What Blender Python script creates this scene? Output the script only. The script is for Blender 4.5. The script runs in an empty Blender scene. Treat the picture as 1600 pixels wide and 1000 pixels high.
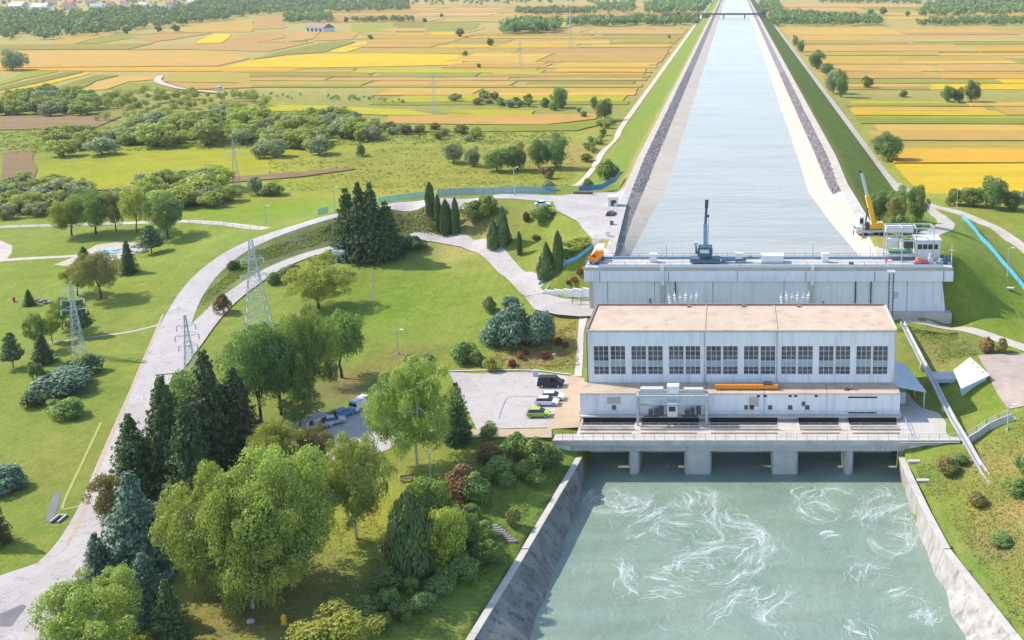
import bpy, bmesh, math, random
import numpy as np
from mathutils import Vector, Matrix, noise

# ------------------------------------------------------------------ camera, sky, sun, exposure
SC = bpy.context.scene
COL = SC.collection
CAM_H, FPX, PCX, PCY, PITCH = 78.0, 1529.0, 1147.0, 235.0, math.atan(280 / 1529.0)
cam_d = bpy.data.cameras.new('camera')
cam = bpy.data.objects.new('camera', cam_d)
COL.objects.link(cam)
cam.location = (0, 0, CAM_H)
cam.rotation_euler = (math.pi / 2 - PITCH, 0, 0)
cam_d.sensor_width = 36.0
cam_d.lens = FPX / 1600.0 * 36.0
cam_d.shift_x = (800 - PCX) / 1600.0
cam_d.shift_y = -(500 - PCY) / 1600.0
cam_d.clip_start = 1.0
cam_d.clip_end = 20000.0
SC.camera = cam

SUN_EL, SUN_TRAVEL = math.radians(43), math.radians(-15)      # light travels towards +X, a little towards the camera
world = bpy.data.worlds.new('World')
SC.world = world
world.use_nodes = True
wn = world.node_tree
bg = wn.nodes['Background']
sky = wn.nodes.new('ShaderNodeTexSky')
sky.sky_type = 'NISHITA'
sky.sun_disc = False
sky.sun_elevation = SUN_EL
to_sun = Vector((-math.cos(SUN_TRAVEL), -math.sin(SUN_TRAVEL)))
sky.sun_rotation = math.atan2(to_sun.x, to_sun.y)
sky.air_density = 1.0
sky.dust_density = 0.8
sky.ozone_density = 1.0
wn.links.new(sky.outputs[0], bg.inputs[0])
bg.inputs[1].default_value = 0.15

sun_d = bpy.data.lights.new('sun', 'SUN')
sun_d.energy = 2.9
sun_d.angle = math.radians(0.53)
sun_d.color = (1.0, 0.93, 0.82)
sun = bpy.data.objects.new('sun', sun_d)
COL.objects.link(sun)
sun.location = (-300, 80, 300)
trav = Vector((math.cos(SUN_EL) * math.cos(SUN_TRAVEL), math.cos(SUN_EL) * math.sin(SUN_TRAVEL), -math.sin(SUN_EL)))
sun.rotation_euler = trav.to_track_quat('-Z', 'Y').to_euler()

SC.view_settings.view_transform = 'Standard'
SC.view_settings.look = 'None'
SC.view_settings.gamma = 1.0
SC.view_settings.use_curve_mapping = False
SC.view_settings.exposure = 1.2
SC.render.engine = 'CYCLES'
SC.cycles.max_bounces = 6
SC.cycles.diffuse_bounces = 3
SC.cycles.transparent_max_bounces = 32
SC.cycles.volume_bounces = 0
SC.cycles.use_denoising = True

# ------------------------------------------------------------------ survey helpers: photo pixel (1600x1000) -> place on a level z
CP, SP = math.cos(PITCH), math.sin(PITCH)
def G(px, py, z=0.0):
    a = (px - PCX) / FPX
    b = -(py - PCY) / FPX
    t = (z - CAM_H) / (-SP + b * CP)
    return (a * t, (CP + b * SP) * t)
def ZAT(py, Y):
    b = -(py - PCY) / FPX
    return CAM_H + (-SP + b * CP) * Y / (CP + b * SP)
def PPM(X, Y, Z):
    return FPX / (Y * CP - (Z - CAM_H) * SP)

# ------------------------------------------------------------------ object helpers
def tag(o, label=None, cat=None, group=None, kind=None):
    if label: o['label'] = label
    if cat: o['category'] = cat
    if group: o['group'] = group
    if kind: o['kind'] = kind
    return o
def thing(name, label, cat, loc=(0, 0, 0), rz=0.0, group=None):
    o = bpy.data.objects.new(name, None)
    o.empty_display_size = 0.3
    COL.objects.link(o)
    o.location = loc
    o.rotation_euler = (0, 0, rz)
    return tag(o, label, cat, group)
def link(name, me, parent=None, loc=None, rot=None, scale=None):
    o = bpy.data.objects.new(name, me)
    COL.objects.link(o)
    if parent is not None: o.parent = parent
    if loc is not None: o.location = loc
    if rot is not None: o.rotation_euler = rot
    if scale is not None: o.scale = scale
    return o
def copy_tree(o, parent=None):
    c = o.copy()
    COL.objects.link(c)
    c.parent = parent
    for ch in list(o.children):
        copy_tree(ch, c)
    return c

class MB:
    """collects shapes; build() links them as one mesh"""
    def __init__(s, off=(0, 0, 0)):
        s.v, s.f, s.o = [], [], Vector(off)
    def add(s, vs, fs):
        n = len(s.v)
        s.v += [tuple(Vector(p) - s.o) for p in vs]
        s.f += [tuple(i + n for i in q) for q in fs]
        return s
    def box(s, x0, x1, y0, y1, z0, z1):
        s.add([(x0, y0, z0), (x1, y0, z0), (x1, y1, z0), (x0, y1, z0), (x0, y0, z1), (x1, y0, z1), (x1, y1, z1), (x0, y1, z1)],
              [(0, 3, 2, 1), (4, 5, 6, 7), (0, 1, 5, 4), (1, 2, 6, 5), (2, 3, 7, 6), (3, 0, 4, 7)])
        return s
    def bar(s, a, b, w, h=None, up=(0, 0, 1)):
        """box beam from a to b, w wide and h high"""
        h = w if h is None else h
        a, b = Vector(a), Vector(b)
        d = (b - a).normalized()
        u = Vector(up)
        if abs(d.dot(u)) > 0.98: u = Vector((1, 0, 0))
        r = d.cross(u).normalized() * (w / 2)
        u = r.cross(d).normalized() * (h / 2)
        vs = []
        for p in (a, b):
            vs += [p - r - u, p + r - u, p + r + u, p - r + u]
        s.add(vs, [(3, 2, 1, 0), (4, 5, 6, 7), (0, 1, 5, 4), (1, 2, 6, 5), (2, 3, 7, 6), (3, 0, 4, 7)])
        return s
    def tube(s, pts, radii, n=7, cap=True):
        pts = [Vector(p) for p in pts]
        if not isinstance(radii, (list, tuple)): radii = [radii] * len(pts)
        vs, fs = [], []
        for i, p in enumerate(pts):
            d = (pts[min(i + 1, len(pts) - 1)] - pts[max(i - 1, 0)]).normalized()
            u = Vector((0, 0, 1)) if abs(d.z) < 0.9 else Vector((1, 0, 0))
            r = d.cross(u).normalized()
            q = r.cross(d)
            for k in range(n):
                a = 2 * math.pi * k / n
                vs.append(p + (r * math.cos(a) + q * math.sin(a)) * radii[i])
        for i in range(len(pts) - 1):
            for k in range(n):
                k2 = (k + 1) % n
                fs.append((i * n + k, i * n + k2, (i + 1) * n + k2, (i + 1) * n + k))
        if cap:
            fs.append(tuple(range(n - 1, -1, -1)))
            fs.append(tuple((len(pts) - 1) * n + k for k in range(n)))
        s.add(vs, fs)
        return s
    def prism(s, poly, z0, z1):
        """vertical prism over an xy outline (counter-clockwise)"""
        n = len(poly)
        vs = [(p[0], p[1], z0) for p in poly] + [(p[0], p[1], z1) for p in poly]
        s.add(vs, [tuple(range(n - 1, -1, -1)), tuple(range(n, 2 * n))] + [(k, (k + 1) % n, n + (k + 1) % n, n + k) for k in range(n)])
        return s
    def yprism(s, poly, y0, y1):
        """prism along y over an xz outline"""
        n = len(poly)
        vs = [(p[0], y0, p[1]) for p in poly] + [(p[0], y1, p[1]) for p in poly]
        s.add(vs, [tuple(range(n)), tuple(range(2 * n - 1, n - 1, -1))] + [(k, n + k, n + (k + 1) % n, (k + 1) % n) for k in range(n)])
        return s
    def xprism(s, poly, x0, x1):
        n = len(poly)
        vs = [(x0, p[0], p[1]) for p in poly] + [(x1, p[0], p[1]) for p in poly]
        s.add(vs, [tuple(range(n - 1, -1, -1)), tuple(range(n, 2 * n))] + [(k, (k + 1) % n, n + (k + 1) % n, n + k) for k in range(n)])
        return s
    def mesh(s, name, m, smooth=False, bevel=0.0):
        me = bpy.data.meshes.new(name)
        me.from_pydata(s.v, [], s.f)
        if bevel > 0:
            bm = bmesh.new(); bm.from_mesh(me)
            es = [e for e in bm.edges if len(e.link_faces) == 2 and e.calc_face_angle(0) > 0.5]
            bmesh.ops.bevel(bm, geom=es, offset=bevel, segments=2, affect='EDGES', profile=0.6, clamp_overlap=True)
            bm.to_mesh(me); bm.free()
        me.materials.append(MAT[m] if isinstance(m, str) else m)
        if smooth:
            me.polygons.foreach_set('use_smooth', [True] * len(me.polygons))
        me.update()
        return me
    def build(s, name, m, parent=None, smooth=False, bevel=0.0):
        return link(name, s.mesh(name, m, smooth, bevel), parent)

# ------------------------------------------------------------------ procedural materials
MAT = {}
def _nodes(name):
    m = bpy.data.materials.new(name)
    m.use_nodes = True
    nt = m.node_tree
    nt.nodes.clear()
    out = nt.nodes.new('ShaderNodeOutputMaterial')
    MAT[name] = m
    return m, nt, out
def N(nt, t, **kw):
    n = nt.nodes.new(t)
    for k, v in kw.items():
        if k in n.bl_rna.properties.keys(): setattr(n, k, v)
        else: n.inputs[k].default_value = v
    return n
def rgba(c): return (c[0], c[1], c[2], 1.0)
def mixc(nt, fac, a, b, blend='MIX'):
    n = nt.nodes.new('ShaderNodeMix')
    n.data_type = 'RGBA'; n.blend_type = blend
    for sock, v in ((n.inputs[0], fac), (n.inputs[6], a), (n.inputs[7], b)):
        if hasattr(v, 'is_output'): nt.links.new(v, sock)
        elif isinstance(v, (int, float)): sock.default_value = v
        else: sock.default_value = rgba(v)
    return n.outputs[2]
def ramp(nt, src, stops):
    n = nt.nodes.new('ShaderNodeValToRGB')
    el = n.color_ramp.elements
    while len(el) < len(stops): el.new(0.5)
    for e, (p, c) in zip(el, stops):
        e.position = p
        e.color = rgba(c) if isinstance(c, (tuple, list)) else (c, c, c, 1)
    nt.links.new(src, n.inputs[0])
    return n.outputs[0]
def coords(nt, scale=(1, 1, 1), kind='Object', rotz=0.0):
    if kind == 'Position':
        src = nt.nodes.new('ShaderNodeNewGeometry').outputs['Position']
    else:
        src = nt.nodes.new('ShaderNodeTexCoord').outputs[kind]
    mp = N(nt, 'ShaderNodeMapping')
    mp.inputs['Scale'].default_value = scale
    mp.inputs['Rotation'].default_value = (0, 0, rotz)
    nt.links.new(src, mp.inputs[0])
    return mp.outputs[0]
def noise_tex(nt, vec, scale, detail=4, rough=0.6, dist=0.0):
    n = N(nt, 'ShaderNodeTexNoise', Scale=scale, Detail=detail, Roughness=rough, Distortion=dist)
    nt.links.new(vec, n.inputs['Vector'])
    return n.outputs['Fac']
def bump(nt, h, strength, dist=0.1):
    b = N(nt, 'ShaderNodeBump', Strength=strength, Distance=dist)
    nt.links.new(h, b.inputs['Height'])
    return b.outputs[0]
def surf(name, a, b=None, scale=0.5, rough=0.8, stain=None, stain_amt=0.0, bmp=0.15, bscale=4.0, metal=0.0, streak=False, kind='Position', spec=0.3):
    """weathered solid: two tones of noise, optional stains (vertical streaks when streak)"""
    m, nt, out = _nodes(name)
    p = N(nt, 'ShaderNodeBsdfPrincipled', Roughness=rough, Metallic=metal)
    p.inputs['Specular IOR Level'].default_value = spec
    vec = coords(nt, (1, 1, 1), kind)
    b = b or tuple(c * 0.82 for c in a)
    f = ramp(nt, noise_tex(nt, vec, scale, 5, 0.65), [(0.32, 0.0), (0.68, 1.0)])
    col = mixc(nt, f, a, b)
    if stain:
        v2 = coords(nt, (1.2, 1.2, 0.12) if streak else (1, 1, 1), kind)
        s = ramp(nt, noise_tex(nt, v2, 0.9 if streak else 0.35, 6, 0.7), [(0.5, 0.0), (0.72, 1.0)])
        mul = N(nt, 'ShaderNodeMath', operation='MULTIPLY'); mul.inputs[1].default_value = stain_amt
        nt.links.new(s, mul.inputs[0])
        col = mixc(nt, mul.outputs[0], col, stain)
    nt.links.new(col, p.inputs['Base Color'])
    if bmp:
        nt.links.new(bump(nt, noise_tex(nt, vec, bscale, 3), bmp, 0.08), p.inputs['Normal'])
    nt.links.new(p.outputs[0], out.inputs[0])
    return m
def plain(name, c, rough=0.5, metal=0.0, spec=0.4, var=0.12):
    return surf(name, c, tuple(x * (1 - var) for x in c), 1.5, rough, bmp=0.0, metal=metal, kind='Object', spec=spec)
def leafmat(name, a, b, c, transl=0.35, nscale=3.0, flower=None):
    """foliage: clump-sized noise between three leaf colours, light passing through"""
    m, nt, out = _nodes(name)
    vec = coords(nt, (1, 1, 1), 'Object')
    geo = nt.nodes.new('ShaderNodeNewGeometry')
    oi = nt.nodes.new('ShaderNodeObjectInfo')
    f = ramp(nt, noise_tex(nt, vec, nscale, 3, 0.6), [(0.35, 0.0), (0.65, 1.0)])
    col = mixc(nt, f, a, b)
    f2 = ramp(nt, geo.outputs['Random Per Island'], [(0.55, 0.0), (1.0, 1.0)])
    col = mixc(nt, f2, col, c)
    hs = N(nt, 'ShaderNodeHueSaturation')
    for sock, lo, hi in (('Hue', 0.487, 0.513), ('Value', 0.82, 1.18)):
        mr = N(nt, 'ShaderNodeMapRange'); mr.inputs[3].default_value = lo; mr.inputs[4].default_value = hi
        nt.links.new(oi.outputs['Random'], mr.inputs[0]); nt.links.new(mr.outputs[0], hs.inputs[sock])
    nt.links.new(col, hs.inputs['Color'])
    col = hs.outputs[0]
    d = N(nt, 'ShaderNodeBsdfPrincipled', Roughness=0.6)
    d.inputs['Specular IOR Level'].default_value = 0.25
    t = nt.nodes.new('ShaderNodeBsdfTranslucent')
    nt.links.new(col, d.inputs['Base Color'])
    nt.links.new(mixc(nt, 0.35, col, (0.25, 0.33, 0.02)) if transl > 0.2 else col, t.inputs[0])
    mx = N(nt, 'ShaderNodeMixShader', Fac=transl)
    nt.links.new(d.outputs[0], mx.inputs[1]); nt.links.new(t.outputs[0], mx.inputs[2])
    nt.links.new(mx.outputs[0], out.inputs[0])
    return m

surf('wall_paint', (0.74, 0.75, 0.78), (0.68, 0.695, 0.73), 0.25, 0.85, stain=(0.38, 0.37, 0.36), stain_amt=0.5, streak=True)
surf('dam_concrete', (0.70, 0.71, 0.75), (0.63, 0.64, 0.69), 0.18, 0.9, stain=(0.30, 0.30, 0.32), stain_amt=0.4, streak=True)
surf('concrete', (0.50, 0.48, 0.45), (0.40, 0.385, 0.365), 0.4, 0.9, stain=(0.25, 0.235, 0.22), stain_amt=0.45)
surf('pale_concrete', (0.46, 0.43, 0.39), (0.39, 0.36, 0.325), 0.35, 0.9, stain=(0.34, 0.31, 0.275), stain_amt=0.35)
surf('dark_concrete', (0.22, 0.215, 0.205), (0.15, 0.145, 0.14), 0.4, 0.9)
surf('pier_concrete', (0.46, 0.45, 0.43), (0.36, 0.355, 0.34), 0.5, 0.9, stain=(0.15, 0.15, 0.12), stain_amt=0.6, streak=True)
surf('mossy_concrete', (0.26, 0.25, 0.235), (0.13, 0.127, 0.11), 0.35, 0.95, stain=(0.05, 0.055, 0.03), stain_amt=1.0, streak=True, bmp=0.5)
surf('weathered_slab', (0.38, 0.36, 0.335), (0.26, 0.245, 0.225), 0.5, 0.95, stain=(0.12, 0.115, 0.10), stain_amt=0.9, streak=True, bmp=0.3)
surf('roof_gravel', (0.47, 0.37, 0.275), (0.42, 0.325, 0.24), 0.12, 0.95, stain=(0.27, 0.20, 0.145), stain_amt=0.7, bmp=0.3, bscale=12)
surf('paving_buff', (0.42, 0.31, 0.21), (0.35, 0.26, 0.18), 0.5, 0.95, stain=(0.36, 0.27, 0.19), stain_amt=0.3)
def asphalt(name, a_, b_):
    m, nt, out = _nodes(name)
    p = N(nt, 'ShaderNodeBsdfPrincipled', Roughness=0.95)
    p.inputs['Specular IOR Level'].default_value = 0.2
    vec = coords(nt, (1, 1, 1), 'Position')
    col = mixc(nt, ramp(nt, noise_tex(nt, vec, 0.12, 6, 0.7), [(0.32, 0.0), (0.68, 1.0)]), a_, b_)
    vo = N(nt, 'ShaderNodeTexVoronoi', Scale=0.16); vo.feature = 'F1'
    nt.links.new(vec, vo.inputs['Vector'])
    bw = nt.nodes.new('ShaderNodeSeparateColor'); nt.links.new(vo.outputs['Color'], bw.inputs[0])
    f = ramp(nt, bw.outputs[0], [(0.72, 0.0), (0.74, 0.35)])
    col = mixc(nt, f, col, tuple(c * 0.8 for c in b_))
    cr = ramp(nt, noise_tex(nt, vec, 0.3, 5, 0.55, 1.0), [(0.486, 0.0), (0.497, 0.55), (0.503, 0.55), (0.514, 0.0)])
    col = mixc(nt, cr, col, tuple(c * 0.5 for c in b_))
    st = ramp(nt, noise_tex(nt, vec, 0.6, 6, 0.75), [(0.56, 0.0), (0.75, 0.5)])
    col = mixc(nt, st, col, tuple(c * 0.72 for c in b_))
    nt.links.new(col, p.inputs['Base Color'])
    nt.links.new(bump(nt, noise_tex(nt, vec, 14, 3), 0.2, 0.05), p.inputs['Normal'])
    nt.links.new(p.outputs[0], out.inputs[0])
asphalt('asphalt_pale', (0.40, 0.365, 0.345), (0.355, 0.325, 0.305))
surf('asphalt_patch', (0.17, 0.165, 0.17), (0.13, 0.125, 0.13), 0.3, 0.95)
surf('gravel_track', (0.44, 0.39, 0.33), (0.36, 0.315, 0.26), 0.25, 0.95, stain=(0.33, 0.30, 0.20), stain_amt=0.3)
surf('lining', (0.47, 0.40, 0.32), (0.41, 0.345, 0.275), 0.06, 0.9, stain=(0.29, 0.235, 0.18), stain_amt=0.5)
surf('riprap', (0.20, 0.175, 0.17), (0.11, 0.10, 0.105), 0.6, 0.95, stain=(0.42, 0.39, 0.37), stain_amt=0.6, bmp=0.6, bscale=1.5)
surf('stone', (0.27, 0.235, 0.22), (0.15, 0.135, 0.13), 0.5, 0.95, bmp=0.3)
surf('pale_stone', (0.45, 0.42, 0.38), (0.33, 0.31, 0.28), 0.6, 0.95, bmp=0.3)
surf('soil', (0.21, 0.135, 0.095), (0.15, 0.095, 0.065), 0.3, 0.95)
surf('terrace_slab', (0.36, 0.295, 0.25), (0.30, 0.245, 0.205), 0.4, 0.95, stain=(0.2, 0.165, 0.14), stain_amt=0.5)
surf('trail_soil', (0.32, 0.31, 0.10), (0.26, 0.27, 0.07), 0.6, 0.95)
surf('deck_concrete', (0.50, 0.435, 0.37), (0.42, 0.365, 0.31), 0.35, 0.9, stain=(0.27, 0.235, 0.20), stain_amt=0.5)
surf('bark', (0.10, 0.08, 0.06), (0.06, 0.048, 0.037), 2.0, 0.95, bmp=0.5, kind='Object')
surf('birch_bark', (0.62, 0.60, 0.55), (0.40, 0.38, 0.34), 3.0, 0.9, stain=(0.06, 0.055, 0.05), stain_amt=0.7, kind='Object')
surf('wood', (0.20, 0.14, 0.09), (0.13, 0.09, 0.06), 2.0, 0.8, kind='Object')
surf('galvanised', (0.50, 0.53, 0.56), (0.40, 0.43, 0.46), 1.0, 0.45, metal=0.35, bmp=0.0)
surf('rust_rail', (0.25, 0.17, 0.13), (0.17, 0.12, 0.10), 1.0, 0.7, bmp=0.0)
for _n, _c, _r in (('white_paint', (0.66, 0.66, 0.66), 0.5), ('blue_paint', (0.05, 0.17, 0.37), 0.5), ('sky_paint', (0.10, 0.42, 0.72), 0.5),
                   ('dark_blue_paint', (0.05, 0.09, 0.14), 0.5), ('steel_blue', (0.20, 0.29, 0.39), 0.5), ('orange_paint', (0.75, 0.27, 0.02), 0.4),
                   ('yellow_paint', (0.78, 0.42, 0.02), 0.4), ('red_paint', (0.52, 0.06, 0.04), 0.45), ('salmon_paint', (0.66, 0.20, 0.13), 0.5),
                   ('black_paint', (0.02, 0.022, 0.028), 0.3), ('silver_paint', (0.5, 0.52, 0.54), 0.3), ('lime_paint', (0.36, 0.42, 0.06), 0.35),
                   ('car_blue', (0.08, 0.24, 0.50), 0.3), ('car_red', (0.42, 0.05, 0.04), 0.3), ('rubber', (0.02, 0.02, 0.02), 0.85),
                   ('dark_steel', (0.06, 0.065, 0.075), 0.5), ('pit_dark', (0.018, 0.018, 0.02), 0.9), ('teal_mesh', (0.12, 0.45, 0.46), 0.6),
                   ('cream_paint', (0.62, 0.56, 0.44), 0.6), ('grey_roof', (0.40, 0.41, 0.43), 0.6), ('tile_red', (0.42, 0.12, 0.07), 0.8),
                   ('skin', (0.45, 0.28, 0.20), 0.6), ('cloth_dark', (0.04, 0.05, 0.08), 0.9), ('cloth_red', (0.45, 0.07, 0.05), 0.9), ('green_box', (0.08, 0.22, 0.12), 0.5),
                   ('porcelain', (0.70, 0.66, 0.58), 0.3), ('pale_blue_panel', (0.45, 0.60, 0.70), 0.5), ('lamp_white', (0.75, 0.75, 0.72), 0.4)):
    plain(_n, _c, _r)
def glass(name, c, rough=0.12):
    m, nt, out = _nodes(name)
    p = N(nt, 'ShaderNodeBsdfPrincipled', Roughness=rough)
    vec = coords(nt, (0.7, 0.7, 0.7), 'Position')
    col = mixc(nt, ramp(nt, noise_tex(nt, vec, 0.8, 2), [(0.35, 0.0), (0.65, 1.0)]), c, tuple(x * 0.45 for x in c))
    nt.links.new(col, p.inputs['Base Color'])
    p.inputs['Specular IOR Level'].default_value = 0.6
    nt.links.new(p.outputs[0], out.inputs[0])
glass('hall_glass', (0.10, 0.105, 0.125))
glass('car_glass', (0.03, 0.035, 0.045), 0.06)
surf('blind', (0.36, 0.44, 0.46), (0.28, 0.36, 0.40), 0.6, 0.6, bmp=0.0)
# ------------------------------------------------------------------ terrain: surveyed heights, smooth spline surface between them
WATER_T, WATER_C, CREST = -6.3, 13.0, 15.4
MAIN_ROAD = [(905, 312, 15.2, 9), (850, 310, 15.2, 7), (760, 310, 15.0, 5), (680, 314, 14.0, 4.6), (600, 323, 12.0, 4.6), (530, 337, 9.8, 4.8), (470, 353, 7.8, 5), (420, 370, 6.2, 5.2),
             (370, 393, 4.8, 5.4), (330, 423, 3.5, 5.6), (300, 458, 2.4, 5.8), (280, 495, 1.5, 6.2), (262, 540, 0.7, 6.8), (240, 590, 0.2, 6.6), (214, 650, 0.0, 6.2), (185, 720, 0.0, 6.0), (158, 790, 0.0, 6.0), (125, 860, 0.0, 8.0), (70, 925, 0.0, 12.0), (0, 985, 0.0, 15)]
LOW_ROAD = [(924, 481, 4.0, 4.5), (880, 474, 4.0, 5.5), (840, 460, 4.1, 5.5), (805, 430, 4.8, 4.6), (770, 400, 5.6, 4.2), (730, 382, 6.0, 4), (680, 374, 6.0, 3.8), (620, 375, 5.6, 3.6), (550, 383, 5.0, 3.6), (485, 398, 4.2, 3.6),
            (430, 420, 3.3, 3.8), (385, 448, 2.5, 4.0), (345, 480, 1.8, 4.2), (315, 512, 1.2, 4.6), (285, 550, 0.6, 5), (262, 585, 0.3, 4)]
WEST_PATH = [(-80, 362, 0.6, 3.4), (0, 355, 0.8, 3.4), (90, 352, 1.2, 3.2), (190, 349, 2.2, 3.2), (290, 346, 3.6, 3.2), (350, 350, 4.6, 3.2), (415, 358, 6.3, 3.4)]
EAST_ROAD = [(1408, 500, 4.0, 3.2), (1450, 504, 4.0, 3.2), (1500, 513, 4.0, 3.2), (1560, 530, 4.1, 3.2), (1620, 550, 4.2, 3.2), (1700, 580, 4.2, 3.2)]
EAST_TRACK = [(1400, 286, 0.3, 3.6), (1446, 318, 1.2, 4.2), (1490, 330, 1.6, 4.4), (1540, 350, 1.8, 4.4), (1580, 374, 2.0, 4.4), (1620, 404, 2.0, 4.4), (1680, 450, 2.0, 4.4)]
EAST_RAMP = [(1446, 320, 1.2, 4), (1466, 337, 4.0, 4.5), (1478, 350, 7.5, 5), (1462, 362, 11, 5), (1430, 378, 14.2, 4.6), (1395, 394, 15.2, 4.6)]
LINES = [MAIN_ROAD, LOW_ROAD, WEST_PATH, EAST_ROAD, EAST_TRACK, EAST_RAMP]
CTRL = [ # photo x, photo y, height
    # crest plateau on the left of the intake
    (940, 320, 15.2), (950, 360, 15.2), (932, 390, 15.2), (900, 350, 15.2), (912, 380, 14.6), (880, 345, 15.1), (860, 335, 15.0),
    # grass bank below it
    (800, 345, 12.2), (850, 395, 9.0), (880, 430, 8.4), (900, 403, 12.2), (880, 399, 11.0), (865, 365, 12.0), (895, 421, 10.0), (870, 412, 9.2), (845, 365, 11.0), (905, 433, 9.0), (875, 436, 7.2), (900, 470, 3.9), (880, 472, 3.9), (900, 485, 3.9), (860, 470, 3.95), (860, 485, 3.9), (835, 470, 4.0), (830, 430, 6.0), (770, 350, 11.0), (720, 340, 10.5), (650, 345, 9.4), (790, 380, 8.4), (740, 360, 8.8),
    (560, 358, 7.0), (480, 375, 5.6), (410, 402, 4.0), (350, 440, 2.8), (310, 480, 1.9),
    # lawn between the roads and the plant
    (700, 400, 4.2), (650, 430, 2.8), (600, 480, 1.6), (700, 480, 2.2), (760, 450, 3.4), (550, 440, 2.4), (600, 550, 0.6), (500, 480, 1.5), (450, 470, 1.9), (680, 540, 1.0), (790, 500, 2.8), (820, 510, 2.6), (880, 505, 2.8), (890, 550, 0.8), (800, 560, 0.8), (720, 560, 0.5), (400, 520, 0.8),
    (705, 585, 0.0), (880, 585, 0.0), (790, 582, 0.0), (740, 610, 0.0), (840, 610, 0.0), (780, 650, 0.0), (830, 650, 0.0), (880, 640, 0.0), (880, 672, -0.1), (885, 655, -0.1), (800, 676, -0.1), (840, 680, -0.1), (800, 690, -0.15), (740, 684, -0.1), (690, 640, 0.0), (690, 600, 0.05), (905, 600, 0.0), (905, 640, 0.0), (560, 650, 0), (540, 690, 0), (450, 690, 0), (450, 740, 0), (350, 800, 0), (330, 760, 0), (600, 680, 0), (905, 540, 1.6), (905, 515, 2.6), (745, 668, 0.0), (860, 665, 0.0), (800, 620, 0.0), (600, 620, 0.0), (500, 620, 0.0), (400, 600, 0.1), (350, 700, 0.0), (500, 700, 0.0), (640, 720, 0.0), (720, 690, 0.0), (420, 800, 0.0), (300, 850, 0.0), (560, 830, 0.0), (400, 920, 0.0), (280, 960, 0.0), (520, 950, -0.3), (640, 800, 0.0), (600, 870, -0.1), (690, 770, -0.1), (760, 700, -0.1),
    # bank down to the left tailrace wall
    (890, 722, -2.6), (850, 790, -2.6), (810, 860, -2.6), (770, 930, -2.6), (725, 1005, -2.6), (680, 1090, -2.6), (790, 740, -1.0), (740, 830, -1.2), (690, 900, -1.2), (640, 970, -1.2), (830, 735, -1.7), (700, 960, -2.0), (570, 1000, -0.6), (640, 1060, -1.6),
    # west lawns and meadows
    (0, 400, 0.2), (100, 420, 0.4), (200, 400, 0.8), (250, 380, 1.8), (300, 370, 2.8), (0, 500, 0), (100, 520, 0), (200, 500, 0.4), (50, 620, 0), (150, 620, 0), (0, 720, 0), (100, 760, 0), (0, 860, 0), (-100, 600, 0), (-100, 800, 0), (-100, 450, 0), (-100, 1000, 0), (60, 1060, 0), (200, 1080, 0), (400, 1080, 0),
    (0, 330, 0), (100, 320, 0), (250, 320, 0.4), (350, 325, 0.9), (450, 320, 1.0), (0, 280, 0), (200, 280, 0), (400, 290, 0), (550, 300, 0.2), (600, 300, 0), (700, 285, 0), (800, 285, 0), (860, 290, 0), (-150, 300, 0), (300, 240, 0), (600, 240, 0), (800, 240, 0), (0, 220, 0), (-200, 380, 0),
    # around the dam and the right side
    (920, 476, 4.0), (1150, 470, 4.0), (1380, 480, 4.0), (1150, 500, 3.9), (930, 495, 3.8), (1390, 500, 3.8), (1150, 560, 0.0), (930, 600, 0), (1390, 600, 0), (1150, 650, 0), (1430, 640, 0.0), (1480, 688, 0.0), (1420, 600, 0.3), (1415, 560, 1.8),
    (1495, 420, 14.0), (1480, 395, 15.0), (1440, 400, 15.2), (1490, 470, 7.0), (1490, 492, 4.2), (1530, 440, 8.5), (1560, 470, 5.6), (1600, 500, 4.4), (1520, 400, 10.6), (1530, 375, 6.5), (1560, 410, 5.6), (1600, 440, 3.6), (1650, 500, 3.8), (1520, 350, 3.8), (1500, 375, 10.5), (1490, 360, 8.6), (1420, 345, 9.0), (1410, 320, 4.5), (1390, 370, 14.5), (1375, 355, 15.0), (1450, 345, 7.5),
    (1450, 530, 3.2), (1480, 560, 2.6), (1540, 545, 3.8), (1580, 560, 4.0), (1570, 600, 4.0), (1600, 640, 4.0), (1545, 580, 4.0), (1540, 620, 2.4), (1500, 622, 1.2), (1503, 611, 2.4), (1520, 600, 3.2), (1490, 650, 0.2), (1560, 660, 2.2), (1530, 670, 0.8), (1515, 695, -0.2), (1600, 680, 3.0), (1700, 620, 4.2),
    (1430, 735, -2.6), (1465, 820, -2.6), (1510, 885, -2.6), (1560, 950, -2.6), (1610, 1020, -2.6), (1660, 1100, -2.6), (1480, 730, -1.6), (1540, 740, -0.6), (1600, 740, 1.0), (1520, 800, -1.6), (1580, 800, -0.4), (1560, 870, -1.6), (1620, 880, -0.4), (1620, 950, -1.6), (1700, 800, 1.4), (1700, 950, 0),
    (1500, 300, 0.4), (1600, 320, 0.6), (1700, 330, 0.6), (1500, 250, 0), (1650, 250, 0), (1420, 260, 0), (1700, 420, 1.8), (1800, 300, 0), (1750, 550, 3.6),
]
def catmull(pts, step=2.0):
    P = [np.array(p, float) for p in pts]
    P = [2 * P[0] - P[1]] + P + [2 * P[-1] - P[-2]]
    out = []
    for i in range(1, len(P) - 2):
        n = max(2, int(np.linalg.norm(P[i + 1][:2] - P[i][:2]) / step))
        for k in range(n):
            t = k / n
            out.append(0.5 * ((2 * P[i]) + (-P[i - 1] + P[i + 1]) * t + (2 * P[i - 1] - 5 * P[i] + 4 * P[i + 1] - P[i + 2]) * t * t + (-P[i - 1] + 3 * P[i] - 3 * P[i + 1] + P[i + 2]) * t ** 3))
    out.append(P[-2])
    return out
def line_world(L):
    return [(*G(px, py, z), z, w) for px, py, z, w in L]
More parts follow.
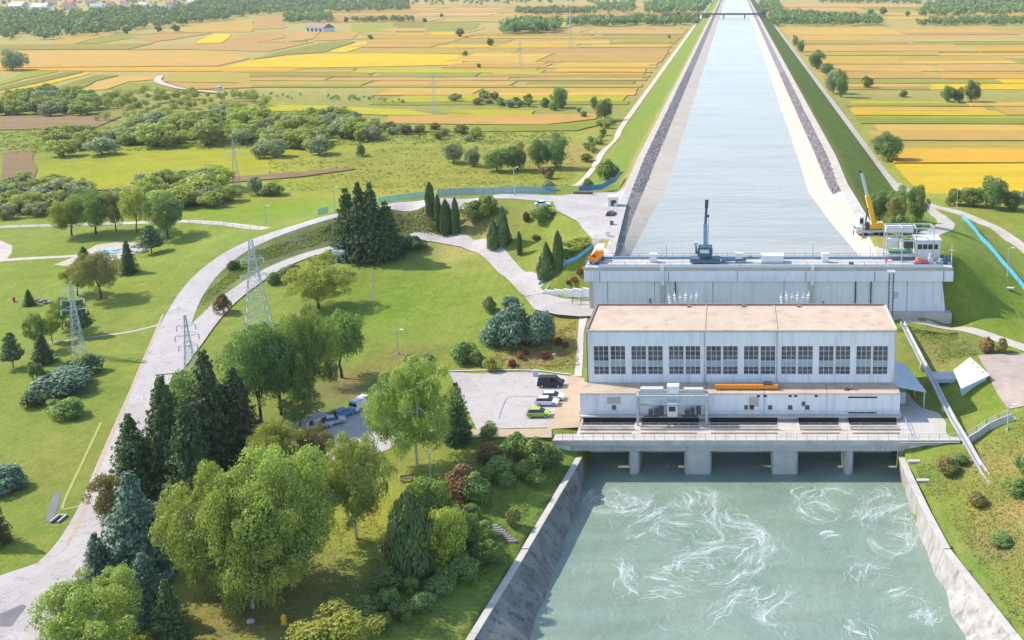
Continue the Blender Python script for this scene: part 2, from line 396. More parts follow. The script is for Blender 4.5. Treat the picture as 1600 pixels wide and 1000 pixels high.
def side(pts, i):
    a, b = np.array(pts[max(i - 1, 0)][:2]), np.array(pts[min(i + 1, len(pts) - 1)][:2])
    d = b - a
    d /= (np.linalg.norm(d) + 1e-9)
    return np.array((-d[1], d[0]))
_cp = [(*G(px, py, z), z) for px, py, z in CTRL]
for L in LINES:
    W = line_world(L)
    for i, (x, y, z, w) in enumerate(W):
        n = side(W, i)
        for s in (-0.55, 0.55):
            _cp.append((x + n[0] * s * w, y + n[1] * s * w, z))
_keep = []
for c in _cp:                                   # drop near-duplicates
    if all((c[0] - k[0]) ** 2 + (c[1] - k[1]) ** 2 > 2.0 for k in _keep): _keep.append(c)
_C = np.array(_keep)
def _U(r2): return 0.5 * r2 * np.log(r2 + 1e-9)
_n = len(_C)
_S = 100.0
_xy = _C[:, :2] / _S
_K = _U(((_xy[:, None] - _xy[None]) ** 2).sum(-1)) + np.eye(_n) * 0.00025
_Pm = np.c_[np.ones(_n), _xy]
_A = np.block([[_K, _Pm], [_Pm.T, np.zeros((3, 3))]])
_w = np.linalg.solve(_A, np.r_[_C[:, 2], 0, 0, 0])
def sstep(a, b, x):
    t = np.clip((x - a) / (b - a), 0, 1)
    return t * t * (3 - 2 * t)
TAIL_L = [(-26.0, 175), (-26.1, 152.6), (-29.6, 125.8), (-32.3, 107.0), (-37, 70), (-39, 40)]
TAIL_R = [(28.3, 175), (28.2, 151.1), (29.8, 127.4), (34.7, 107.0), (42, 80), (48, 40)]
def bank_x(poly, Y):
    p = sorted((y, x) for x, y in poly)
    return np.interp(Y, [q[0] for q in p], [q[1] for q in p])
# intake and canal: where water, lining, stone band and crest edges run (left, right), by Y
CAN_Y = [206, 219, 248, 286, 330, 4200]
CW_L, CW_R = [-24.6, -24.1, -22.9, -20.9, -20.6, -20.6], [29.2, 29.1, 25.6, 22.2, 22.6, 22.6]
CB_L, CB_R = [-25.6, -26.0, -26.6, -26.6, -26.7, -26.7], [30.6, 30.8, 29.4, 28.2, 28.5, 28.5]
CS_L, CS_R = [-26.6, -27.4, -29.0, -29.9, -30.6, -30.6], [32.0, 32.2, 31.6, 30.9, 32.1, 32.1]
CC_L, CC_R = [-29.2, -30.0, -31.6, -32.4, -32.9, -32.9], [35.0, 35.2, 34.6, 34.0, 35.1, 35.1]
def cy(arr, Y): return np.interp(Y, CAN_Y, arr)
def hgt(X, Y, trough=True):
    X = np.atleast_1d(np.asarray(X, float)); Y = np.atleast_1d(np.asarray(Y, float))
    q = np.c_[X, Y] / _S
    out = np.empty(len(X))
    for i in range(0, len(X), 8000):
        s = slice(i, i + 8000)
        out[s] = _U(((q[s, None] - _xy[None]) ** 2).sum(-1)) @ _w[:_n] + _w[_n] + q[s] @ _w[_n + 1:]
    near = (1 - sstep(330, 420, Y)) * (1 - sstep(90, 130, X)) * (1 - sstep(230, 300, -X)) * sstep(40, 80, Y)
    out = np.clip(out, -3.0, 15.6) * near
    out = out + 0.3 * np.sin(X * 0.011 + 1) * np.cos(Y * 0.007) * (1 - near) * (1 - sstep(420, 520, Y))
    # canal embankment
    cl, cr = cy(CC_L, Y), cy(CC_R, Y)
    d = np.where(X < 0.5 * (cl + cr), cl - X, X - cr)
    emb = CREST - 0.15 - np.clip(d, 0, None) * (CREST / 23.5)
    on = sstep(206, 209, Y)
    emb = np.where(emb > -1, emb, -1)
    west = 1 - sstep(-60, -34, X) * (1 - sstep(300, 335, Y)) * (X < 0)
    out = np.where(on > 0.5, np.maximum(out, emb), out)
    # level yard cut into the bank at the left foot of the dam
    yw = 219.6 + (X + 47.0) * (213.4 - 219.6) / 16.0
    cap = 3.95 + np.clip(Y - yw, 0, None) * 1.3 + np.clip(-47.0 - X, 0, None) * 0.9
    out = np.where((X > -53) & (X < -30) & (Y > 199) & (Y < 232), np.minimum(out, cap), out)
    if trough:
        wl, wr = cy(CS_L, Y) + 0.4, cy(CS_R, Y) - 0.4
        out = np.where((Y > 207) & (X > wl) & (X < wr), 9.0, out)
        tl, tr = bank_x(TAIL_L, Y) + 0.2, bank_x(TAIL_R, Y) - 0.2
        out = np.where((Y < 163) & (X > tl) & (X < tr), -11.0, out)
        out = np.where((Y >= 163) & (Y < 181) & (X > -26.5) & (X < 28.5), -2.0, out)
    return out
def h1(X, Y): return float(hgt(X, Y)[0])
def place(px, py):
    """the spot of ground seen at this photo pixel: march along the sight line"""
    a = (px - PCX) / FPX; b = -(py - PCY) / FPX
    dx, dy, dz = a, CP + b * SP, -SP + b * CP
    t0, t1 = (18 - CAM_H) / dz, (-7 - CAM_H) / dz
    ts = np.linspace(t0, t1, 160)
    hs = hgt(dx * ts, dy * ts, False)
    below = np.nonzero(CAM_H + dz * ts < hs)[0]
    k = below[0] if len(below) else len(ts) - 1
    lo, hi = ts[max(k - 1, 0)], ts[k]
    for _ in range(14):
        m = 0.5 * (lo + hi)
        if CAM_H + dz * m < float(hgt(dx * m, dy * m, False)[0]): hi = m
        else: lo = m
    return dx * hi, dy * hi, float(hgt(dx * hi, dy * hi, False)[0])

def axis(parts):
    out = [parts[0][0]]
    for a, b, st in parts:
        n = max(1, int(round((b - a) / st)))
        out += [a + (b - a) * (k + 1) / n for k in range(n)]
    return np.array(out)
_gx = axis([(-9000, -2500, 650), (-2500, -700, 60), (-700, -300, 20), (-300, -170, 2.5), (-170, 80, 1.25), (80, 160, 3.2), (160, 700, 30), (700, 2500, 90), (2500, 9000, 650)])
_gy = axis([(30, 85, 5.5), (85, 260, 1.25), (260, 420, 2.0), (420, 900, 12), (900, 3000, 60), (3000, 12000, 600)])
XX, YY = np.meshgrid(_gx, _gy)
ZZ = hgt(XX.ravel(), YY.ravel())
nx, ny = len(_gx), len(_gy)
me = bpy.data.meshes.new('ground')
me.vertices.add(nx * ny)
me.vertices.foreach_set('co', np.c_[XX.ravel(), YY.ravel(), ZZ].astype(np.float32).ravel())
ii = (np.arange(ny - 1)[:, None] * nx + np.arange(nx - 1)[None]).ravel()
quads = np.c_[ii, ii + 1, ii + nx + 1, ii + nx].astype(np.int32)
me.loops.add(quads.size); me.loops.foreach_set('vertex_index', quads.ravel())
me.polygons.add(len(quads)); me.polygons.foreach_set('loop_start', np.arange(0, quads.size, 4, dtype=np.int32))
me.polygons.foreach_set('loop_total', np.full(len(quads), 4, np.int32))
me.update(calc_edges=True)
me.polygons.foreach_set('use_smooth', np.ones(len(quads), bool))
# soil and grass kinds, as ground cover: lawn, rough meadow, dry grass, bare soil; the last is olive bank grass with its shade mixed in
LAWN, MEADOW, ROUGH, DRY, BARE, LUSH, SHADED_BANK = (0.222, 0.272, 0.045), (0.295, 0.300, 0.05), (0.190, 0.215, 0.060), (0.45, 0.36, 0.13), (0.40, 0.25, 0.15), (0.155, 0.245, 0.050), (0.120, 0.135, 0.065)
cc = np.tile(np.array(LAWN), (nx * ny, 1))
Xf, Yf = XX.ravel(), YY.ravel()
def blend(mask, col):
    global cc
    cc = cc * (1 - mask[:, None]) + np.array(col)[None] * mask[:, None]
blend(sstep(290, 335, Yf), MEADOW)
blend(sstep(430, 560, Yf), (0.27, 0.255, 0.06))
blend(sstep(560, 700, Yf) * .8, (0.40, 0.30, 0.10))
cl, cr = cy(CC_L, Yf), cy(CC_R, Yf)
dd = np.where(Xf < 0, cl - Xf, Xf - cr)
blend(((dd > -2) & (dd < 23) & (Yf > 240)).astype(float) * np.where(Xf < 0, sstep(262, 300, Yf), 1.0), (0.155, 0.205, 0.030))
blend(np.exp(-(np.clip(dd, 0, None) / 2.2) ** 2) * (Yf > 215) * (dd > -2) * 0.7, (0.40, 0.30, 0.12))
PATCH = [(650, 345, 9, SHADED_BANK, .75), (700, 345, 9, (0.20, 0.15, 0.07), .7), (640, 352, 8, (0.20, 0.14, 0.07), .7), (560, 358, 9, SHADED_BANK, .9), (500, 370, 9, SHADED_BANK, .95), (450, 385, 8, SHADED_BANK, .95), (410, 402, 7, SHADED_BANK, .9), (370, 425, 6, SHADED_BANK, .85), (330, 460, 6, SHADED_BANK, .8), (605, 350, 8, SHADED_BANK, .9), (725, 385, 7, DRY, .6),
         (760, 360, 8, (0.20, 0.16, 0.07), .6), (800, 350, 7, (0.21, 0.19, 0.05), .5), (850, 400, 9, (0.2, 0.2, 0.05), .5), (700, 380, 6, DRY, .55), (880, 530, 7, (0.34, 0.25, 0.08), .75), (830, 555, 7, (0.36, 0.23, 0.10), .8), (860, 505, 5, (0.33, 0.25, 0.08), .6), (640, 555, 6, (0.24, 0.19, 0.07), .7), (590, 570, 6, (0.22, 0.2, 0.05), .6), (740, 420, 8, DRY, .4), (720, 400, 6, DRY, .35), (700, 440, 12, (0.17, 0.25, 0.02), .6), (620, 480, 14, (0.15, 0.24, 0.018), .7), (560, 450, 9, (0.16, 0.23, 0.02), .5),
         (570, 820, 5, (0.36, 0.33, 0.04), .8), (590, 770, 4, (0.33, 0.31, 0.05), .6), (560, 800, 4, (0.36, 0.33, 0.04), .6), (380, 950, 8, (0.36, 0.25, 0.09), .7), (330, 930, 6, (0.30, 0.25, 0.07), .6), (480, 920, 7, (0.2, 0.16, 0.06), .5), (640, 720, 6, (0.32, 0.28, 0.06), .5), (545, 590, 3, (0.36, 0.22, 0.06), .8), (540, 610, 5, (0.2, 0.14, 0.09), .8), (480, 610, 8, (0.2, 0.18, 0.06), .6), (300, 740, 8, (0.15, 0.11, 0.07), .8), (350, 700, 10, (0.13, 0.10, 0.06), .8), (250, 790, 6, (0.2, 0.14, 0.09), .7),
         (100, 700, 9, (0.27, 0.25, 0.05), .45), (90, 740, 6, (0.3, 0.26, 0.06), .45), (210, 450, 9, (0.24, 0.25, 0.03), .5), (190, 520, 8, (0.25, 0.25, 0.05), .4), (60, 430, 12, (0.21, 0.26, 0.025), .6), (220, 400, 10, (0.22, 0.25, 0.02), .5), (40, 560, 7, (0.24, 0.24, 0.05), .4), (270, 365, 8, (0.2, 0.26, 0.02), .6), (400, 330, 14, (0.19, 0.27, 0.012), .9), (480, 325, 14, (0.18, 0.27, 0.012), .9), (330, 332, 12, (0.19, 0.27, 0.012), .8), (440, 322, 14, (0.19, 0.27, 0.012), .9),
         (1540, 520, 8, (0.16, 0.24, 0.02), .6), (1460, 545, 7, (0.22, 0.19, 0.07), .8), (1500, 540, 6, (0.22, 0.20, 0.07), .7), (1540, 440, 12, (0.16, 0.24, 0.02), .7), (1500, 400, 8, (0.2, 0.24, 0.03), .5), (1580, 480, 8, (0.15, 0.22, 0.02), .6), (1550, 730, 6, (0.33, 0.26, 0.09), .75), (1590, 720, 5, (0.34, 0.26, 0.1), .7), (1550, 800, 5, (0.32, 0.27, 0.08), .6), (1590, 800, 5, (0.36, 0.26, 0.1), .75), (1520, 760, 4, (0.25, 0.24, 0.05), .6), (1580, 860, 5, (0.33, 0.27, 0.09), .7), (1590, 930, 5, (0.28, 0.26, 0.07), .6), (1545, 855, 3, (0.36, 0.24, 0.12), .7), (1600, 680, 5, (0.2, 0.23, 0.04), .6), (1530, 625, 5, (0.17, 0.22, 0.03), .6), (1480, 830, 3, LUSH, .8), (1520, 890, 3.5, LUSH, .8), (1560, 950, 3.5, LUSH, .8), (1450, 745, 3, LUSH, .8),
         (860, 740, 4, LUSH, .7), (820, 800, 5, LUSH, .7), (780, 880, 5, LUSH, .6), (700, 960, 6, LUSH, .6), (200, 265, 45, (0.36, 0.34, 0.012), .95), (150, 258, 30, (0.36, 0.34, 0.012), .9), (330, 262, 30, (0.35, 0.33, 0.015), .9), (660, 285, 26, (0.29, 0.28, 0.035), .7), (480, 290, 26, (0.27, 0.29, 0.03), .7), (300, 255, 40, (0.34, 0.32, 0.02), .8), (120, 270, 30, (0.30, 0.31, 0.015), .8), (390, 240, 30, (0.33, 0.31, 0.02), .6), (620, 280, 30, (0.28, 0.26, 0.03), .6), (750, 280, 22, (0.31, 0.25, 0.06), .6), (830, 275, 20, (0.24, 0.27, 0.02), .6), (700, 230, 40, (0.26, 0.26, 0.03), .5), (860, 235, 22, (0.33, 0.22, 0.09), .7), (640, 205, 40, (0.24, 0.27, 0.03), .5), (100, 210, 60, (0.19, 0.23, 0.05), .6), (40, 250, 30, (0.18, 0.22, 0.04), .6), (1560, 340, 16, (0.24, 0.24, 0.04), .6), (1540, 360, 10, (0.24, 0.24, 0.04), .5), (880, 255, 14, (0.36, 0.23, 0.08), .6), (560, 250, 25, (0.26, 0.23, 0.05), .5)]
for px, py, r, col, k in PATCH:
    x, y, _z = place(px, py)
    blend(k * np.exp(-(((Xf - x) / r) ** 2 + ((Yf - y) / (r * 1.1)) ** 2)), col)
ca = me.color_attributes.new('cover', 'FLOAT_COLOR', 'POINT')
ca.data.foreach_set('color', np.c_[cc, np.ones(nx * ny)].astype(np.float32).ravel())

m, nt, out = _nodes('ground_cover')
p = N(nt, 'ShaderNodeBsdfPrincipled', Roughness=0.95)
p.inputs['Specular IOR Level'].default_value = 0.1
at = nt.nodes.new('ShaderNodeVertexColor'); at.layer_name = 'cover'
vec = coords(nt, (1, 1, 1), 'Position')
f = ramp(nt, noise_tex(nt, vec, 0.09, 6, 0.7, 0.6), [(0.3, 0.0), (0.7, 1.0)])
col = mixc(nt, f, at.outputs[0], mixc(nt, 1.0, at.outputs[0], (0.72, 0.80, 0.72), 'MULTIPLY'))
v2 = coords(nt, (0.35, 1.0, 1), 'Position', 0.9)                       # mowing swaths
f2 = ramp(nt, noise_tex(nt, v2, 0.35, 5, 0.6, 0.3), [(0.35, 0.0), (0.65, 1.0)])
mu = N(nt, 'ShaderNodeMath', operation='MULTIPLY'); mu.inputs[1].default_value = 0.85
nt.links.new(f2, mu.inputs[0])
col = mixc(nt, mu.outputs[0], col, mixc(nt, 1.0, col, (1.22, 1.12, 1.15), 'MULTIPLY'))
f3 = ramp(nt, noise_tex(nt, vec, 1.3, 5, 0.75), [(0.42, 0.0), (0.75, 1.0)])
mu = N(nt, 'ShaderNodeMath', operation='MULTIPLY'); mu.inputs[1].default_value = 0.6
nt.links.new(f3, mu.inputs[0])
col = mixc(nt, mu.outputs[0], col, mixc(nt, 1.0, col, (0.52, 0.62, 0.50), 'MULTIPLY'))
f4 = ramp(nt, noise_tex(nt, coords(nt, (1, 1, 1), 'Position', 0.4), 0.22, 6, 0.8), [(0.54, 0.0), (0.76, 0.75)])
col = mixc(nt, f4, col, (0.34, 0.27, 0.10))
v5 = coords(nt, (1.0, 0.10, 1), 'Position', -0.55)                     # wheel and mower lines
f5 = ramp(nt, noise_tex(nt, v5, 0.8, 3, 0.6, 0.2), [(0.40, 0.0), (0.60, 0.45)])
col = mixc(nt, f5, col, mixc(nt, 1.0, col, (0.80, 0.86, 0.80), 'MULTIPLY'))
f6 = ramp(nt, noise_tex(nt, vec, 0.45, 7, 0.85, 0.4), [(0.50, 0.0), (0.62, 0.6)])
col = mixc(nt, f6, col, mixc(nt, 1.0, col, (0.70, 0.80, 0.62), 'MULTIPLY'))
f7 = ramp(nt, noise_tex(nt, coords(nt, (1, 1, 1), 'Position', 1.3), 2.6, 5, 0.85), [(0.50, 0.0), (0.66, 0.6)])
col = mixc(nt, f7, col, mixc(nt, 1.0, col, (1.35, 1.2, 1.25), 'MULTIPLY'))
nt.links.new(col, p.inputs['Base Color'])
nt.links.new(bump(nt, noise_tex(nt, vec, 1.2, 6, 0.8), 0.9, 0.5), p.inputs['Normal'])
nt.links.new(p.outputs[0], out.inputs[0])
me.materials.append(m)
tag(link('ground', me), kind='structure')

# ------------------------------------------------------------------ roads, yards and sheets that follow the ground
def strip(name, L, m, dz=0.07, cross=4, world=False, kind='structure', widen=0.0):
    W = L if world else line_world(L)
    pts = catmull(W, 2.0)
    mb = MB()
    vs, fs = [], []
    XY = []
    for i, q in enumerate(pts):
        n = side(pts, i)
        for k in range(cross + 1):
            s = (k / cross - 0.5) * (q[3] + widen)
            XY.append((q[0] + n[0] * s, q[1] + n[1] * s))
    XY = np.array(XY)
    z = hgt(XY[:, 0], XY[:, 1], False) + dz
    c1 = cross + 1
    fs = [(i * c1 + k + 1, i * c1 + k, (i + 1) * c1 + k, (i + 1) * c1 + k + 1) for i in range(len(pts) - 1) for k in range(cross)]
    mb.add(np.c_[XY, z].tolist(), fs)
    o = mb.build(name, m, smooth=True)
    return tag(o, kind=kind)
def sheet(name, poly, m, dz=0.06, z=None, cell=2.5, thick=0.0):
    """outline in photo pixels (or world xy when z is 'w'), laid on the ground"""
    if z == 'w': W = [(x, y) for x, y in poly]
    else: W = [place(px, py)[:2] for px, py in poly] if z is None else [G(px, py, z) for px, py in poly]
    bm = bmesh.new()
    f = bm.faces.new([bm.verts.new((x, y, 0)) for x, y in W])
    if f.normal.z < 0 or sum((W[i][0] * W[(i + 1) % len(W)][1] - W[(i + 1) % len(W)][0] * W[i][1]) for i in range(len(W))) < 0: f.normal_flip()
    xs, ys = [w[0] for w in W], [w[1] for w in W]
    for lo, hi, no in ((min(xs), max(xs), (1, 0, 0)), (min(ys), max(ys), (0, 1, 0))):
        k = lo + cell
        while k < hi:
            bmesh.ops.bisect_plane(bm, geom=bm.verts[:] + bm.edges[:] + bm.faces[:], plane_co=(k if no[0] else 0, k if no[1] else 0, 0), plane_no=no)
            k += cell
    vs = bm.verts[:]
    hs = hgt([v.co.x for v in vs], [v.co.y for v in vs], False) if z in (None, 'w') else [z] * len(vs)
    for v, h in zip(vs, hs): v.co.z = h + dz
    me = bpy.data.meshes.new(name)
    bm.to_mesh(me); bm.free()
    me.materials.append(MAT[m])
    return tag(link(name, me), kind='structure')

strip('road', MAIN_ROAD, 'asphalt_pale')
strip('road', LOW_ROAD[2:], 'asphalt_pale', 0.22, widen=0.7)
strip('path', WEST_PATH, 'gravel_track', 0.066)
strip('path', EAST_ROAD, 'gravel_track', 0.07)
strip('track', EAST_TRACK, 'gravel_track', 0.07)
strip('track', EAST_RAMP, 'gravel_track', 0.075)
strip('road_edge', [(px - 0.0, py, z, 0.5) for px, py, z, w in [(106, 848, 0, 1), (122, 820, 0, 1), (138, 780, 0, 1), (160, 715, 0, 1), (189, 648, 0, 1), (213, 590, 0.2, 1), (237, 535, 0.7, 1), (255, 492, 1.5, 1)]], 'paving_buff', 0.085)
sheet('forecourt', [(112, 855), (60, 880), (0, 900), (-80, 920), (-80, 1060), (60, 1060), (95, 985), (128, 925), (140, 880), (150, 845)], 'asphalt_pale', 0.078)
sheet('asphalt_patch', [(0, 960), (35, 945), (42, 948), (18, 980), (0, 980)], 'asphalt_patch', 0.086)
sheet('plaza', [(985, 288), (968, 300), (900, 304), (862, 308), (870, 330), (905, 350), (918, 366), (926, 383), (933, 392), (960, 400), (972, 350), (985, 300)], 'asphalt_pale', 0.22)
sheet('plaza_approach', [(940, 494), (928, 472), (880, 467), (846, 458), (826, 450), (818, 462), (835, 484), (870, 492), (905, 495)], 'asphalt_pale', 0.12, z=4.0)
sheet('parking_lot', [(702, 582), (840, 582), (890, 588), (884, 610), (858, 668), (745, 671), (730, 640), (715, 610)], 'asphalt_pale', 0.05, z=0.0)
strip('tar_seam', [(778, 662, 0, .14), (784, 640, 0, .14), (792, 622, 0, .14)], 'asphalt_patch', 0.062)
strip('tar_seam', [(792, 621, 0, .14), (820, 620, 0, .14), (850, 620, 0, .14)], 'asphalt_patch', 0.066)
strip('tar_seam', [(800, 586, 0, .1), (803, 605, 0, .1), (806, 618, 0, .1)], 'asphalt_patch', 0.062)
strip('kerb', [(700, 581, 0.0, 0.35), (770, 580, 0.0, 0.35), (838, 580, 0.0, 0.35), (892, 586, 0.0, 0.35)], 'concrete', 0.16)
sheet('walkway', [(892, 586), (914, 586), (909, 640), (905, 668), (855, 671), (872, 630)], 'paving_buff', 0.055, z=0.0)
sheet('walkway', [(905, 496), (918, 496), (912, 520), (911, 560), (909, 588), (897, 588), (902, 540)], 'pale_concrete', 0.08)
sheet('walkway', [(668, 672), (862, 670), (862, 684), (668, 684)], 'paving_buff', 0.065, z=0.0)
sheet('lower_yard', [(490, 700), (520, 650), (560, 640), (600, 640), (640, 660), (640, 690), (560, 720), (510, 720)], 'asphalt_pale', 0.06)
sheet('lower_yard', [(520, 652), (500, 668), (440, 720), (400, 790), (300, 860), (262, 820), (265, 795), (300, 770), (380, 720), (450, 660), (500, 640)], 'asphalt_pale', 0.064)
sheet('east_yard', [(1406, 585), (1436, 590), (1470, 650), (1502, 688), (1500, 692), (1406, 692)], 'pale_concrete', 0.05, z=0.0)
sheet('east_terrace', [(1528, 556), (1600, 553), (1680, 556), (1680, 640), (1576, 640), (1550, 600)], 'terrace_slab', 0.14, z=None)
strip('footpath', [(126, 530, 0, .9), (160, 527, 0.0, .9), (205, 522, 0.3, .9), (248, 510, 1, .9)], 'gravel_track', 0.05)
strip('footpath', [(60, 536, 0, .7), (95, 534, 0, .7), (126, 530, 0, .7)], 'gravel_track', 0.05)
strip('worn_trail', [(158, 660, 0, .4), (130, 720, 0, .4), (104, 775, 0, .4), (97, 795, 0, .4)], 'trail_soil', 0.04)
strip('worn_trail', [(97, 797, 0, .4), (115, 793, 0, .5), (130, 790, 0, .5)], 'trail_soil', 0.045)
strip('path', [(-60, 415, 0.1, 3), (0, 407, 0.2, 2.6), (50, 404, 0.3, 2.2), (100, 402, 0.4, 2.0), (125, 400, 0.5, 2.0)], 'gravel_track', 0.05)
sheet('turning_circle', [(-40, 372), (0, 376), (20, 384), (18, 396), (8, 408), (-40, 412)], 'gravel_track', 0.055)
sheet('pond_surround', [(84, 414), (120, 400), (150, 383), (185, 378), (222, 380), (232, 390), (200, 402), (150, 412), (105, 416)], 'gravel_track', 0.06)
# embankment foot tracks far along the canal
TR_L = [(-57.0, 330, 0, 3.2), (-57.5, 345, 0, 3.2), (-56.2, 380, 0, 3.2), (-57.4, 420, 0, 3.2), (-55.0, 450, 0, 3.2), (-57, 500, 0, 3.2), (-57, 700, 0, 3.4), (-57, 1100, 0, 4), (-57, 3000, 0, 5)]
TR_R = [(59, 340, 0, 3.6), (59, 400, 0, 3.4), (59, 600, 0, 3.6), (59, 1100, 0, 4), (59, 3000, 0, 5)]
def strip_far(name, W, m, dz):
    mb = MB(); pts = catmull(W, 8.0); vs = []; fs = []
    for i, q in enumerate(pts):
        n = side(pts, i)
        for s in (-.5, .5): vs.append((q[0] + n[0] * s * q[3], q[1] + n[1] * s * q[3], 0))
    z = hgt([v[0] for v in vs], [v[1] for v in vs], False)
    vs = [(v[0], v[1], max(float(zz), -0.2) + dz) for v, zz in zip(vs, z)]
    fs = [(2 * i + 1, 2 * i, 2 * i + 2, 2 * i + 3) for i in range(len(pts) - 1)]
    mb.add(vs, fs)
    return tag(mb.build(name, m), kind='structure')
strip_far('track', TR_L, 'gravel_track', 0.3)
strip_far('track', TR_R, 'gravel_track', 0.3)

# ------------------------------------------------------------------ canal: lining, stone band, crest, water
def sweep(name, edges, m, ys):
    """edges: list of (xfun, z) from one side to the other"""
    mb = MB(); vs = []
    for y in ys:
        for xf, z in edges: vs.append((float(np.interp(y, CAN_Y, xf)), y, z))
    k = len(edges)
    fs = [(i * k + j, i * k + j + 1, (i + 1) * k + j + 1, (i + 1) * k + j) for i in range(len(ys) - 1) for j in range(k - 1)]
    mb.add(vs, fs)
    return tag(mb.build(name, m), kind='structure')
_ys = [208.5] + list(range(212, 340, 4)) + list(range(350, 1000, 50)) + list(range(1000, 4300, 200))
_ysA = [y for y in _ys if y <= 276] ; _ysB = [y for y in _ys if y >= 276]
off = lambda arr, d: [a + d for a in arr]
for s, cw, cb, cs, cc_ in ((-1, CW_L, CB_L, CS_L, CC_L), (1, CW_R, CB_R, CS_R, CC_R)):
    e = [(off(cw, -s * 3.0), 10.0), (cw, WATER_C), (cb, 14.45)]
    sweep('canal_lining', e if s > 0 else e[::-1], 'lining', _ys)
    e = [(cb, 14.46), (cs, 15.42)]
    sweep('stone_band', e if s > 0 else e[::-1], 'riprap', _ysB)
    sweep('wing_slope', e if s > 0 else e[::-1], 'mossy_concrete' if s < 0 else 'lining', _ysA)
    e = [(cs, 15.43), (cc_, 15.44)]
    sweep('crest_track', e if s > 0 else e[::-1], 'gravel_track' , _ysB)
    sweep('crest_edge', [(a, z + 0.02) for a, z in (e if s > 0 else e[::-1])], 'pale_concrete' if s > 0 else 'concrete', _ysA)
mb = MB()
rng = random.Random(5)
def stone_into(mb, x, y, z, r, rng):
    vs = [(x + r * dx * rng.uniform(.7, 1.2), y + r * dy * rng.uniform(.7, 1.2), z + r * dz * rng.uniform(.4, .9)) for dx, dy, dz in ((1, 0, 0), (-1, 0, 0), (0, 1, 0), (0, -1, 0), (.1, .1, 1), (0, 0, -.4))]
    mb.add(vs, [(0, 2, 4), (2, 1, 4), (1, 3, 4), (3, 0, 4), (2, 0, 5), (1, 2, 5), (3, 1, 5), (0, 3, 5)])
for s, cb, cs in ((-1, CB_L, CS_L), (1, CB_R, CS_R)):
    y = 278.0
    while y < 620:
        for _ in range(5):
            t = rng.random()
            x = float(np.interp(y, CAN_Y, cb)) * (1 - t) + float(np.interp(y, CAN_Y, cs)) * t
            stone_into(mb, x, y + rng.uniform(-.6, .6), 14.46 + t * 0.96 + .1, rng.uniform(.2, .42), rng)
        y += 0.9 + (y - 278) * 0.004
tag(mb.build('riprap_stones', 'stone'), 'dark rough stones packed along the upper edge of the canal lining', 'stones', kind='stuff')

def water(name, deep, pale, rough, ripple, rscale, stretch=(1, 1, 1), spec=0.5):
    m, nt, out = _nodes(name)
    p = N(nt, 'ShaderNodeBsdfPrincipled', Roughness=rough)
    p.inputs['IOR'].default_value = 1.33
    p.inputs['Specular IOR Level'].default_value = spec
    vec = coords(nt, stretch, 'Position')
    f = ramp(nt, noise_tex(nt, vec, 0.035, 5, 0.6, 1.2), [(0.3, 0.0), (0.7, 1.0)])
    col = mixc(nt, f, deep, pale)
    v3 = coords(nt, (stretch[0] * .25, stretch[1], 1), 'Position')
    f3 = ramp(nt, noise_tex(nt, v3, 0.16, 6, 0.7, 0.8), [(0.45, 0.0), (0.72, 0.8)])
    col = mixc(nt, f3, col, mixc(nt, 1.0, col, (0.80, 0.78, 0.70), 'MULTIPLY'))
    nt.links.new(col, p.inputs['Base Color'])
    h = noise_tex(nt, vec, rscale, 5, 0.62, 0.5)
    nt.links.new(bump(nt, h, ripple, 0.3), p.inputs['Normal'])
    nt.links.new(p.outputs[0], out.inputs[0])
water('tail_water', (0.15, 0.215, 0.172), (0.215, 0.275, 0.21), 0.28, 0.8, 0.5)
water('canal_water_mat', (0.25, 0.26, 0.24), (0.32, 0.31, 0.275), 0.22, 1.0, 0.3, (0.3, 1.0, 1.0), 0.25)
tag(MB().add([(-27.5, 204, WATER_C), (31.5, 204, WATER_C), (31.5, 4300, WATER_C), (-27.5, 4300, WATER_C)], [(0, 1, 2, 3)]).build('canal_water', 'canal_water_mat'), kind='structure')
tag(MB().add([(-42, 35, WATER_T), (52, 35, WATER_T), (52, 172, WATER_T), (-42, 172, WATER_T)], [(0, 1, 2, 3)]).build('tailrace_water', 'tail_water'), kind='structure')
# ------------------------------------------------------------------ crops on the plain: each parcel a low block of standing crop
def cropmat(name, a, b, row=0.6):
    m, nt, out = _nodes(name)
    p = N(nt, 'ShaderNodeBsdfPrincipled', Roughness=0.95)
    p.inputs['Specular IOR Level'].default_value = 0.05
    oi = nt.nodes.new('ShaderNodeObjectInfo')
    v = coords(nt, (0.03, 1, 1), 'Position')
    f = ramp(nt, noise_tex(nt, v, 0.22, 6, 0.75), [(0.38, 0.0), (0.62, 1.0)])
    col = mixc(nt, f, a, b)
    v2 = coords(nt, (1, 1, 1), 'Position')
    f2 = ramp(nt, noise_tex(nt, v2, 0.05, 5, 0.7, 0.5), [(0.4, 0.0), (0.75, 0.6)])
    col = mixc(nt, f2, col, mixc(nt, 1.0, col, (0.66, 0.80, 0.75), 'MULTIPLY'))
    f3 = ramp(nt, noise_tex(nt, coords(nt, (0.02, 1, 1), 'Position'), 0.5, 4, 0.8), [(0.48, 0.0), (0.70, 0.75)])
    col = mixc(nt, f3, col, (0.33, 0.27, 0.06))
    hs = N(nt, 'ShaderNodeHueSaturation')
    mr = N(nt, 'ShaderNodeMapRange'); mr.inputs[3].default_value = 0.86; mr.inputs[4].default_value = 1.14
    nt.links.new(oi.outputs['Random'], mr.inputs[0]); nt.links.new(mr.outputs[0], hs.inputs['Value'])
    nt.links.new(col, hs.inputs['Color'])
    nt.links.new(hs.outputs[0], p.inputs['Base Color'])
    nt.links.new(bump(nt, noise_tex(nt, coords(nt, (0.3, 1, 1), 'Position'), 0.9, 5, 0.7), 0.8, 0.5), p.inputs['Normal'])
    nt.links.new(p.outputs[0], out.inputs[0])
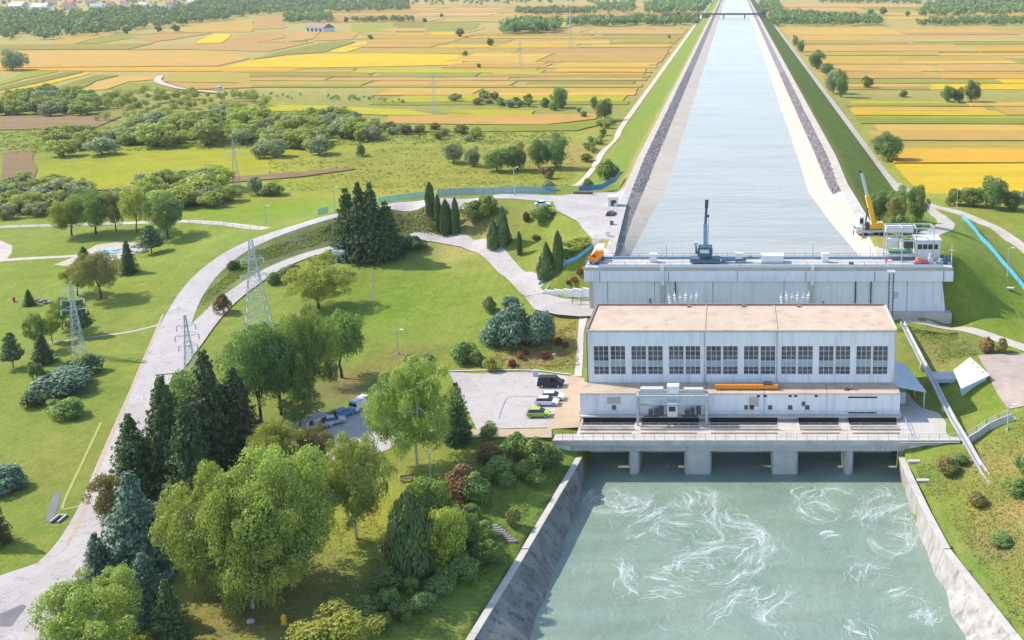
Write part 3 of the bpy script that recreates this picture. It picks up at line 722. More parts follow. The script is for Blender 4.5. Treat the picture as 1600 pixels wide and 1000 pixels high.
CROP = {'tan': ((0.44, 0.275, 0.095), (0.37, 0.235, 0.08)), 'rose': ((0.42, 0.265, 0.12), (0.36, 0.23, 0.10)), 'gold': ((0.56, 0.37, 0.015), (0.47, 0.31, 0.02)), 'amber': ((0.50, 0.29, 0.03), (0.42, 0.25, 0.04)),
        'lemon': ((0.35, 0.325, 0.02), (0.29, 0.285, 0.03)), 'green': ((0.22, 0.225, 0.06), (0.17, 0.185, 0.05)), 'lime': ((0.23, 0.265, 0.045), (0.19, 0.225, 0.04)), 'olive': ((0.31, 0.25, 0.065), (0.25, 0.215, 0.06)),
        'cream': ((0.47, 0.33, 0.16), (0.41, 0.285, 0.135)), 'brown': ((0.25, 0.155, 0.09), (0.20, 0.125, 0.075)), 'straw': ((0.46, 0.315, 0.085), (0.40, 0.27, 0.075))}
for k, (a, b) in CROP.items():
    if k not in ('brown', 'gold'): a, b = ([q * w for q, w in zip(v, (1.0, .91, .72))] for v in (a, b))
    cropmat('crop_' + k, a, b)
CROP_H = {'tan': 1.0, 'rose': 0.7, 'gold': 0.7, 'amber': 0.8, 'lemon': 0.3, 'green': 0.5, 'lime': 0.25, 'olive': 0.6, 'cream': 0.25, 'brown': 0.15, 'straw': 0.7}
frng = random.Random(21)
_fz = [0.0]
def field(poly, crop, world=False, h=None):
    W = list(poly) if world else [G(px, py, 0.3) for px, py in poly]
    R = []
    for i, p in enumerate(W):                    # ragged margins
        q = W[(i + 1) % len(W)]
        L = math.hypot(q[0] - p[0], q[1] - p[1])
        n = max(1, min(14, int(L / 22)))
        for k in range(n):
            t = k / n
            am = min(3.0, L * .012) * (0.3 if k == 0 else 1)
            R.append((p[0] + (q[0] - p[0]) * t + frng.uniform(-am, am), p[1] + (q[1] - p[1]) * t + frng.uniform(-am, am)))
    W = R
    if sum(W[i][0] * W[(i + 1) % len(W)][1] - W[(i + 1) % len(W)][0] * W[i][1] for i in range(len(W))) < 0: W = W[::-1]
    _fz[0] = (_fz[0] + 0.011) % 0.17
    top = 0.34 + 0.10 * (CROP_H[crop] if h is None else h) + _fz[0]
    return tag(MB().prism(W, -1.2, top).build('crop_field', 'crop_' + crop), kind='structure')
def toe_l(Y): return -61.5
def rows(side_, table, xout, cut=0.35):
    """table of (py_near, py_far, crop list) -> strips running away from the canal, split into parcels"""
    for py0, py1, crops in table:
        y0, y1 = G(800, py0, 0.3)[1], G(800, py1, 0.3)[1]
        xin = -63.5 if side_ < 0 else 66.0
        far = abs(G(xout, py0, 0.3)[0]) + 30
        x = abs(xin)
        n = len(crops)
        for i, c in enumerate(crops):
            xe = far if i == n - 1 else x + (far - x) / (n - i) * frng.uniform(0.75, 1.25)
            t = frng.uniform(-.06, .06) * (y1 - y0)
            ALT = {'tan': 'straw rose olive', 'rose': 'tan cream tan', 'straw': 'tan amber olive', 'lemon': 'olive lime straw', 'green': 'olive lime green', 'lime': 'green lemon', 'olive': 'straw green tan', 'amber': 'gold straw', 'gold': 'gold gold', 'cream': 'rose tan'}
            k = 1 if c == 'gold' else frng.choice((2, 2, 3))
            cuts = sorted([0, 1] + [frng.uniform(.12, .88) for _ in range(k - 1)])
            for q in range(k):
                a0, a1 = y0 + (y1 - y0) * cuts[q], y0 + (y1 - y0) * cuts[q + 1]
                if a1 - a0 < 2: continue
                cr_ = c if frng.random() < .5 else frng.choice(ALT[c].split())
                xa, xb = x + (frng.uniform(0, 8) if q else 0), xe - 0.8 - (frng.uniform(0, 8) if q else 0)
                if xb - xa < 10: xa, xb = x, xe - .8
                field([(side_ * xa, a0 + .2), (side_ * xb, a0 + t + .2), (side_ * xb, a1 + t), (side_ * xa, a1)], cr_, True)
            x = xe
            continue
            P = [(side_ * x, y0 + 0.4), (side_ * (xe - 0.8), y0 + t + 0.4), (side_ * (xe - 0.8), y1 + t), (side_ * x, y1)]
            field(P, c, True)
            x = xe
# left of the canal, nearest first (photo rows)
rows(-1, [(163, 149, ['lemon']), (149, 138, ['straw', 'tan'])], 655)
rows(-1, [(136.5, 127, ['green', 'olive', 'green']), (126, 121, ['cream', 'rose', 'tan']), (120.5, 114, ['olive', 'green', 'olive']), (113.5, 107, ['straw', 'lemon', 'olive'])], 395)
rows(-1, [(106, 97, ['straw', 'tan'])], 745)
rows(-1, [(97, 84, ['tan', 'straw'])], 745)
rows(-1, [(84, 75, ['rose', 'tan']), (74.5, 69, ['tan', 'amber', 'tan'])], 580)
rows(-1, [(68.6, 61, ['olive', 'straw', 'olive', 'tan']), (60.6, 54, ['green', 'tan', 'straw']), (53.6, 44, ['rose', 'tan', 'rose'])], 590)
rows(-1, [(34, 29, ['tan', 'straw', 'rose']), (26, 20, ['rose', 'tan', 'cream', 'tan']), (19.5, 12, ['rose', 'cream', 'rose', 'tan']), (11.5, 7, ['tan', 'rose', 'rose'])], 520)
field([(350, 105), (400, 93), (480, 85), (600, 84), (722, 85), (722, 101), (600, 104), (480, 106)], 'gold')
field([(0, 107), (200, 105), (345, 105), (470, 107), (450, 111), (200, 111), (0, 110)], 'amber')
field([(0, 106), (0, 80), (200, 79), (350, 81), (390, 91), (340, 103), (200, 104)], 'tan')
field([(515, 81), (560, 66), (575, 65), (565, 74), (540, 82)], 'gold')
field([(395, 93), (430, 82), (500, 68), (520, 65), (555, 65), (505, 82), (450, 85)], 'green')
field([(200, 78), (300, 77), (420, 81), (490, 66), (380, 67), (270, 70)], 'rose')
field([(305, 68), (335, 53), (362, 54), (345, 67)], 'gold')
field([(240, 66), (330, 52), (260, 52), (200, 58)], 'rose')
field([(0, 78), (200, 77), (240, 68), (120, 69), (0, 70)], 'olive')
field([(80, 69), (110, 56), (160, 52), (185, 53), (140, 62), (115, 69)], 'straw')
field([(118, 68), (190, 53), (240, 53), (190, 62), (150, 68)], 'lime')
field([(345, 68), (375, 54), (440, 50), (450, 58), (400, 67)], 'tan')
field([(400, 66), (445, 61), (455, 50), (500, 50), (490, 60), (450, 66)], 'rose')
field([(450, 65), (458, 51), (485, 50), (480, 65)], 'green')
field([(490, 64), (505, 50), (560, 50), (550, 62)], 'tan')
field([(550, 51), (550, 37), (615, 36), (616, 51)], 'lime')
field([(618, 51), (617, 36), (660, 35), (664, 51)], 'green')
field([(620, 58), (620, 52), (660, 51), (662, 58)], 'amber'); field([(672, 59), (674, 50), (713, 50), (713, 59)], 'gold')
field([(665, 50), (660, 36), (720, 34), (750, 36), (740, 48)], 'green')
field([(400, 46), (400, 23), (445, 23), (445, 44)], 'rose')
field([(520, 35), (520, 24), (560, 22), (660, 26), (660, 34)], 'tan')
field([(240, 52), (330, 34), (395, 33), (395, 50), (340, 50)], 'straw')
field([(390, 130), (390, 114), (280, 112), (250, 128)], 'olive'); field([(394, 137), (390, 131), (260, 129), (300, 140)], 'tan')
field([(0, 143), (60, 130), (135, 113), (142, 115), (80, 131), (0, 146)], 'gold', h=0.3)
field([(0, 136), (60, 122), (100, 113), (130, 112), (60, 129), (0, 141)], 'green')
field([(0, 128), (40, 112), (90, 112), (40, 122), (0, 133)], 'lime')
field([(128, 142), (150, 130), (190, 120), (240, 118), (246, 124), (200, 128), (165, 140)], 'tan')
field([(170, 140), (205, 130), (244, 128), (300, 140), (200, 142)], 'lime')
field([(80, 140), (150, 117), (185, 118), (150, 126), (120, 142)], 'green')
field([(0, 302), (60, 299), (54, 236), (0, 236)], 'brown')
field([(150, 297), (260, 285), (420, 272), (545, 262), (556, 264), (470, 276), (300, 290), (190, 297)], 'brown')
field([(0, 203), (150, 199), (190, 182), (110, 180), (0, 182)], 'brown', h=0.3)
field([(606, 193), (720, 194), (850, 195), (930, 186), (938, 178), (760, 180), (606, 181)], 'tan', h=0.5)
field([(606, 205), (720, 206), (900, 204), (945, 193), (935, 188), (850, 196), (606, 196)], 'lime')
field([(400, 172), (600, 180), (680, 180), (640, 172), (520, 166), (400, 163)], 'lemon'); field([(700, 181), (830, 180), (835, 173), (705, 172)], 'lemon')
# right of the canal
rows(1, [(304, 257, ['gold']), (255, 222, ['straw']), (219, 195, ['tan', 'amber'])], 1760)
rows(1, [(193, 181, ['green']), (180, 167, ['amber', 'straw']), (166, 158, ['lemon', 'straw', 'lime'])], 1760)
rows(1, [(140, 131, ['olive', 'amber', 'tan']), (130, 124, ['green', 'gold']), (123, 112, ['tan', 'straw', 'rose']), (111, 101, ['tan', 'rose'])], 1760)
rows(1, [(100, 88, ['lemon', 'straw', 'olive']), (87, 81, ['green', 'olive', 'green']), (80, 70, ['tan', 'straw']), (69.5, 64, ['olive', 'lime', 'tan']), (63.5, 55, ['tan', 'cream', 'straw']), (54.5, 43, ['straw', 'tan', 'tan'])], 1760)
rows(1, [(31, 26, ['lime', 'straw', 'olive']), (25, 19, ['straw', 'rose', 'tan']), (18, 12, ['rose', 'green', 'tan']), (11.5, 6, ['tan', 'rose'])], 1700)
# ------------------------------------------------------------------ intake dam
DY = 203.0
def railing(parent, a, b, h=1.1, gap=2.2, m='steel_blue', off=(0, 0, 0), name='railing', r=0.05):
    """posts and rails between two points (world), local to parent offset"""
    a, b = Vector(a), Vector(b)
    n = max(1, int((b - a).length / gap))
    mb = MB(off)
    for i in range(n + 1):
        p = a.lerp(b, i / n)
        mb.bar(p, p + Vector((0, 0, h)), r * 1.6)
    for z in (h, h * 0.52):
        mb.bar(a + Vector((0, 0, z)), b + Vector((0, 0, z)), r * 1.4)
    return mb.build(name, m, parent)
dam = thing('intake_dam', 'long pale concrete intake dam closing the canal behind the powerhouse', 'dam', (7, DY, 4))
O = (7, DY, 4)
jx = [-30.5, -27.4, -17.2, -12.8, -4.6, 10.8, 16.5, 26.2, 29.6, 37.5, 45.0]
for i in range(len(jx) - 1):
    MB(O).box(jx[i] + 0.05, jx[i + 1] - 0.05, DY + 0.02 * (i % 3), DY + 3, -1, 12.2).build('wall_panel', 'dam_concrete', dam)
MB(O).box(-30.4, 44.9, DY + 2.6, DY + 5.8, -1, 12.4).build('wall_core', 'dark_concrete', dam)
MB(O).box(-32.3, 47.2, DY - 0.7, DY + 6.5, 12.2, 14.55).build('crest_slab', 'dam_concrete', dam, bevel=0.06)
MB(O).box(-32.2, 47.1, DY - 0.6, DY + 6.4, 14.55, 15.35).build('crest_deck', 'pale_concrete', dam)
MB(O).box(-29.0, 45.0, DY - 0.55, DY - 0.25, 15.35, 15.95).build('parapet', 'white_paint', dam)
MB(O).box(-29.0, 45.0, DY + 5.6, DY + 5.9, 15.35, 15.9).build('rail_beam', 'steel_blue', dam)
for x in (-15.4, 16.9):
    MB(O).box(x - 0.45, x + 0.35, DY - 0.5, DY + 0.01, 3.6, 12.15).build('pilaster', 'concrete', dam)
    MB(O).box(x - 0.45, x + 0.35, DY - 0.95, DY - 0.68, 11.4, 15.6).build('pilaster_head', 'white_paint', dam)
MB(O).box(32.0, 47.0, DY - 1.6, DY + 3.4, 3.0, 5.3).build('foot_ledge', 'pale_concrete', dam)
MB(O).add([(45.0, DY, 5.3), (45.9, DY, 5.3), (45.0, DY, 12.2), (45, DY + 3, 5.3), (45.9, DY + 3, 5.3), (45, DY + 3, 12.2)], [(0, 1, 2), (5, 4, 3), (1, 4, 5, 2), (0, 3, 4, 1)]).build('end_buttress', 'dam_concrete', dam)
MB(O).box(-32.2, -26.9, DY + 5.2, 222, 0, 15.25).build('abutment', 'concrete', dam)
MB(O).box(31.9, 47.1, DY + 4.8, 212, 2, 15.3).build('abutment', 'concrete', dam)
for x in (-29.0 + 14.8 * k for k in range(6)):
    MB(O).box(x, x + 0.12, DY - 0.76, DY - 0.7, 12.25, 14.5).build('joint_strip', 'dark_concrete', dam)
for x, z0, z1 in ((-18.2, 4, 8.2), (19.4, 4, 7.6), (-12.7, 4, 12), (29.6, 4, 12.1), (26.3, 4, 12.1)):
    MB(O).tube([(x, DY - 0.22, z0), (x, DY - 0.22, z1)], 0.14, 6).build('downpipe', 'dark_steel', dam)
for x0, x1, m in ((-32, -23.5, 'blue_paint'), (-23.5, 28, 'steel_blue'), (28, 47, 'blue_paint')):
    railing(dam, (x0, DY - 0.4, 15.35), (x1, DY - 0.4, 15.35), 1.15, 2.4, m, O)
    railing(dam, (x0, DY + 6.2, 15.35), (x1, DY + 6.2, 15.35), 1.15, 2.4, m, O)
railing(dam, (47, DY - 0.4, 15.35), (47, DY + 6.2, 15.35), 1.15, 1.8, 'blue_paint', O)
railing(dam, (-32, DY - 0.4, 15.35), (-32, DY + 6.2, 15.35), 1.15, 1.8, 'blue_paint', O)
# ladder mast standing before the dam
lm = thing('ladder_mast', 'thin dark lattice ladder mast beside the right end of the powerhouse', 'mast', (32.9, 196.5, 4))
for sx in (-0.45, 0.45):
    for sy in (-0.45, 0.45): MB().bar((sx, sy, -0.5), (sx, sy, 12.2), 0.11).build('leg', 'dark_steel', lm)
mb = MB()
for k in range(16):
    z = 0.4 + k * 0.74
    mb.bar((-0.45, -0.45, z), (0.45, -0.45, z + 0.5), 0.07).bar((0.45, -0.45, z), (0.45, 0.45, z + 0.5), 0.07).bar((-0.45, 0.45, z), (-0.45, -0.45, z + .5), 0.07)
mb.build('bracing', 'dark_steel', lm)
MB().box(-0.8, 0.8, -0.8, 0.8, 12.2, 12.4).build('platform', 'galvanised', lm)
MB().box(0.5, 1.5, -0.3, 0.3, 6.5, 8.0).build('switch_box', 'galvanised', lm)

# retaining wall beside the foot of the dam
rw = thing('retaining_wall', 'low white retaining wall below the grass bank left of the dam', 'wall', (-38, 214.2, 4))
for i in range(6):
    x0, x1 = -46.5 + i * 2.35, -44.15 + i * 2.35
    y0, y1 = (219.6 + (x + 47.0) * (213.4 - 219.6) / 16.0 - .25 for x in (x0, x1))
    MB((-38, 214.2, 4)).prism([(x0 + .02, y0), (x1 - .02, y1), (x1 - .02, y1 + .5), (x0 + .02, y0 + .5)], 3.4, 4.6 + 0.42 * i).build('wall_panel', 'white_paint', rw)

# ------------------------------------------------------------------ powerhouse
FY, HY, RY = 161.8, 166.45, 179.7
XL, XR, TZ, RZ = -26.3, 28.9, 4.83, 14.6
ph = thing('powerhouse', 'long pale grey powerhouse with rows of tall windows below the dam', 'building', (1.3, 165, 0))
O = (1.3, 165, 0)
W1, W2 = 6.42, 11.79
bayx = []
for k in range(8):
    xa = -25.23 + 6.748 * k
    bayx.append(((xa, xa + 2.65), (xa + 3.0, xa + 5.65)))
# hall front wall pieces between the openings
MB(O).box(XL, XR, HY, HY + 0.5, W2, RZ - 0.05).build('hall_front_band', 'wall_paint', ph)
MB(O).box(XL, XR, HY, HY + 0.5, TZ - 0.2, W1).build('hall_front_plinth', 'wall_paint', ph)
prev = XL
for i, ((a, b), (c, d)) in enumerate(bayx):
    MB(O).box(prev, a, HY - 0.004, HY + 0.5, W1, W2).build('hall_pillar', 'wall_paint', ph)
    MB(O).box(b, c, HY + 0.06, HY + 0.5, W1, W2).build('hall_mullion', 'white_paint', ph)
    prev = d
MB(O).box(prev, XR, HY - 0.004, HY + 0.5, W1, W2).build('hall_pillar', 'wall_paint', ph)
MB(O).box(XL, XL + 0.5, HY + 0.5, RY, -1, RZ - 0.05).build('hall_side_wall', 'wall_paint', ph)
MB(O).box(XR - 0.5, XR, HY + 0.5, RY, -1, RZ - 0.05).build('hall_side_wall', 'wall_paint', ph)
MB(O).box(XL + 0.5, XR - 0.5, RY - 0.5, RY, -1, RZ - 0.05).build('hall_rear_wall', 'wall_paint', ph)
MB(O).box(XL + 0.5, XR - 0.5, HY + 0.6, RY - 0.6, 0.0, 4.6).build('hall_floor', 'concrete', ph)
MB(O).box(XL + 3, XR - 3, HY + 6, HY + 9, 4.6, 7.2).build('hall_machine_block', 'steel_blue', ph)
# windows
def window_mesh(w, h):
    f = MB()
    t = 0.04
    for x in (0, w / 3, 2 * w / 3, w): f.box(x - t if x else 0, x + t if x < w else w, 0, 0.1, 0, h)
    for z in (0, h * .14, h * .27, h * .47, h * .64, h * .82, h): f.box(0.001, w - 0.001, 0.012, 0.09, max(z - t * .7, 0), min(z + t * .7, h))
    return f.mesh('window_frame', 'white_paint')
wf = window_mesh(2.65, W2 - W1)
def pane_mesh(z0, z1, m): return MB().box(0.03, 2.62, 0.05, 0.075, z0, z1).mesh('pane', m)
H_ = W2 - W1
pl_, pm_, pu_ = pane_mesh(0.02, H_ * .27, 'hall_glass'), pane_mesh(H_ * .272, H_ * .53, 'blind'), pane_mesh(H_ * .532, H_ - 0.02, 'hall_glass')
pm2 = pane_mesh(H_ * .272, H_ * .47, 'blind'); pu2 = pane_mesh(H_ * .472, H_ - 0.02, 'hall_glass')
for i, bay in enumerate(bayx):
    for j, (a, b) in enumerate(bay):
        w = link('window', wf, ph, (a - O[0], HY + 0.14 - O[1], W1 - O[2]))
        link('lower_pane', pl_, w)
        if (i * 2 + j) % 3: link('blind_panel', pm_, w); link('upper_pane', pu_, w)
        else: link('blind_panel', pm2, w); link('upper_pane', pu2, w)
# roof: three gravel fields with raised joints, parapet edge
MB(O).box(XL - 0.25, XR + 0.25, HY - 0.25, RY + 0.25, RZ - 0.05, RZ + 0.12).build('roof_slab', 'concrete', ph)
rj = [XL, -5.4, 7.6, XR]
for i in range(3):
    rf = MB(O).box(rj[i] + 0.25, rj[i + 1] - 0.12, HY + 0.1, RY - 0.2, RZ + 0.12, RZ + 0.2).build('roof_field', 'roof_gravel', ph)
for x in rj[1:3]: MB(O).box(x - 0.1, x + 0.22, HY - 0.2, RY + 0.2, RZ + 0.121, RZ + 0.3).build('roof_joint', 'roof_gravel', ph)
MB(O).box(XL - 0.26, XR + 0.26, HY - 0.3, HY + 0.08, RZ + 0.1, RZ + 0.27).build('parapet_cap', 'roof_gravel', ph)
MB(O).box(XL - 0.26, XR + 0.26, RY - 0.15, RY + 0.26, RZ + 0.1, RZ + 0.5).build('parapet_cap', 'rust_rail', ph)
MB(O).box(XL - 0.3, XL + 0.15, HY + 0.08, RY - 0.15, RZ + 0.1, RZ + 0.42).build('parapet_cap', 'rust_rail', ph)
MB(O).box(XR - 0.1, XR + 0.3, HY + 0.08, RY - 0.15, RZ + 0.1, RZ + 0.4).build('parapet_cap', 'pale_concrete', ph)
for x in (XL - 0.1, -5.3, 7.7, XR + 0.05): MB(O).tube([(x, HY - 0.12, TZ), (x, HY - 0.12, RZ)], 0.11, 6).build('downpipe', 'rust_rail' if x < -20 else 'galvanised', ph)
for x, y in ((-9, 178.5), (1.5, 178.7), (12, 178.6)):
    MB(O).box(x, x + 0.7, y, y + 0.5, RZ + 0.2, RZ + 0.55).build('roof_vent', 'rust_rail', ph)
# lower block
AX, BX = -27.2, 29.3
segs = [-27.2, -16.7, -5.0, 5.3, 16.4, 29.3]
for i in range(5):
    MB(O).box(segs[i] + 0.03, segs[i + 1] - 0.03, FY + 0.015 * (i % 2), FY + 0.5, -7.5, TZ - 0.1).build('lower_wall', 'wall_paint', ph)
MB(O).box(AX, AX + 0.5, FY + 0.52, HY + 0.4, -3, TZ - 0.1).build('lower_side_wall', 'wall_paint', ph)
MB(O).box(BX - 0.5, BX, FY + 0.52, HY + 0.4, -3, TZ - 0.1).build('lower_side_wall', 'wall_paint', ph)
for i in range(5):
    MB(O).box(segs[i] + 0.04, segs[i + 1] - 0.04, FY - 0.1, HY - 0.05, TZ - 0.1, TZ + 0.06).build('terrace_slab', 'roof_gravel', ph)
def inset(x0, x1, z0, z1, m='pit_dark', y=FY, name='opening', d=0.06):
    return MB(O).box(x0, x1, y - 0.03, y + d, z0, z1).build(name, m, ph)
for px, w in ((953, 7), (1163, 6), (1172, 7), (1201, 7), (1233, 7), (1260, 7), (1254, 6)):
    x = (px - PCX) / 9.0 + 0.35
    wv = w / 9.0
    z0 = 1.9 if px != 1254 else 2.6
    e = inset(x - wv / 2, x + wv / 2, z0, z0 + 0.75, 'hall_glass', name='small_window')
    MB(O).box(x - wv / 2 - 0.08, x + wv / 2 + 0.08, FY - 0.1, FY - 0.02, z0 - 0.14, z0 - 0.02).build('sill', 'concrete', ph)
inset(20.1, 25.2, 4.0, 4.28, name='vent_slot'); inset(20.1, 25.2, 1.05, 1.35, name='vent_slot')
for x in (4.0, 5.2, 9.6, 10.6, 14.2): inset(x, x + 0.55, 4.2, 4.55, name='vent_slot')
inset(-22.4, -20.0, 2.9, 4.2, 'pale_concrete', name='wall_patch'); inset(2.6, 4.4, 2.4, 4.2, 'pale_concrete', name='wall_patch')
MB(O).box(AX, BX, FY - 0.9, FY - 0.03, 0.75, 0.95).build('inspection_ledge', 'concrete', ph)
railing(ph, (AX, FY - 0.85, 0.95), (-16.8, FY - 0.85, 0.95), 0.95, 1.5, 'galvanised', O)
railing(ph, (-4.6, FY - 0.85, 0.95), (BX, FY - 0.85, 0.95), 0.95, 1.5, 'galvanised', O)
# things on the terrace and before the lower wall
gf = thing('maintenance_gantry', 'grey steel service gantry with pipework before the lower powerhouse wall', 'gantry', (-10.8, FY - 1.6, 0))
for x in (-6.0, 6.0):
    for y in (-0.9, 1.0): MB().bar((x, y, 0), (x, y, 5.4), 0.32).build('leg', 'galvanised', gf)
    MB().bar((x, -0.9, 5.3), (x, 1.0, 5.3), 0.3).build('end_beam', 'galvanised', gf)
for y in (-0.9, 1.0): MB().bar((-6.3, y, 5.45), (6.3, y, 5.45), 0.34).build('main_beam', 'galvanised', gf)
MB().bar((-6.0, -0.9, 3.9), (6.0, -0.9, 3.9), 0.18).build('tie_beam', 'steel_blue', gf)
cc_b = MB().box(-0.8, 0.9, -0.8, 0.7, 1.6, 3.9).build('control_cabin', 'white_paint', gf, bevel=0.05)
MB().box(-0.55, 0.6, -0.84, -0.79, 2.6, 3.5).build('cabin_window', 'car_glass', cc_b)
for k, x in enumerate((-4.2, -3.2, -2.3, 2.2, 3.1, 4.2)):
    MB().box(x, x + 0.75, 0.1, 0.9, 1.4 + 0.2 * (k % 2), 2.3 + 0.35 * (k % 3)).build('valve_block', 'dark_steel', gf)
for x in (-5.0, 1.6): MB().tube([(x, 0.3, 1.2), (x + 2.6, 0.3, 1.2), (x + 3.2, 0.3, 2.2)], 0.16, 6).build('pipe', 'dark_steel', gf)
MB().box(-5.6, -1.6, 0.2, 1.4, 5.64, 6.3).build('winch_house', 'silver_paint', gf, bevel=0.05)
MB().box(-0.9, 1.2, 0.0, 1.4, 5.64, 6.9).build('winch_house', 'wall_paint', gf, bevel=0.05)
MB().box(2.0, 5.4, 0.3, 1.3, 5.64, 6.2).build('winch_house', 'silver_paint', gf, bevel=0.05)
lb = thing('lifting_beam', 'long rusty orange lifting beam lying on the powerhouse terrace', 'beam', (2.2, 163.6, TZ + 0.06))
MB().box(-5.6, 5.6, -0.5, -0.1, 0.25, 0.95).build('girder', 'orange_paint', lb); MB().box(-5.2, 5.4, 0.2, 0.55, 0.25, 0.85).build('girder', 'orange_paint', lb)
for x in (-4.6, -1.5, 1.6, 4.6): MB().box(x - .2, x + .2, -0.75, 0.8, 0, 0.25).build('trestle', 'rust_rail', lb)
MB().box(3.0, 4.6, -0.45, 0.5, 0.96, 1.25).build('hook_plate', 'dark_steel', lb)
rp = thing('pipe_scrap', 'small brown pipe fitting on the right end of the powerhouse terrace', 'fitting', (20.4, 163.4, TZ + 0.06))
MB().tube([(-.7, 0, .3), (.5, 0, .3), (.8, 0, .9)], .22, 7).build('elbow', 'rust_rail', rp); MB().box(-.9, -.6, -.5, .5, 0, .7).build('flange', 'rust_rail', rp)

# ------------------------------------------------------------------ tailrace deck on its piers
td = thing('tailrace_deck', 'concrete service deck on piers over the tailrace outlets', 'deck', (2, 154, WATER_T))
O = (2, 154, WATER_T)
FX0, FX1, FD = -30.6, 38.0, 153.4
slots = [(-26.6, -17.4), (-16.2, -6.2), (-4.2, 7.6), (11.4, 18.4), (20.2, 28.6)]
# slab with gate slots left open
MB(O).box(FX0, FX1, FD, 156.2, -0.6, 0.0).build('deck_slab', 'deck_concrete', td)
MB(O).box(-27.0, 29.2, 156.2, 157.6, -0.6, -0.02).build('deck_slab', 'deck_concrete', td)
xs = [-27.0] + [v for s in slots for v in s] + [29.2]
for i in range(0, len(xs), 2): MB(O).box(xs[i], xs[i + 1], 157.6, 161.75, -0.6, 0.02).build('slot_bridge', 'deck_concrete', td)
for a, b in slots:
    MB(O).box(a, b, 158.9, 159.5, -0.9, 0.06).build('gate_beam', 'deck_concrete', td)
    MB(O).box(a, b, 158.0, 161.7, -3.0, -2.6).build('slot_shade_floor', 'pit_dark', td)  # added near-black floor, standing in for the shade down the slot
    MB(O).box(a, b, 157.62, 158.0, -0.4, 0.3).build('slot_kerb', 'deck_concrete', td)
    MB(O).box(a, b, 161.2, 161.72, -2.6, 0.55).build('slot_shade_back', 'pit_dark', td)  # near-black lining: shade at the slot's back put into the colour
    MB(O).box(a + 0.2, b - 0.2, 156.3, 156.65, -0.01, 0.06).build('crane_rail', 'rust_rail', td)
MB(O).box(FX0, FX1, FD - 0.15, FD + 0.3, -0.62, 0.28).build('edge_beam', 'concrete', td)
MB(O).box(-27.6, 29.6, FD + 0.3, FD + 1.5, -1.85, -0.6).build('main_girder', 'pier_concrete', td)
MB(O).box(-27.6, 29.6, 159.8, 160.9, -1.85, -0.6).build('main_girder', 'pier_concrete', td)
for a, b in ((-17.95, -16.2), (-8.5, -3.9), (6.4, 10.9), (18.7, 20.3)):
    MB(O).prism([(a + .3, 154.0), (b - .3, 154.0), (b, 154.5), (b, 170), (a, 170), (a, 154.5)], -12, -1.86).build('pier', 'pier_concrete', td)
MB(O).box(-27.6, -26.3, 154.0, 172, -12, -1.86).build('abutment_wall', 'pier_concrete', td)
MB(O).box(28.4, 29.6, 154.0, 172, -12, -1.86).build('abutment_wall', 'pier_concrete', td)
MB(O).box(-30.4, -27.65, 153.6, 160, -6, -0.62).build('abutment_wall', 'dam_concrete', td)
MB(O).prism([(29.65, 153.7), (37.8, 153.7), (37.8, 160), (29.65, 160)], -3.4, -0.62).build('abutment_wall', 'dam_concrete', td)
MB(O).box(-26.3, 28.4, 170, 171, -12, 3).build('outlet_wall', 'pier_concrete', td)
for x in (-8.5, 6.4): MB(O).box(x - 4.4, x - 0.3, 166, 167, -5.2, -4.6).build('outlet_sill', 'concrete', td)
railing(td, (FX0, FD + 0.1, 0.28), (FX1, FD + 0.1, 0.28), 1.05, 1.7, 'galvanised', O, r=0.045)
for a, b in slots: railing(td, (a, 157.75, 0.3), (b, 157.75, 0.3), 0.95, 1.6, 'galvanised', O, r=0.035)
railing(td, (30.0, 154, 0.0), (30.0, 161.5, 0.0), 1.0, 1.6, 'galvanised', O, r=0.04)

# canopy at the right end of the powerhouse
cp = thing('loading_canopy', 'grey sloped canopy roof against the right end of the powerhouse', 'canopy', (33.0, 170, 0))
MB().add([(-3.9, -4.6, 4.7), (1.6, -4.6, 3.6), (-0.2, 7.5, 3.9), (-3.9, 7.5, 4.9), (-3.9, -4.6, 4.5), (1.6, -4.6, 3.4), (-0.2, 7.5, 3.7), (-3.9, 7.5, 4.7)], [(0, 1, 2, 3), (7, 6, 5, 4), (0, 4, 5, 1), (1, 5, 6, 2), (2, 6, 7, 3), (3, 7, 4, 0)]).build('roof', 'galvanised', cp)
for x, y in ((1.3, -4.3), (0.6, 1.0), (-0.4, 7.2)): MB().bar((x, y, 0), (x, y, 3.6), 0.22).build('post', 'galvanised', cp)
MB().box(-3.5, -1.6, -2.0, 1.0, 0, 2.2).build('crate', 'white_paint', cp)

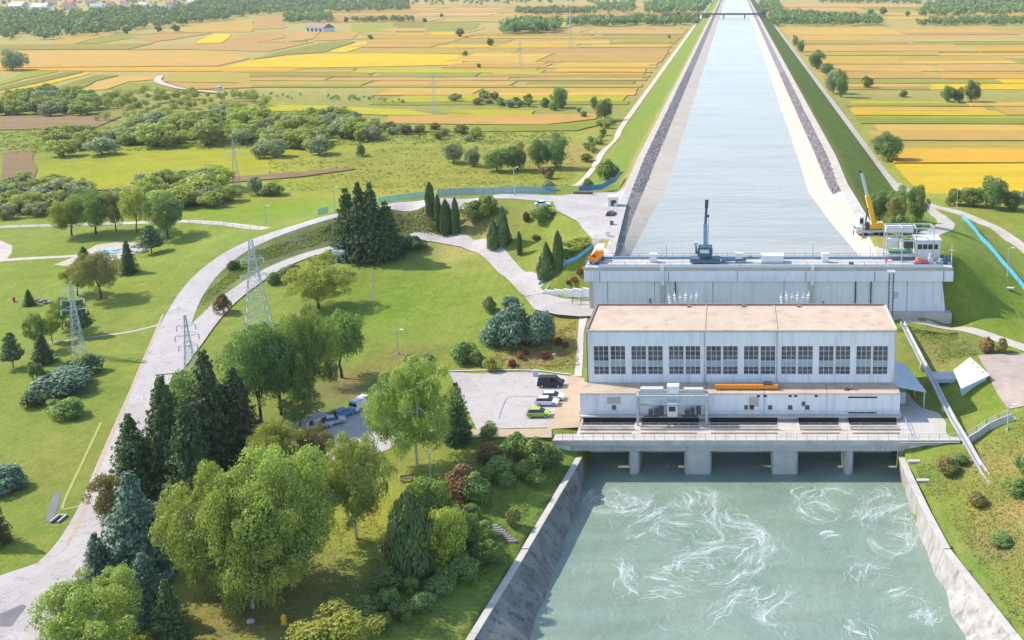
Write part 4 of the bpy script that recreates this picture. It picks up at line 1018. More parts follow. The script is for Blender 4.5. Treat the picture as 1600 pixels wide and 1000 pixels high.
# tailrace wing walls: cap and face panels
def wing(name, label, poly, toe, s):
    w = thing(name, label, 'wall', (poly[1][0], poly[1][1], WATER_T))
    o = w.location
    ys = np.linspace(152.9, 45, 13)
    for i in range(12):
        ya, yb = ys[i] - 0.03, ys[i + 1] + 0.03
        P = []
        for y in (ya, yb):
            xt = float(bank_x(poly, y)); xw = float(np.interp(-y, [-152, -133, -112, -60], toe))
            P.append((xt, xw, y))
        j = 0.05 * ((i * 7) % 3 - 1)
        (a, aw, y0), (b, bw, y1) = P
        zt, zb = -2.45 + j, -9.0
        k = 0.9 * s                                # cap width towards the water
        ext = 0.72
        vs = [(a - k * .4, y0, zt), (a + k * .6, y0, zt), (aw + s * 0.2 + (aw - a) * ext, y0, zb), (a - k * .4, y0, zb),
              (b - k * .4, y1, zt), (b + k * .6, y1, zt), (bw + s * 0.2 + (bw - b) * ext, y1, zb), (b - k * .4, y1, zb)]
        fs = [(0, 1, 5, 4), (1, 2, 6, 5), (0, 4, 7, 3), (0, 3, 2, 1), (4, 5, 6, 7)]
        if s < 0: fs = [f[::-1] for f in fs]
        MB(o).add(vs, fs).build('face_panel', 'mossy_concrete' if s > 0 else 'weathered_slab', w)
        vs = [(a - k * .5, y0 - .02, zt + .14), (a + k * .62, y0 - .02, zt + .14), (b + k * .62, y1 + .02, zt + .14), (b - k * .5, y1 + .02, zt + .14)]
        vs += [(x, y, z - .2) for x, y, z in vs]
        fs = [(3, 2, 1, 0), (0, 1, 5, 4), (1, 2, 6, 5), (2, 3, 7, 6), (3, 0, 4, 7)]
        MB(o).add(vs, fs).build('cap', 'pale_concrete', w)
    return w
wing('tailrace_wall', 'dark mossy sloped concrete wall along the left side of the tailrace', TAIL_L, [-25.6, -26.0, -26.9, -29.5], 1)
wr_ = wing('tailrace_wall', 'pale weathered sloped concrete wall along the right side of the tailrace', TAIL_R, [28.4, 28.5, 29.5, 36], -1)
for px, py in ((1428, 722), (1442, 752)):
    x, y, z = place(px, py)
    st = MB().box(-1.0, 1.0, -.35, .35, -.3, .3).build('concrete_block', 'pale_concrete'); st.location = (x, y, z)
    tag(st, 'flat pale concrete block on the bank, %s along the right tailrace wall' % ('nearer the deck' if py < 730 else 'farther from the deck'), 'block')
# gap ladder in the right wall
gl = thing('wall_ladder', 'dark slot ladder in the sloped right tailrace wall', 'ladder', (29.9, 125.5, -6.2))
MB().bar((-1.2, 0, 0.0), (1.0, 0.9, 3.75), 0.12).build('side_rail', 'dark_steel', gl); MB().bar((-1.2, .45, 0.0), (1.0, 1.35, 3.75), 0.12).build('side_rail', 'dark_steel', gl)
mb = MB()
for k in range(9):
    t = k / 8
    mb.bar((-1.2 + 2.2 * t, .9 * t, 3.75 * t + .03), (-1.2 + 2.2 * t, .45 + .9 * t, 3.75 * t + .03), .08)
mb.build('rungs', 'dark_steel', gl)
# ------------------------------------------------------------------ vegetation: leaf-sized faces on branching skeletons
def leaf_quads(pos, nrm, size, rs, aspect=1.0, up=None):
    """pos (n,3), nrm (n,3): bent leaf quads as (n,4,3)"""
    n = len(pos)
    nrm = nrm / (np.linalg.norm(nrm, axis=1, keepdims=True) + 1e-9)
    r = rs.normal(size=(n, 3)) if up is None else np.tile(np.array(up, float), (n, 1)) + rs.normal(size=(n, 3)) * 0.35
    u = np.cross(nrm, r); u /= (np.linalg.norm(u, axis=1, keepdims=True) + 1e-9)
    v = np.cross(nrm, u)
    s = (size * rs.uniform(0.65, 1.35, n))[:, None]
    a = s * aspect
    return np.stack([pos - v * a * .5, pos + u * s * .36 + nrm * s * .08, pos + v * a * .5, pos - u * s * .36 + nrm * s * .08], 1)
def quads_mesh(name, q, mat_):
    n = len(q)
    me = bpy.data.meshes.new(name)
    me.vertices.add(n * 4)
    me.vertices.foreach_set('co', q.astype(np.float32).ravel())
    me.loops.add(n * 4); me.loops.foreach_set('vertex_index', np.arange(n * 4, dtype=np.int32))
    me.polygons.add(n)
    me.polygons.foreach_set('loop_start', np.arange(0, n * 4, 4, dtype=np.int32))
    me.polygons.foreach_set('loop_total', np.full(n, 4, np.int32))
    me.update(calc_edges=True)
    me.materials.append(MAT[mat_])
    return me
def sph(rs, n):
    v = rs.normal(size=(n, 3))
    return v / np.linalg.norm(v, axis=1, keepdims=True)
def crown_lobed(seed, n, leaf, lobes=34, zc=0.60, hh=0.40, rr=0.5, lo=0.10, hi=0.19, flat=1.0, lean=0.0, up_bias=0.25):
    rs = np.random.RandomState(seed)
    d = sph(rs, lobes)
    t = rs.uniform(0.30, 1.08, lobes) ** 0.6
    r = rs.uniform(lo, hi, lobes)
    ang = np.arctan2(d[:, 1], d[:, 0])
    wob = 1 + 0.16 * np.sin(ang * 2 + seed) + 0.12 * np.sin(ang * 3 + seed * 2.3)
    c = np.stack([d[:, 0] * (rr - r) * t * wob, d[:, 1] * (rr - r) * t * wob, zc + d[:, 2] * (hh - r * flat) * t], 1)
    c[:, 0] += lean * (c[:, 2] - zc)
    k = rs.choice(lobes, n, p=(r ** 2) / (r ** 2).sum())
    dd = sph(rs, n); dd[:, 2] += up_bias; dd /= np.linalg.norm(dd, axis=1, keepdims=True)
    rad = r[k] * (0.55 + 0.55 * rs.uniform(0, 1, n) ** 0.5)
    rad *= 1 + (rs.uniform(size=n) < 0.06) * rs.uniform(.1, .5, n)
    pos = c[k] + dd * rad[:, None] * np.array([1, 1, flat])
    return leaf_quads(pos, dd + rs.normal(size=(n, 3)) * 0.55, leaf, rs), c, r
def crown_weeping(seed, n, leaf, **kw):
    fr = .78 if kw.get('lobes', 0) > 50 else .5
    q, c, r = crown_lobed(seed, int(n * fr), leaf, **kw)
    rs = np.random.RandomState(seed + 99)
    m = int(n * (1 - fr)) // 9
    k = rs.choice(len(c), m)
    dd = sph(rs, m); dd[:, 2] = np.abs(dd[:, 2]) * .5
    st = c[k] + dd * (r[k] * rs.uniform(.7, 1.1, m))[:, None]
    L = rs.uniform(.02, .075, m) if kw.get('lobes', 0) > 50 else rs.uniform(.06, .22, m)
    P = []
    for j in range(9):
        t = j / 8
        P.append(st + np.stack([dd[:, 0] * .03 * np.sin(t * 2), dd[:, 1] * .03 * np.sin(t * 2), -L * t], 1) + rs.normal(size=(m, 3)) * .006)
    P = np.concatenate(P)
    nr = np.concatenate([dd] * 9) + rs.normal(size=(m * 9, 3)) * .5; nr[:, 2] *= .3
    return np.concatenate([q, leaf_quads(P, nr, leaf * .95, rs, 1.5, (0, 0, 1))]), c, r
def crown_conifer(seed, n, leaf, slim=1.0, base=0.04, droop=0.16, power=0.72, layers=26):
    rs = np.random.RandomState(seed)
    P, Nn = [], []
    tot = 0
    for li in range(layers):
        t = (li + rs.uniform(-.3, .3)) / layers
        t = min(max(t, 0), .985)
        z = base + (1 - base) * t
        R = 0.5 * slim * (1 - t) ** power * rs.uniform(.82, 1.12) + 0.012
        nb = int(7 + 9 * (1 - t))
        a0 = rs.uniform(0, 6.28)
        for b in range(nb):
            a = a0 + 6.283 * b / nb + rs.uniform(-.2, .2)
            Rb = R * rs.uniform(.68, 1.15)
            m = max(3, int(n / layers / 11 * (0.35 + Rb / .5)))
            s = rs.uniform(.12, 1, m) ** .7
            wid = rs.normal(size=m) * .28 * Rb * (1.05 - s) + rs.normal(size=m) * .012
            x = np.cos(a) * Rb * s - np.sin(a) * wid
            y = np.sin(a) * Rb * s + np.cos(a) * wid
            zz = z - droop * Rb * s * 1.1 + rs.normal(size=m) * .010 + .05 * Rb * (s > .85)
            P.append(np.stack([x, y, zz], 1))
            nn = np.stack([np.cos(a) * .35 + rs.normal(size=m) * .4, np.sin(a) * .35 + rs.normal(size=m) * .4, np.ones(m) * .8], 1)
            Nn.append(nn)
    P, Nn = np.concatenate(P), np.concatenate(Nn)
    return leaf_quads(P, Nn, leaf, rs, 1.4)
def crown_column(seed, n, leaf, prof):
    rs = np.random.RandomState(seed)
    z = rs.uniform(0.02, 1, n)
    R = np.interp(z, [p[0] for p in prof], [p[1] for p in prof])
    keep = rs.uniform(size=n) < R / R.max() + .15
    z, R = z[keep], R[keep]; n = len(z)
    a = rs.uniform(0, 6.283, n)
    R = R * (1 + .10 * np.sin(a * 3 + z * 9 + seed) + .07 * np.sin(a * 5 - z * 14)) * rs.uniform(.78, 1.08, n)
    P = np.stack([np.cos(a) * R, np.sin(a) * R, z], 1)
    Nn = np.stack([np.cos(a), np.sin(a), np.full(n, .35)], 1) + rs.normal(size=(n, 3)) * .4
    return leaf_quads(P, Nn, leaf, rs, 1.8, (0, 0, 1))
def crown_mound(seed, n, leaf, lobes=16, spiky=0.0):
    rs = np.random.RandomState(seed)
    a = rs.uniform(0, 6.283, lobes); d = rs.uniform(0, .36, lobes) ; d[0] = 0
    r = rs.uniform(.14, .25, lobes)
    c = np.stack([np.cos(a) * d, np.sin(a) * d, rs.uniform(.30, .72, lobes) * (1 - d * 1.0)], 1)
    k = rs.choice(lobes, n, p=r ** 2 / (r ** 2).sum())
    dd = sph(rs, n); dd[:, 2] += .3; dd /= np.linalg.norm(dd, axis=1, keepdims=True)
    P = c[k] + dd * (r[k] * (rs.uniform(.5, 1.0, n) ** .5 + spiky * rs.uniform(0, .35, n)))[:, None] * np.array([1, 1, 1.35])
    P[:, 2] = np.abs(P[:, 2])
    return leaf_quads(P, dd + rs.normal(size=(n, 3)) * .5, leaf, rs, 1.0 + spiky)
def trunk_mesh(seed, mat_, top=.62, r0=.022, lobes=None, limbs=7, lean=0.0):
    rs = np.random.RandomState(seed + 7)
    mb = MB()
    pts = [(rs.normal() * .008 * k, rs.normal() * .008 * k, top * k / 5) for k in range(6)]
    pts[0] = (0, 0, -0.03)
    mb.tube(pts, [r0 * (1.25 - .19 * k) for k in range(6)], 7)
    for j in range(limbs):
        z = rs.uniform(.28, .95) * top
        i = min(int(z / top * 5), 4)
        p = Vector(pts[i]).lerp(Vector(pts[i + 1]), z / top * 5 - i)
        if lobes is not None: q = Vector(lobes[rs.randint(len(lobes))])
        else:
            a = rs.uniform(0, 6.28); q = Vector((math.cos(a) * .3, math.sin(a) * .3, z + .2))
        mid = p.lerp(q, .5) + Vector((0, 0, .03))
        mb.tube([p, mid, p.lerp(q, .92)], [r0 * .5, r0 * .32, r0 * .12], 5, False)
    return mb.mesh('trunk', mat_, smooth=True)

leafmat('leaf_birch', (0.319, 0.401, 0.068), (0.213, 0.302, 0.068), (0.491, 0.488, 0.104), .38)
leafmat('leaf_green', (0.207, 0.296, 0.057), (0.133, 0.212, 0.054), (0.364, 0.413, 0.085), .32)
leafmat('leaf_deep', (0.173, 0.263, 0.063), (0.115, 0.193, 0.057), (0.291, 0.366, 0.083), .25)
leafmat('leaf_yellow', (0.388, 0.414, 0.056), (0.261, 0.332, 0.056), (0.542, 0.498, 0.088), .38)
leafmat('leaf_olive', (0.278, 0.255, 0.068), (0.182, 0.191, 0.054), (0.395, 0.278, 0.088), .3)
leafmat('leaf_grey', (0.345, 0.391, 0.187), (0.253, 0.310, 0.132), (0.460, 0.494, 0.264), .35)
leafmat('leaf_pale', (0.561, 0.542, 0.222), (0.426, 0.446, 0.174), (0.698, 0.659, 0.330), .35)
leafmat('needle_dark', (0.079, 0.132, 0.034), (0.054, 0.093, 0.029), (0.148, 0.203, 0.043), .12)
leafmat('needle_green', (0.111, 0.184, 0.054), (0.073, 0.131, 0.042), (0.191, 0.255, 0.075), .15)
leafmat('needle_blue', (0.140, 0.223, 0.141), (0.091, 0.162, 0.105), (0.237, 0.322, 0.202), .12)
leafmat('needle_juniper', (0.142, 0.235, 0.142), (0.094, 0.170, 0.104), (0.235, 0.330, 0.198), .15)
leafmat('leaf_red', (0.282, 0.077, 0.047), (0.179, 0.059, 0.037), (0.427, 0.136, 0.077), .3)
leafmat('leaf_rust', (0.254, 0.134, 0.052), (0.178, 0.111, 0.042), (0.298, 0.236, 0.075), .3)

leafmat('leaf_scrub', (0.429, 0.473, 0.084), (0.329, 0.394, 0.072), (0.543, 0.551, 0.120), .45)
leafmat('leaf_scrub_dim', (0.375, 0.419, 0.096), (0.282, 0.337, 0.072), (0.507, 0.515, 0.132), .42)
VAR = {}
def variant(kind, mat_, i):
    """mesh pair (crown, trunk) for a kind, colour and variant number; height and width are 1"""
    key = (kind, mat_, i)
    if key in VAR: return VAR[key]
    sd = sum(ord(ch) for ch in kind) * 13 + i * 71
    tr = None
    if kind == 'birch':
        q, c, r = crown_weeping(sd, 36000, .0172, lobes=90, zc=.55, hh=.45, lo=.045, hi=.115); tr = trunk_mesh(sd, 'birch_bark', .75, .016, c, 9)
    elif kind == 'birchlow':
        q, c, r = crown_weeping(sd, 40000, .017, lobes=110, zc=.50, hh=.50, lo=.04, hi=.11); tr = trunk_mesh(sd, 'birch_bark', .75, .016, c, 9)
    elif kind == 'broad':
        q, c, r = crown_lobed(sd, 20000, .0225, 80, .58, .42, lo=.05, hi=.125); tr = trunk_mesh(sd, 'bark', .6, .022, c, 8)
    elif kind == 'loose':
        q, c, r = crown_lobed(sd, 8000, .031, 26, .58, .43, lo=.07, hi=.15); tr = trunk_mesh(sd, 'bark', .62, .018, c, 9)
    elif kind == 'bushtree':
        q, c, r = crown_lobed(sd, 9000, .036, 36, .49, .49, lo=.08, hi=.17); tr = trunk_mesh(sd, 'bark', .4, .025, c, 5)
    elif kind == 'far':
        q, c, r = crown_lobed(sd, 2200, .075, 22, .48, .5, lo=.09, hi=.19); tr = trunk_mesh(sd, 'bark', .35, .03, c, 2)
    elif kind == 'willow':
        q, c, r = crown_weeping(sd, 14000, .027, lobes=26, zc=.62, hh=.38, hi=.16); tr = trunk_mesh(sd, 'bark', .55, .025, c, 7)
    elif kind == 'spruce':
        q = crown_conifer(sd, 14000, .032); tr = trunk_mesh(sd, 'bark', .97, .016, None, 0)
    elif kind == 'fir':
        q = crown_conifer(sd, 8000, .038, .92, .08, .05, .72, 22); tr = trunk_mesh(sd, 'bark', .97, .016, None, 0)
    elif kind == 'pine':
        q = crown_conifer(sd, 3600, .055, 1.0, .22, -.12, .55, 13); tr = trunk_mesh(sd, 'bark', .95, .02, None, 0)
    elif kind == 'cypress':
        q = crown_column(sd, 4200, .05, [(0, .36), (.08, .46), (.3, .5), (.6, .46), (.85, .32), (1, .06)])
        tr = trunk_mesh(sd, 'bark', .9, .05, None, 0)
    elif kind == 'cone':
        q = crown_column(sd, 4200, .06, [(0, .40), (.12, .5), (.3, .48), (.6, .32), (.85, .14), (1, .02)]); tr = trunk_mesh(sd, 'bark', .9, .03, None, 0)
    elif kind == 'bush':
        q = crown_mound(sd, 4500, .062); tr = trunk_mesh(sd, 'bark', .5, .03, None, 6)
    elif kind == 'juniper':
        q = crown_mound(sd, 5500, .058, 24, .9); tr = trunk_mesh(sd, 'bark', .35, .03, None, 5)
    elif kind == 'shrub':
        q = crown_mound(sd, 1100, .12, 9, .4); tr = trunk_mesh(sd, 'bark', .5, .03, None, 4)
    q = q.copy()
    ext = np.percentile(q[..., 2], 99.7)
    q[..., 2] /= ext
    rx = np.percentile(np.hypot(q[..., 0], q[..., 1]), 99)
    q[..., :2] *= .5 / rx
    VAR[key] = (quads_mesh('crown', q, mat_), tr)
    return VAR[key]
_vc = {}
trng = random.Random(77)
NV = {'birch': 3, 'birchlow': 3, 'broad': 3, 'loose': 2, 'bushtree': 2, 'far': 3, 'willow': 1, 'spruce': 3, 'fir': 2, 'pine': 1, 'cypress': 2, 'cone': 1, 'bush': 3, 'juniper': 2, 'shrub': 2}
def tree_at(name, kind, mat_, x, y, z, w, h, label, cat='tree', group=None, rz=None):
    k = (kind, mat_)
    i = _vc.get(k, 0); _vc[k] = i + 1
    cm, tm = variant(kind, mat_, i % NV[kind])
    rz = trng.uniform(0, 6.28) if rz is None else rz
    o = thing(name, label, cat, (x, y, z - 0.05), rz, group)
    sx, sy = w * trng.uniform(.94, 1.06), w * trng.uniform(.94, 1.06)
    link('crown', cm, o, scale=(sx, sy, h))
    if tm: link('trunk', tm, o, scale=(max(sx, h * .7) * .9, max(sy, h * .7) * .9, h) if kind not in ('cypress',) else (sx, sy, h))
    return o
NAMES = {'birch': 'birch_tree', 'birchlow': 'birch_tree', 'broad': 'broadleaf_tree', 'loose': 'young_tree', 'bushtree': 'bushy_tree', 'far': 'field_tree', 'willow': 'willow_tree', 'spruce': 'spruce_tree', 'fir': 'fir_tree', 'pine': 'pine_tree', 'cypress': 'cypress_tree', 'cone': 'conical_thuja', 'bush': 'round_bush', 'juniper': 'juniper_bush', 'shrub': 'low_shrub'}
def plant(kind, mat_, px, pyb, pyt, wpx, label, group=None, cat=None):
    """base pixel, top pixel and width in pixels as read from the photograph"""
    x, y, z = place(px, pyb)
    s = PPM(x, y, z)
    w = wpx / s
    bushy = kind in ('bush', 'juniper', 'shrub')
    yy = y + (w * .3 if bushy else 0)            # the base pixel of a bush is its near rim
    h = ZAT(pyt, yy + w * (.12 if bushy else 0.05)) - z
    if bushy: z = float(hgt(x * yy / y, yy, False)[0]); x = x * yy / y; h = max(ZAT(pyt, yy + w * .15) - z, w * .35)
    c = cat or ('bush' if bushy else 'tree')
    return tree_at(NAMES[kind], kind, mat_, x, yy, z, w, max(h, .5), label, c, group)
PL = [
 # lower left corner
 ('birchlow', 'leaf_birch', 150, 1045, 905, 200, 'light green birch cut by the bottom edge beside the forecourt'),
 ('spruce', 'needle_green', 268, 1012, 905, 72, 'small dark green spruce at the bottom edge right of the corner birch'),
 ('spruce', 'needle_blue', 218, 905, 736, 128, 'tall silvery blue spruce, largest of the blue spruces by the road'),
 ('spruce', 'needle_blue', 158, 925, 832, 66, 'small blue spruce at the road edge, leftmost of the blue spruces'),
 ('spruce', 'needle_blue', 232, 968, 862, 76, 'blue spruce nearest the bottom edge, in front of the tall one'),
 ('bushtree', 'leaf_olive', 175, 812, 738, 64, 'olive brown round tree between the road and the tall blue spruce'),
 ('spruce', 'needle_dark', 213, 768, 646, 92, 'dark spruce standing alone at the road edge left of the spruce wood'),
 ('spruce', 'needle_dark', 268, 752, 588, 104, 'dark spruce with a pointed top at the left end of the spruce wood'),
 ('spruce', 'needle_dark', 302, 772, 622, 92, 'dark spruce at the front of the spruce wood'),
 ('spruce', 'needle_dark', 334, 728, 548, 110, 'tallest dark spruce in the middle of the spruce wood'),
 ('spruce', 'needle_dark', 375, 715, 575, 96, 'dark spruce at the right end of the spruce wood behind the big birch'),
 ('broad', 'leaf_deep', 310, 690, 575, 90, 'deep green leafy tree rising behind the spruce wood beside the thin pylon'),
 ('broad', 'leaf_deep', 408, 660, 508, 110, 'deep green tall tree behind the spruce wood with bare dark trunk'),
 ('broad', 'leaf_green', 440, 648, 500, 96, 'tall mid green tree with two dark trunks left of the slender birch'),
 ('birch', 'leaf_green', 487, 645, 482, 96, 'slender tall birch with leaning white trunk left of the weeping willow'),
 ('willow', 'leaf_green', 534, 590, 488, 92, 'weeping willow with hanging branches above the small dark mound'),
 ('broad', 'leaf_yellow', 498, 482, 412, 104, 'yellow green spreading tree right of the four-legged pylon'),
 ('loose', 'leaf_yellow', 508, 430, 392, 56, 'small yellow green tree beside the little white shed'),
 ('bushtree', 'leaf_green', 400, 590, 512, 80, 'leafy tree just below the four-legged pylon'),
 ('loose', 'leaf_green', 470, 668, 606, 70, 'low leafy sapling under the slender birch'),
 # the big birches
 ('birchlow', 'leaf_birch', 340, 925, 725, 175, 'huge light green birch, left one of the big pair on the lawn'),
 ('birchlow', 'leaf_birch', 445, 912, 695, 190, 'huge light green birch, right one of the big pair on the lawn'),
 ('birchlow', 'leaf_birch', 395, 950, 750, 180, 'spreading light green birch in front of the big pair'),
 ('broad', 'leaf_yellow', 435, 765, 660, 90, 'yellow green tree behind the big birches beside the lower yard'),
 ('broad', 'leaf_olive', 492, 748, 662, 66, 'olive tree between the big birches and the parked blue cars'),
 ('birch', 'leaf_birch', 557, 842, 682, 125, 'birch with a clearly visible white trunk on a patch of yellow grass'),
 ('birch', 'leaf_birch', 652, 728, 562, 148, 'large birch in front of the parking lot'),
 ('spruce', 'needle_dark', 716, 690, 598, 56, 'dark spruce against the left edge of the parking lot'),
 ('bushtree', 'leaf_green', 766, 688, 660, 36, 'small round green tree at the corner of the parking lot'),
 # thicket above the left tailrace wall
 ('cypress', 'needle_green', 642, 895, 768, 80, 'broad dense dark green columnar tree at the left of the thicket'),
 ('bushtree', 'leaf_yellow', 702, 885, 788, 76, 'yellow green tree in the thicket above the tailrace wall'),
 ('bushtree', 'leaf_green', 668, 815, 745, 76, 'leafy green tree at the back of the thicket'),
 ('bushtree', 'leaf_deep', 735, 858, 800, 52, 'dark tree at the right side of the thicket'),
 ('bush', 'leaf_deep', 726, 912, 862, 54, 'round dark bush just right of the thicket'),
 ('bush', 'leaf_green', 766, 888, 840, 46, 'round green bush beside the stone steps'),
 ('bush', 'leaf_deep', 685, 938, 902, 64, 'low wide dark bush below the thicket'),
 ('bush', 'leaf_deep', 604, 965, 918, 48, 'round dark bush in the lower group of three, right one'),
 ('bush', 'leaf_deep', 572, 972, 928, 48, 'round dark bush in the lower group of three, left one'),
 ('bush', 'leaf_deep', 600, 930, 880, 62, 'dark bush behind the lower group of three on the bank edge'),
 ('bush', 'leaf_deep', 630, 975, 940, 36, 'small dark bush on the bank right of the lower group of three'),
 ('bushtree', 'leaf_yellow', 520, 1040, 958, 150, 'large light green bush cut by the bottom edge near the big birches'),
 ('bush', 'leaf_rust', 722, 785, 722, 66, 'reddish brown bush on the bank above the thicket'),
 ('bush', 'leaf_deep', 745, 792, 735, 48, 'dark bush touching the right side of the reddish brown bush'),
 ('bush', 'leaf_rust', 762, 728, 690, 44, 'brownish bush on the bank below the parking lot corner'),
 ('bush', 'leaf_deep', 778, 752, 712, 48, 'dark bush on the bank beside the brownish one'),
 ('bush', 'leaf_green', 792, 764, 734, 34, 'small green bush below the row on the bank'),
 ('bush', 'leaf_deep', 806, 722, 676, 46, 'dark bush at the left end of the group by the deck'),
 ('bush', 'leaf_green', 836, 742, 680, 62, 'largest green bush of the group by the deck'),
 ('bush', 'leaf_deep', 862, 738, 694, 40, 'dark bush nearest the left abutment of the deck'),
 ('bush', 'leaf_green', 840, 762, 732, 34, 'small green bush in front of the group by the deck'),
 ('shrub', 'leaf_olive', 800, 830, 792, 32, 'thin spiky olive shrub alone on the grassy bank'),
 ('bush', 'leaf_green', 660, 905, 868, 48, 'green bush touching the foot of the broad columnar tree'),
 ('bush', 'leaf_deep', 622, 915, 880, 44, 'dark bush left of the broad columnar tree base'),
 ('bush', 'leaf_green', 700, 915, 880, 44, 'green bush in front of the yellow green thicket tree'),
 ('bush', 'leaf_deep', 745, 885, 850, 40, 'dark bush between the thicket and the stone steps'),
 ('bush', 'leaf_green', 755, 845, 812, 38, 'green bush at the right back of the thicket'),
 ('bush', 'leaf_green', 692, 805, 768, 44, 'green bush left of the reddish brown bush'),
 ('bush', 'leaf_deep', 660, 960, 925, 44, 'dark bush low on the bank below the thicket'),
 ('bush', 'leaf_green', 640, 930, 900, 36, 'green bush beside the lower group of three'),
 ('bush', 'leaf_green', 820, 752, 716, 40, 'green bush filling the front of the group by the deck'),
 ('bush', 'leaf_green', 760, 760, 728, 34, 'green bush in the middle of the row on the bank'),
 ('bush', 'leaf_deep', 735, 815, 785, 36, 'dark bush just below the reddish brown bush'),
 ('bush', 'leaf_green', 548, 960, 930, 40, 'green bush left of the lower group of three'),
 ('bushtree', 'leaf_green', 720, 860, 795, 56, 'green tree filling the middle of the thicket'),
 ('bush', 'leaf_green', 590, 990, 955, 44, 'green bush in front of the lower group of three'),
 # west lawn
 ('juniper', 'needle_juniper', 8, 775, 725, 70, 'bluish juniper at the left edge of the photograph'),
 ('spruce', 'needle_dark', -8, 850, 765, 50, 'dark spruce cut by the left edge below the juniper'),
 ('bush', 'leaf_green', 112, 658, 620, 58, 'bright green clipped bush at the front of the lawn group'),
 ('bush', 'leaf_green', 86, 642, 622, 32, 'small bright green bush touching the clipped one'),
 ('juniper', 'needle_dark', 56, 638, 608, 46, 'dark low juniper left of the clipped green bush'),
 ('juniper', 'needle_juniper', 100, 622, 585, 92, 'wide blue green spreading juniper in the middle of the lawn'),
 ('bush', 'leaf_deep', 58, 595, 566, 22, 'dark round bush, left of two on the lawn by the pine'),
 ('bush', 'leaf_deep', 74, 594, 578, 18, 'smaller dark round bush, right of two on the lawn by the pine'),
 ('bush', 'needle_green', 138, 588, 552, 46, 'dense dark thuja mound in front of the tall left pylon'),
 ('bush', 'needle_dark', 110, 584, 562, 20, 'narrow dark thuja touching the left of the mound by the pylon'),
 ('pine', 'needle_green', 21, 575, 520, 36, 'thin open pine near the left edge on the lawn'),
 ('spruce', 'needle_dark', 68, 567, 520, 38, 'dark spruce right of the thin pine on the lawn'),
 ('loose', 'leaf_green', 60, 548, 490, 46, 'loose young tree behind the dark lawn spruce'),
 ('loose', 'leaf_yellow', 82, 535, 492, 36, 'yellowish young tree left of the tall left pylon'),
 ('pine', 'needle_green', 128, 525, 468, 42, 'flat-topped pine behind the tall left pylon'),
 ('broad', 'leaf_green', 98, 515, 465, 44, 'leafy tree just left of the flat-topped pine'),
 ('loose', 'leaf_yellow', 122, 462, 410, 56, 'yellowish tree, left one of the pair by the ornamental pond'),
 ('broad', 'leaf_olive', 158, 466, 392, 74, 'large yellow green tree with dark shadow by the ornamental pond'),
 ('spruce', 'needle_dark', 202, 428, 376, 30, 'dark spruce right of the ornamental pond'),
 ('spruce', 'needle_dark', 132, 410, 385, 26, 'small dark spruce left of the ornamental pond'),
 ('pine', 'needle_green', 237, 396, 352, 42, 'umbrella shaped pine on the lawn right of the pond'),
 ('spruce', 'needle_dark', 46, 477, 452, 20, 'tiny dark spruce beside a heap of stones on the lawn'),
 ('broad', 'leaf_yellow', 112, 368, 308, 60, 'leftmost of the row of park trees along the west path'),
 ('broad', 'leaf_green', 150, 366, 296, 66, 'second from left in the row of park trees along the west path'),
 ('loose', 'leaf_olive', 182, 362, 300, 46, 'brownish third tree in the row of park trees along the west path'),
 ('loose', 'leaf_yellow', 215, 364, 292, 62, 'airy yellow green fourth tree in the row along the west path'),
 ('broad', 'leaf_deep', 262, 372, 302, 64, 'dark green rightmost tree in the row along the west path'),
 ('bush', 'leaf_rust', 350, 492, 458, 30, 'round reddish brown bush beside the lower road'),
 ('bush', 'needle_dark', 366, 424, 406, 24, 'dark round bush between the two curving roads'),
 ('bush', 'leaf_deep', 430, 446, 424, 30, 'dark bush beside the lower road right of the pylon'),
 ('bush', 'leaf_green', 456, 436, 412, 36, 'green bush beside the lower road near the white shed'),
 # spruces and bank planting below the upper road
 ('spruce', 'needle_dark', 546, 400, 295, 62, 'leftmost dark spruce of the tight group below the upper road'),
 ('spruce', 'needle_dark', 566, 404, 286, 62, 'second dark spruce of the tight group below the upper road'),
 ('spruce', 'needle_dark', 584, 404, 286, 62, 'third dark spruce of the tight group below the upper road'),
 ('spruce', 'needle_dark', 606, 402, 315, 60, 'shorter rightmost dark spruce of the tight group below the upper road'),
 ('juniper', 'needle_dark', 628, 396, 365, 40, 'dark juniper at the foot of the tight spruce group'),
 ('juniper', 'needle_dark', 650, 394, 368, 34, 'low dark juniper at the end of the lower road bend'),
 ('cypress', 'needle_dark', 673, 335, 284, 16, 'dark cypress standing apart at the left of the cypress row'),
 ('cypress', 'needle_dark', 686, 360, 303, 13, 'narrow dark cypress, second in the cypress row'),
 ('cypress', 'needle_dark', 698, 368, 311, 20, 'broadest cypress in the middle of the cypress row'),
 ('cypress', 'needle_dark', 713, 366, 308, 14, 'slim dark cypress at the right of the cypress row'),
 ('bush', 'leaf_green', 742, 354, 312, 46, 'large rounded bush right of the cypress row'),
 ('bush', 'leaf_green', 764, 344, 304, 44, 'large rounded bush behind, against the upper road'),
 ('cone', 'needle_green', 772, 388, 341, 26, 'conical dark thuja, left of the pair on the bank'),
 ('cone', 'needle_green', 787, 382, 322, 26, 'taller conical dark thuja, right of the pair on the bank'),
 ('cypress', 'needle_dark', 812, 398, 361, 10, 'thin lone cypress casting a shadow on the bank'),
 ('shrub', 'leaf_olive', 838, 378, 365, 14, 'small olive shrub right of the thin lone cypress'),
 ('bush', 'leaf_green', 848, 352, 320, 38, 'rounded bush at the edge of the plaza'),
 ('shrub', 'leaf_rust', 822, 350, 330, 16, 'thin brownish shrub left of the rounded plaza bush'),
 ('cone', 'needle_green', 855, 436, 378, 34, 'dark conical thuja at the lower end of the blue railing'),
 ('cypress', 'needle_dark', 873, 424, 360, 20, 'dark cypress behind the conical thuja by the blue railing'),
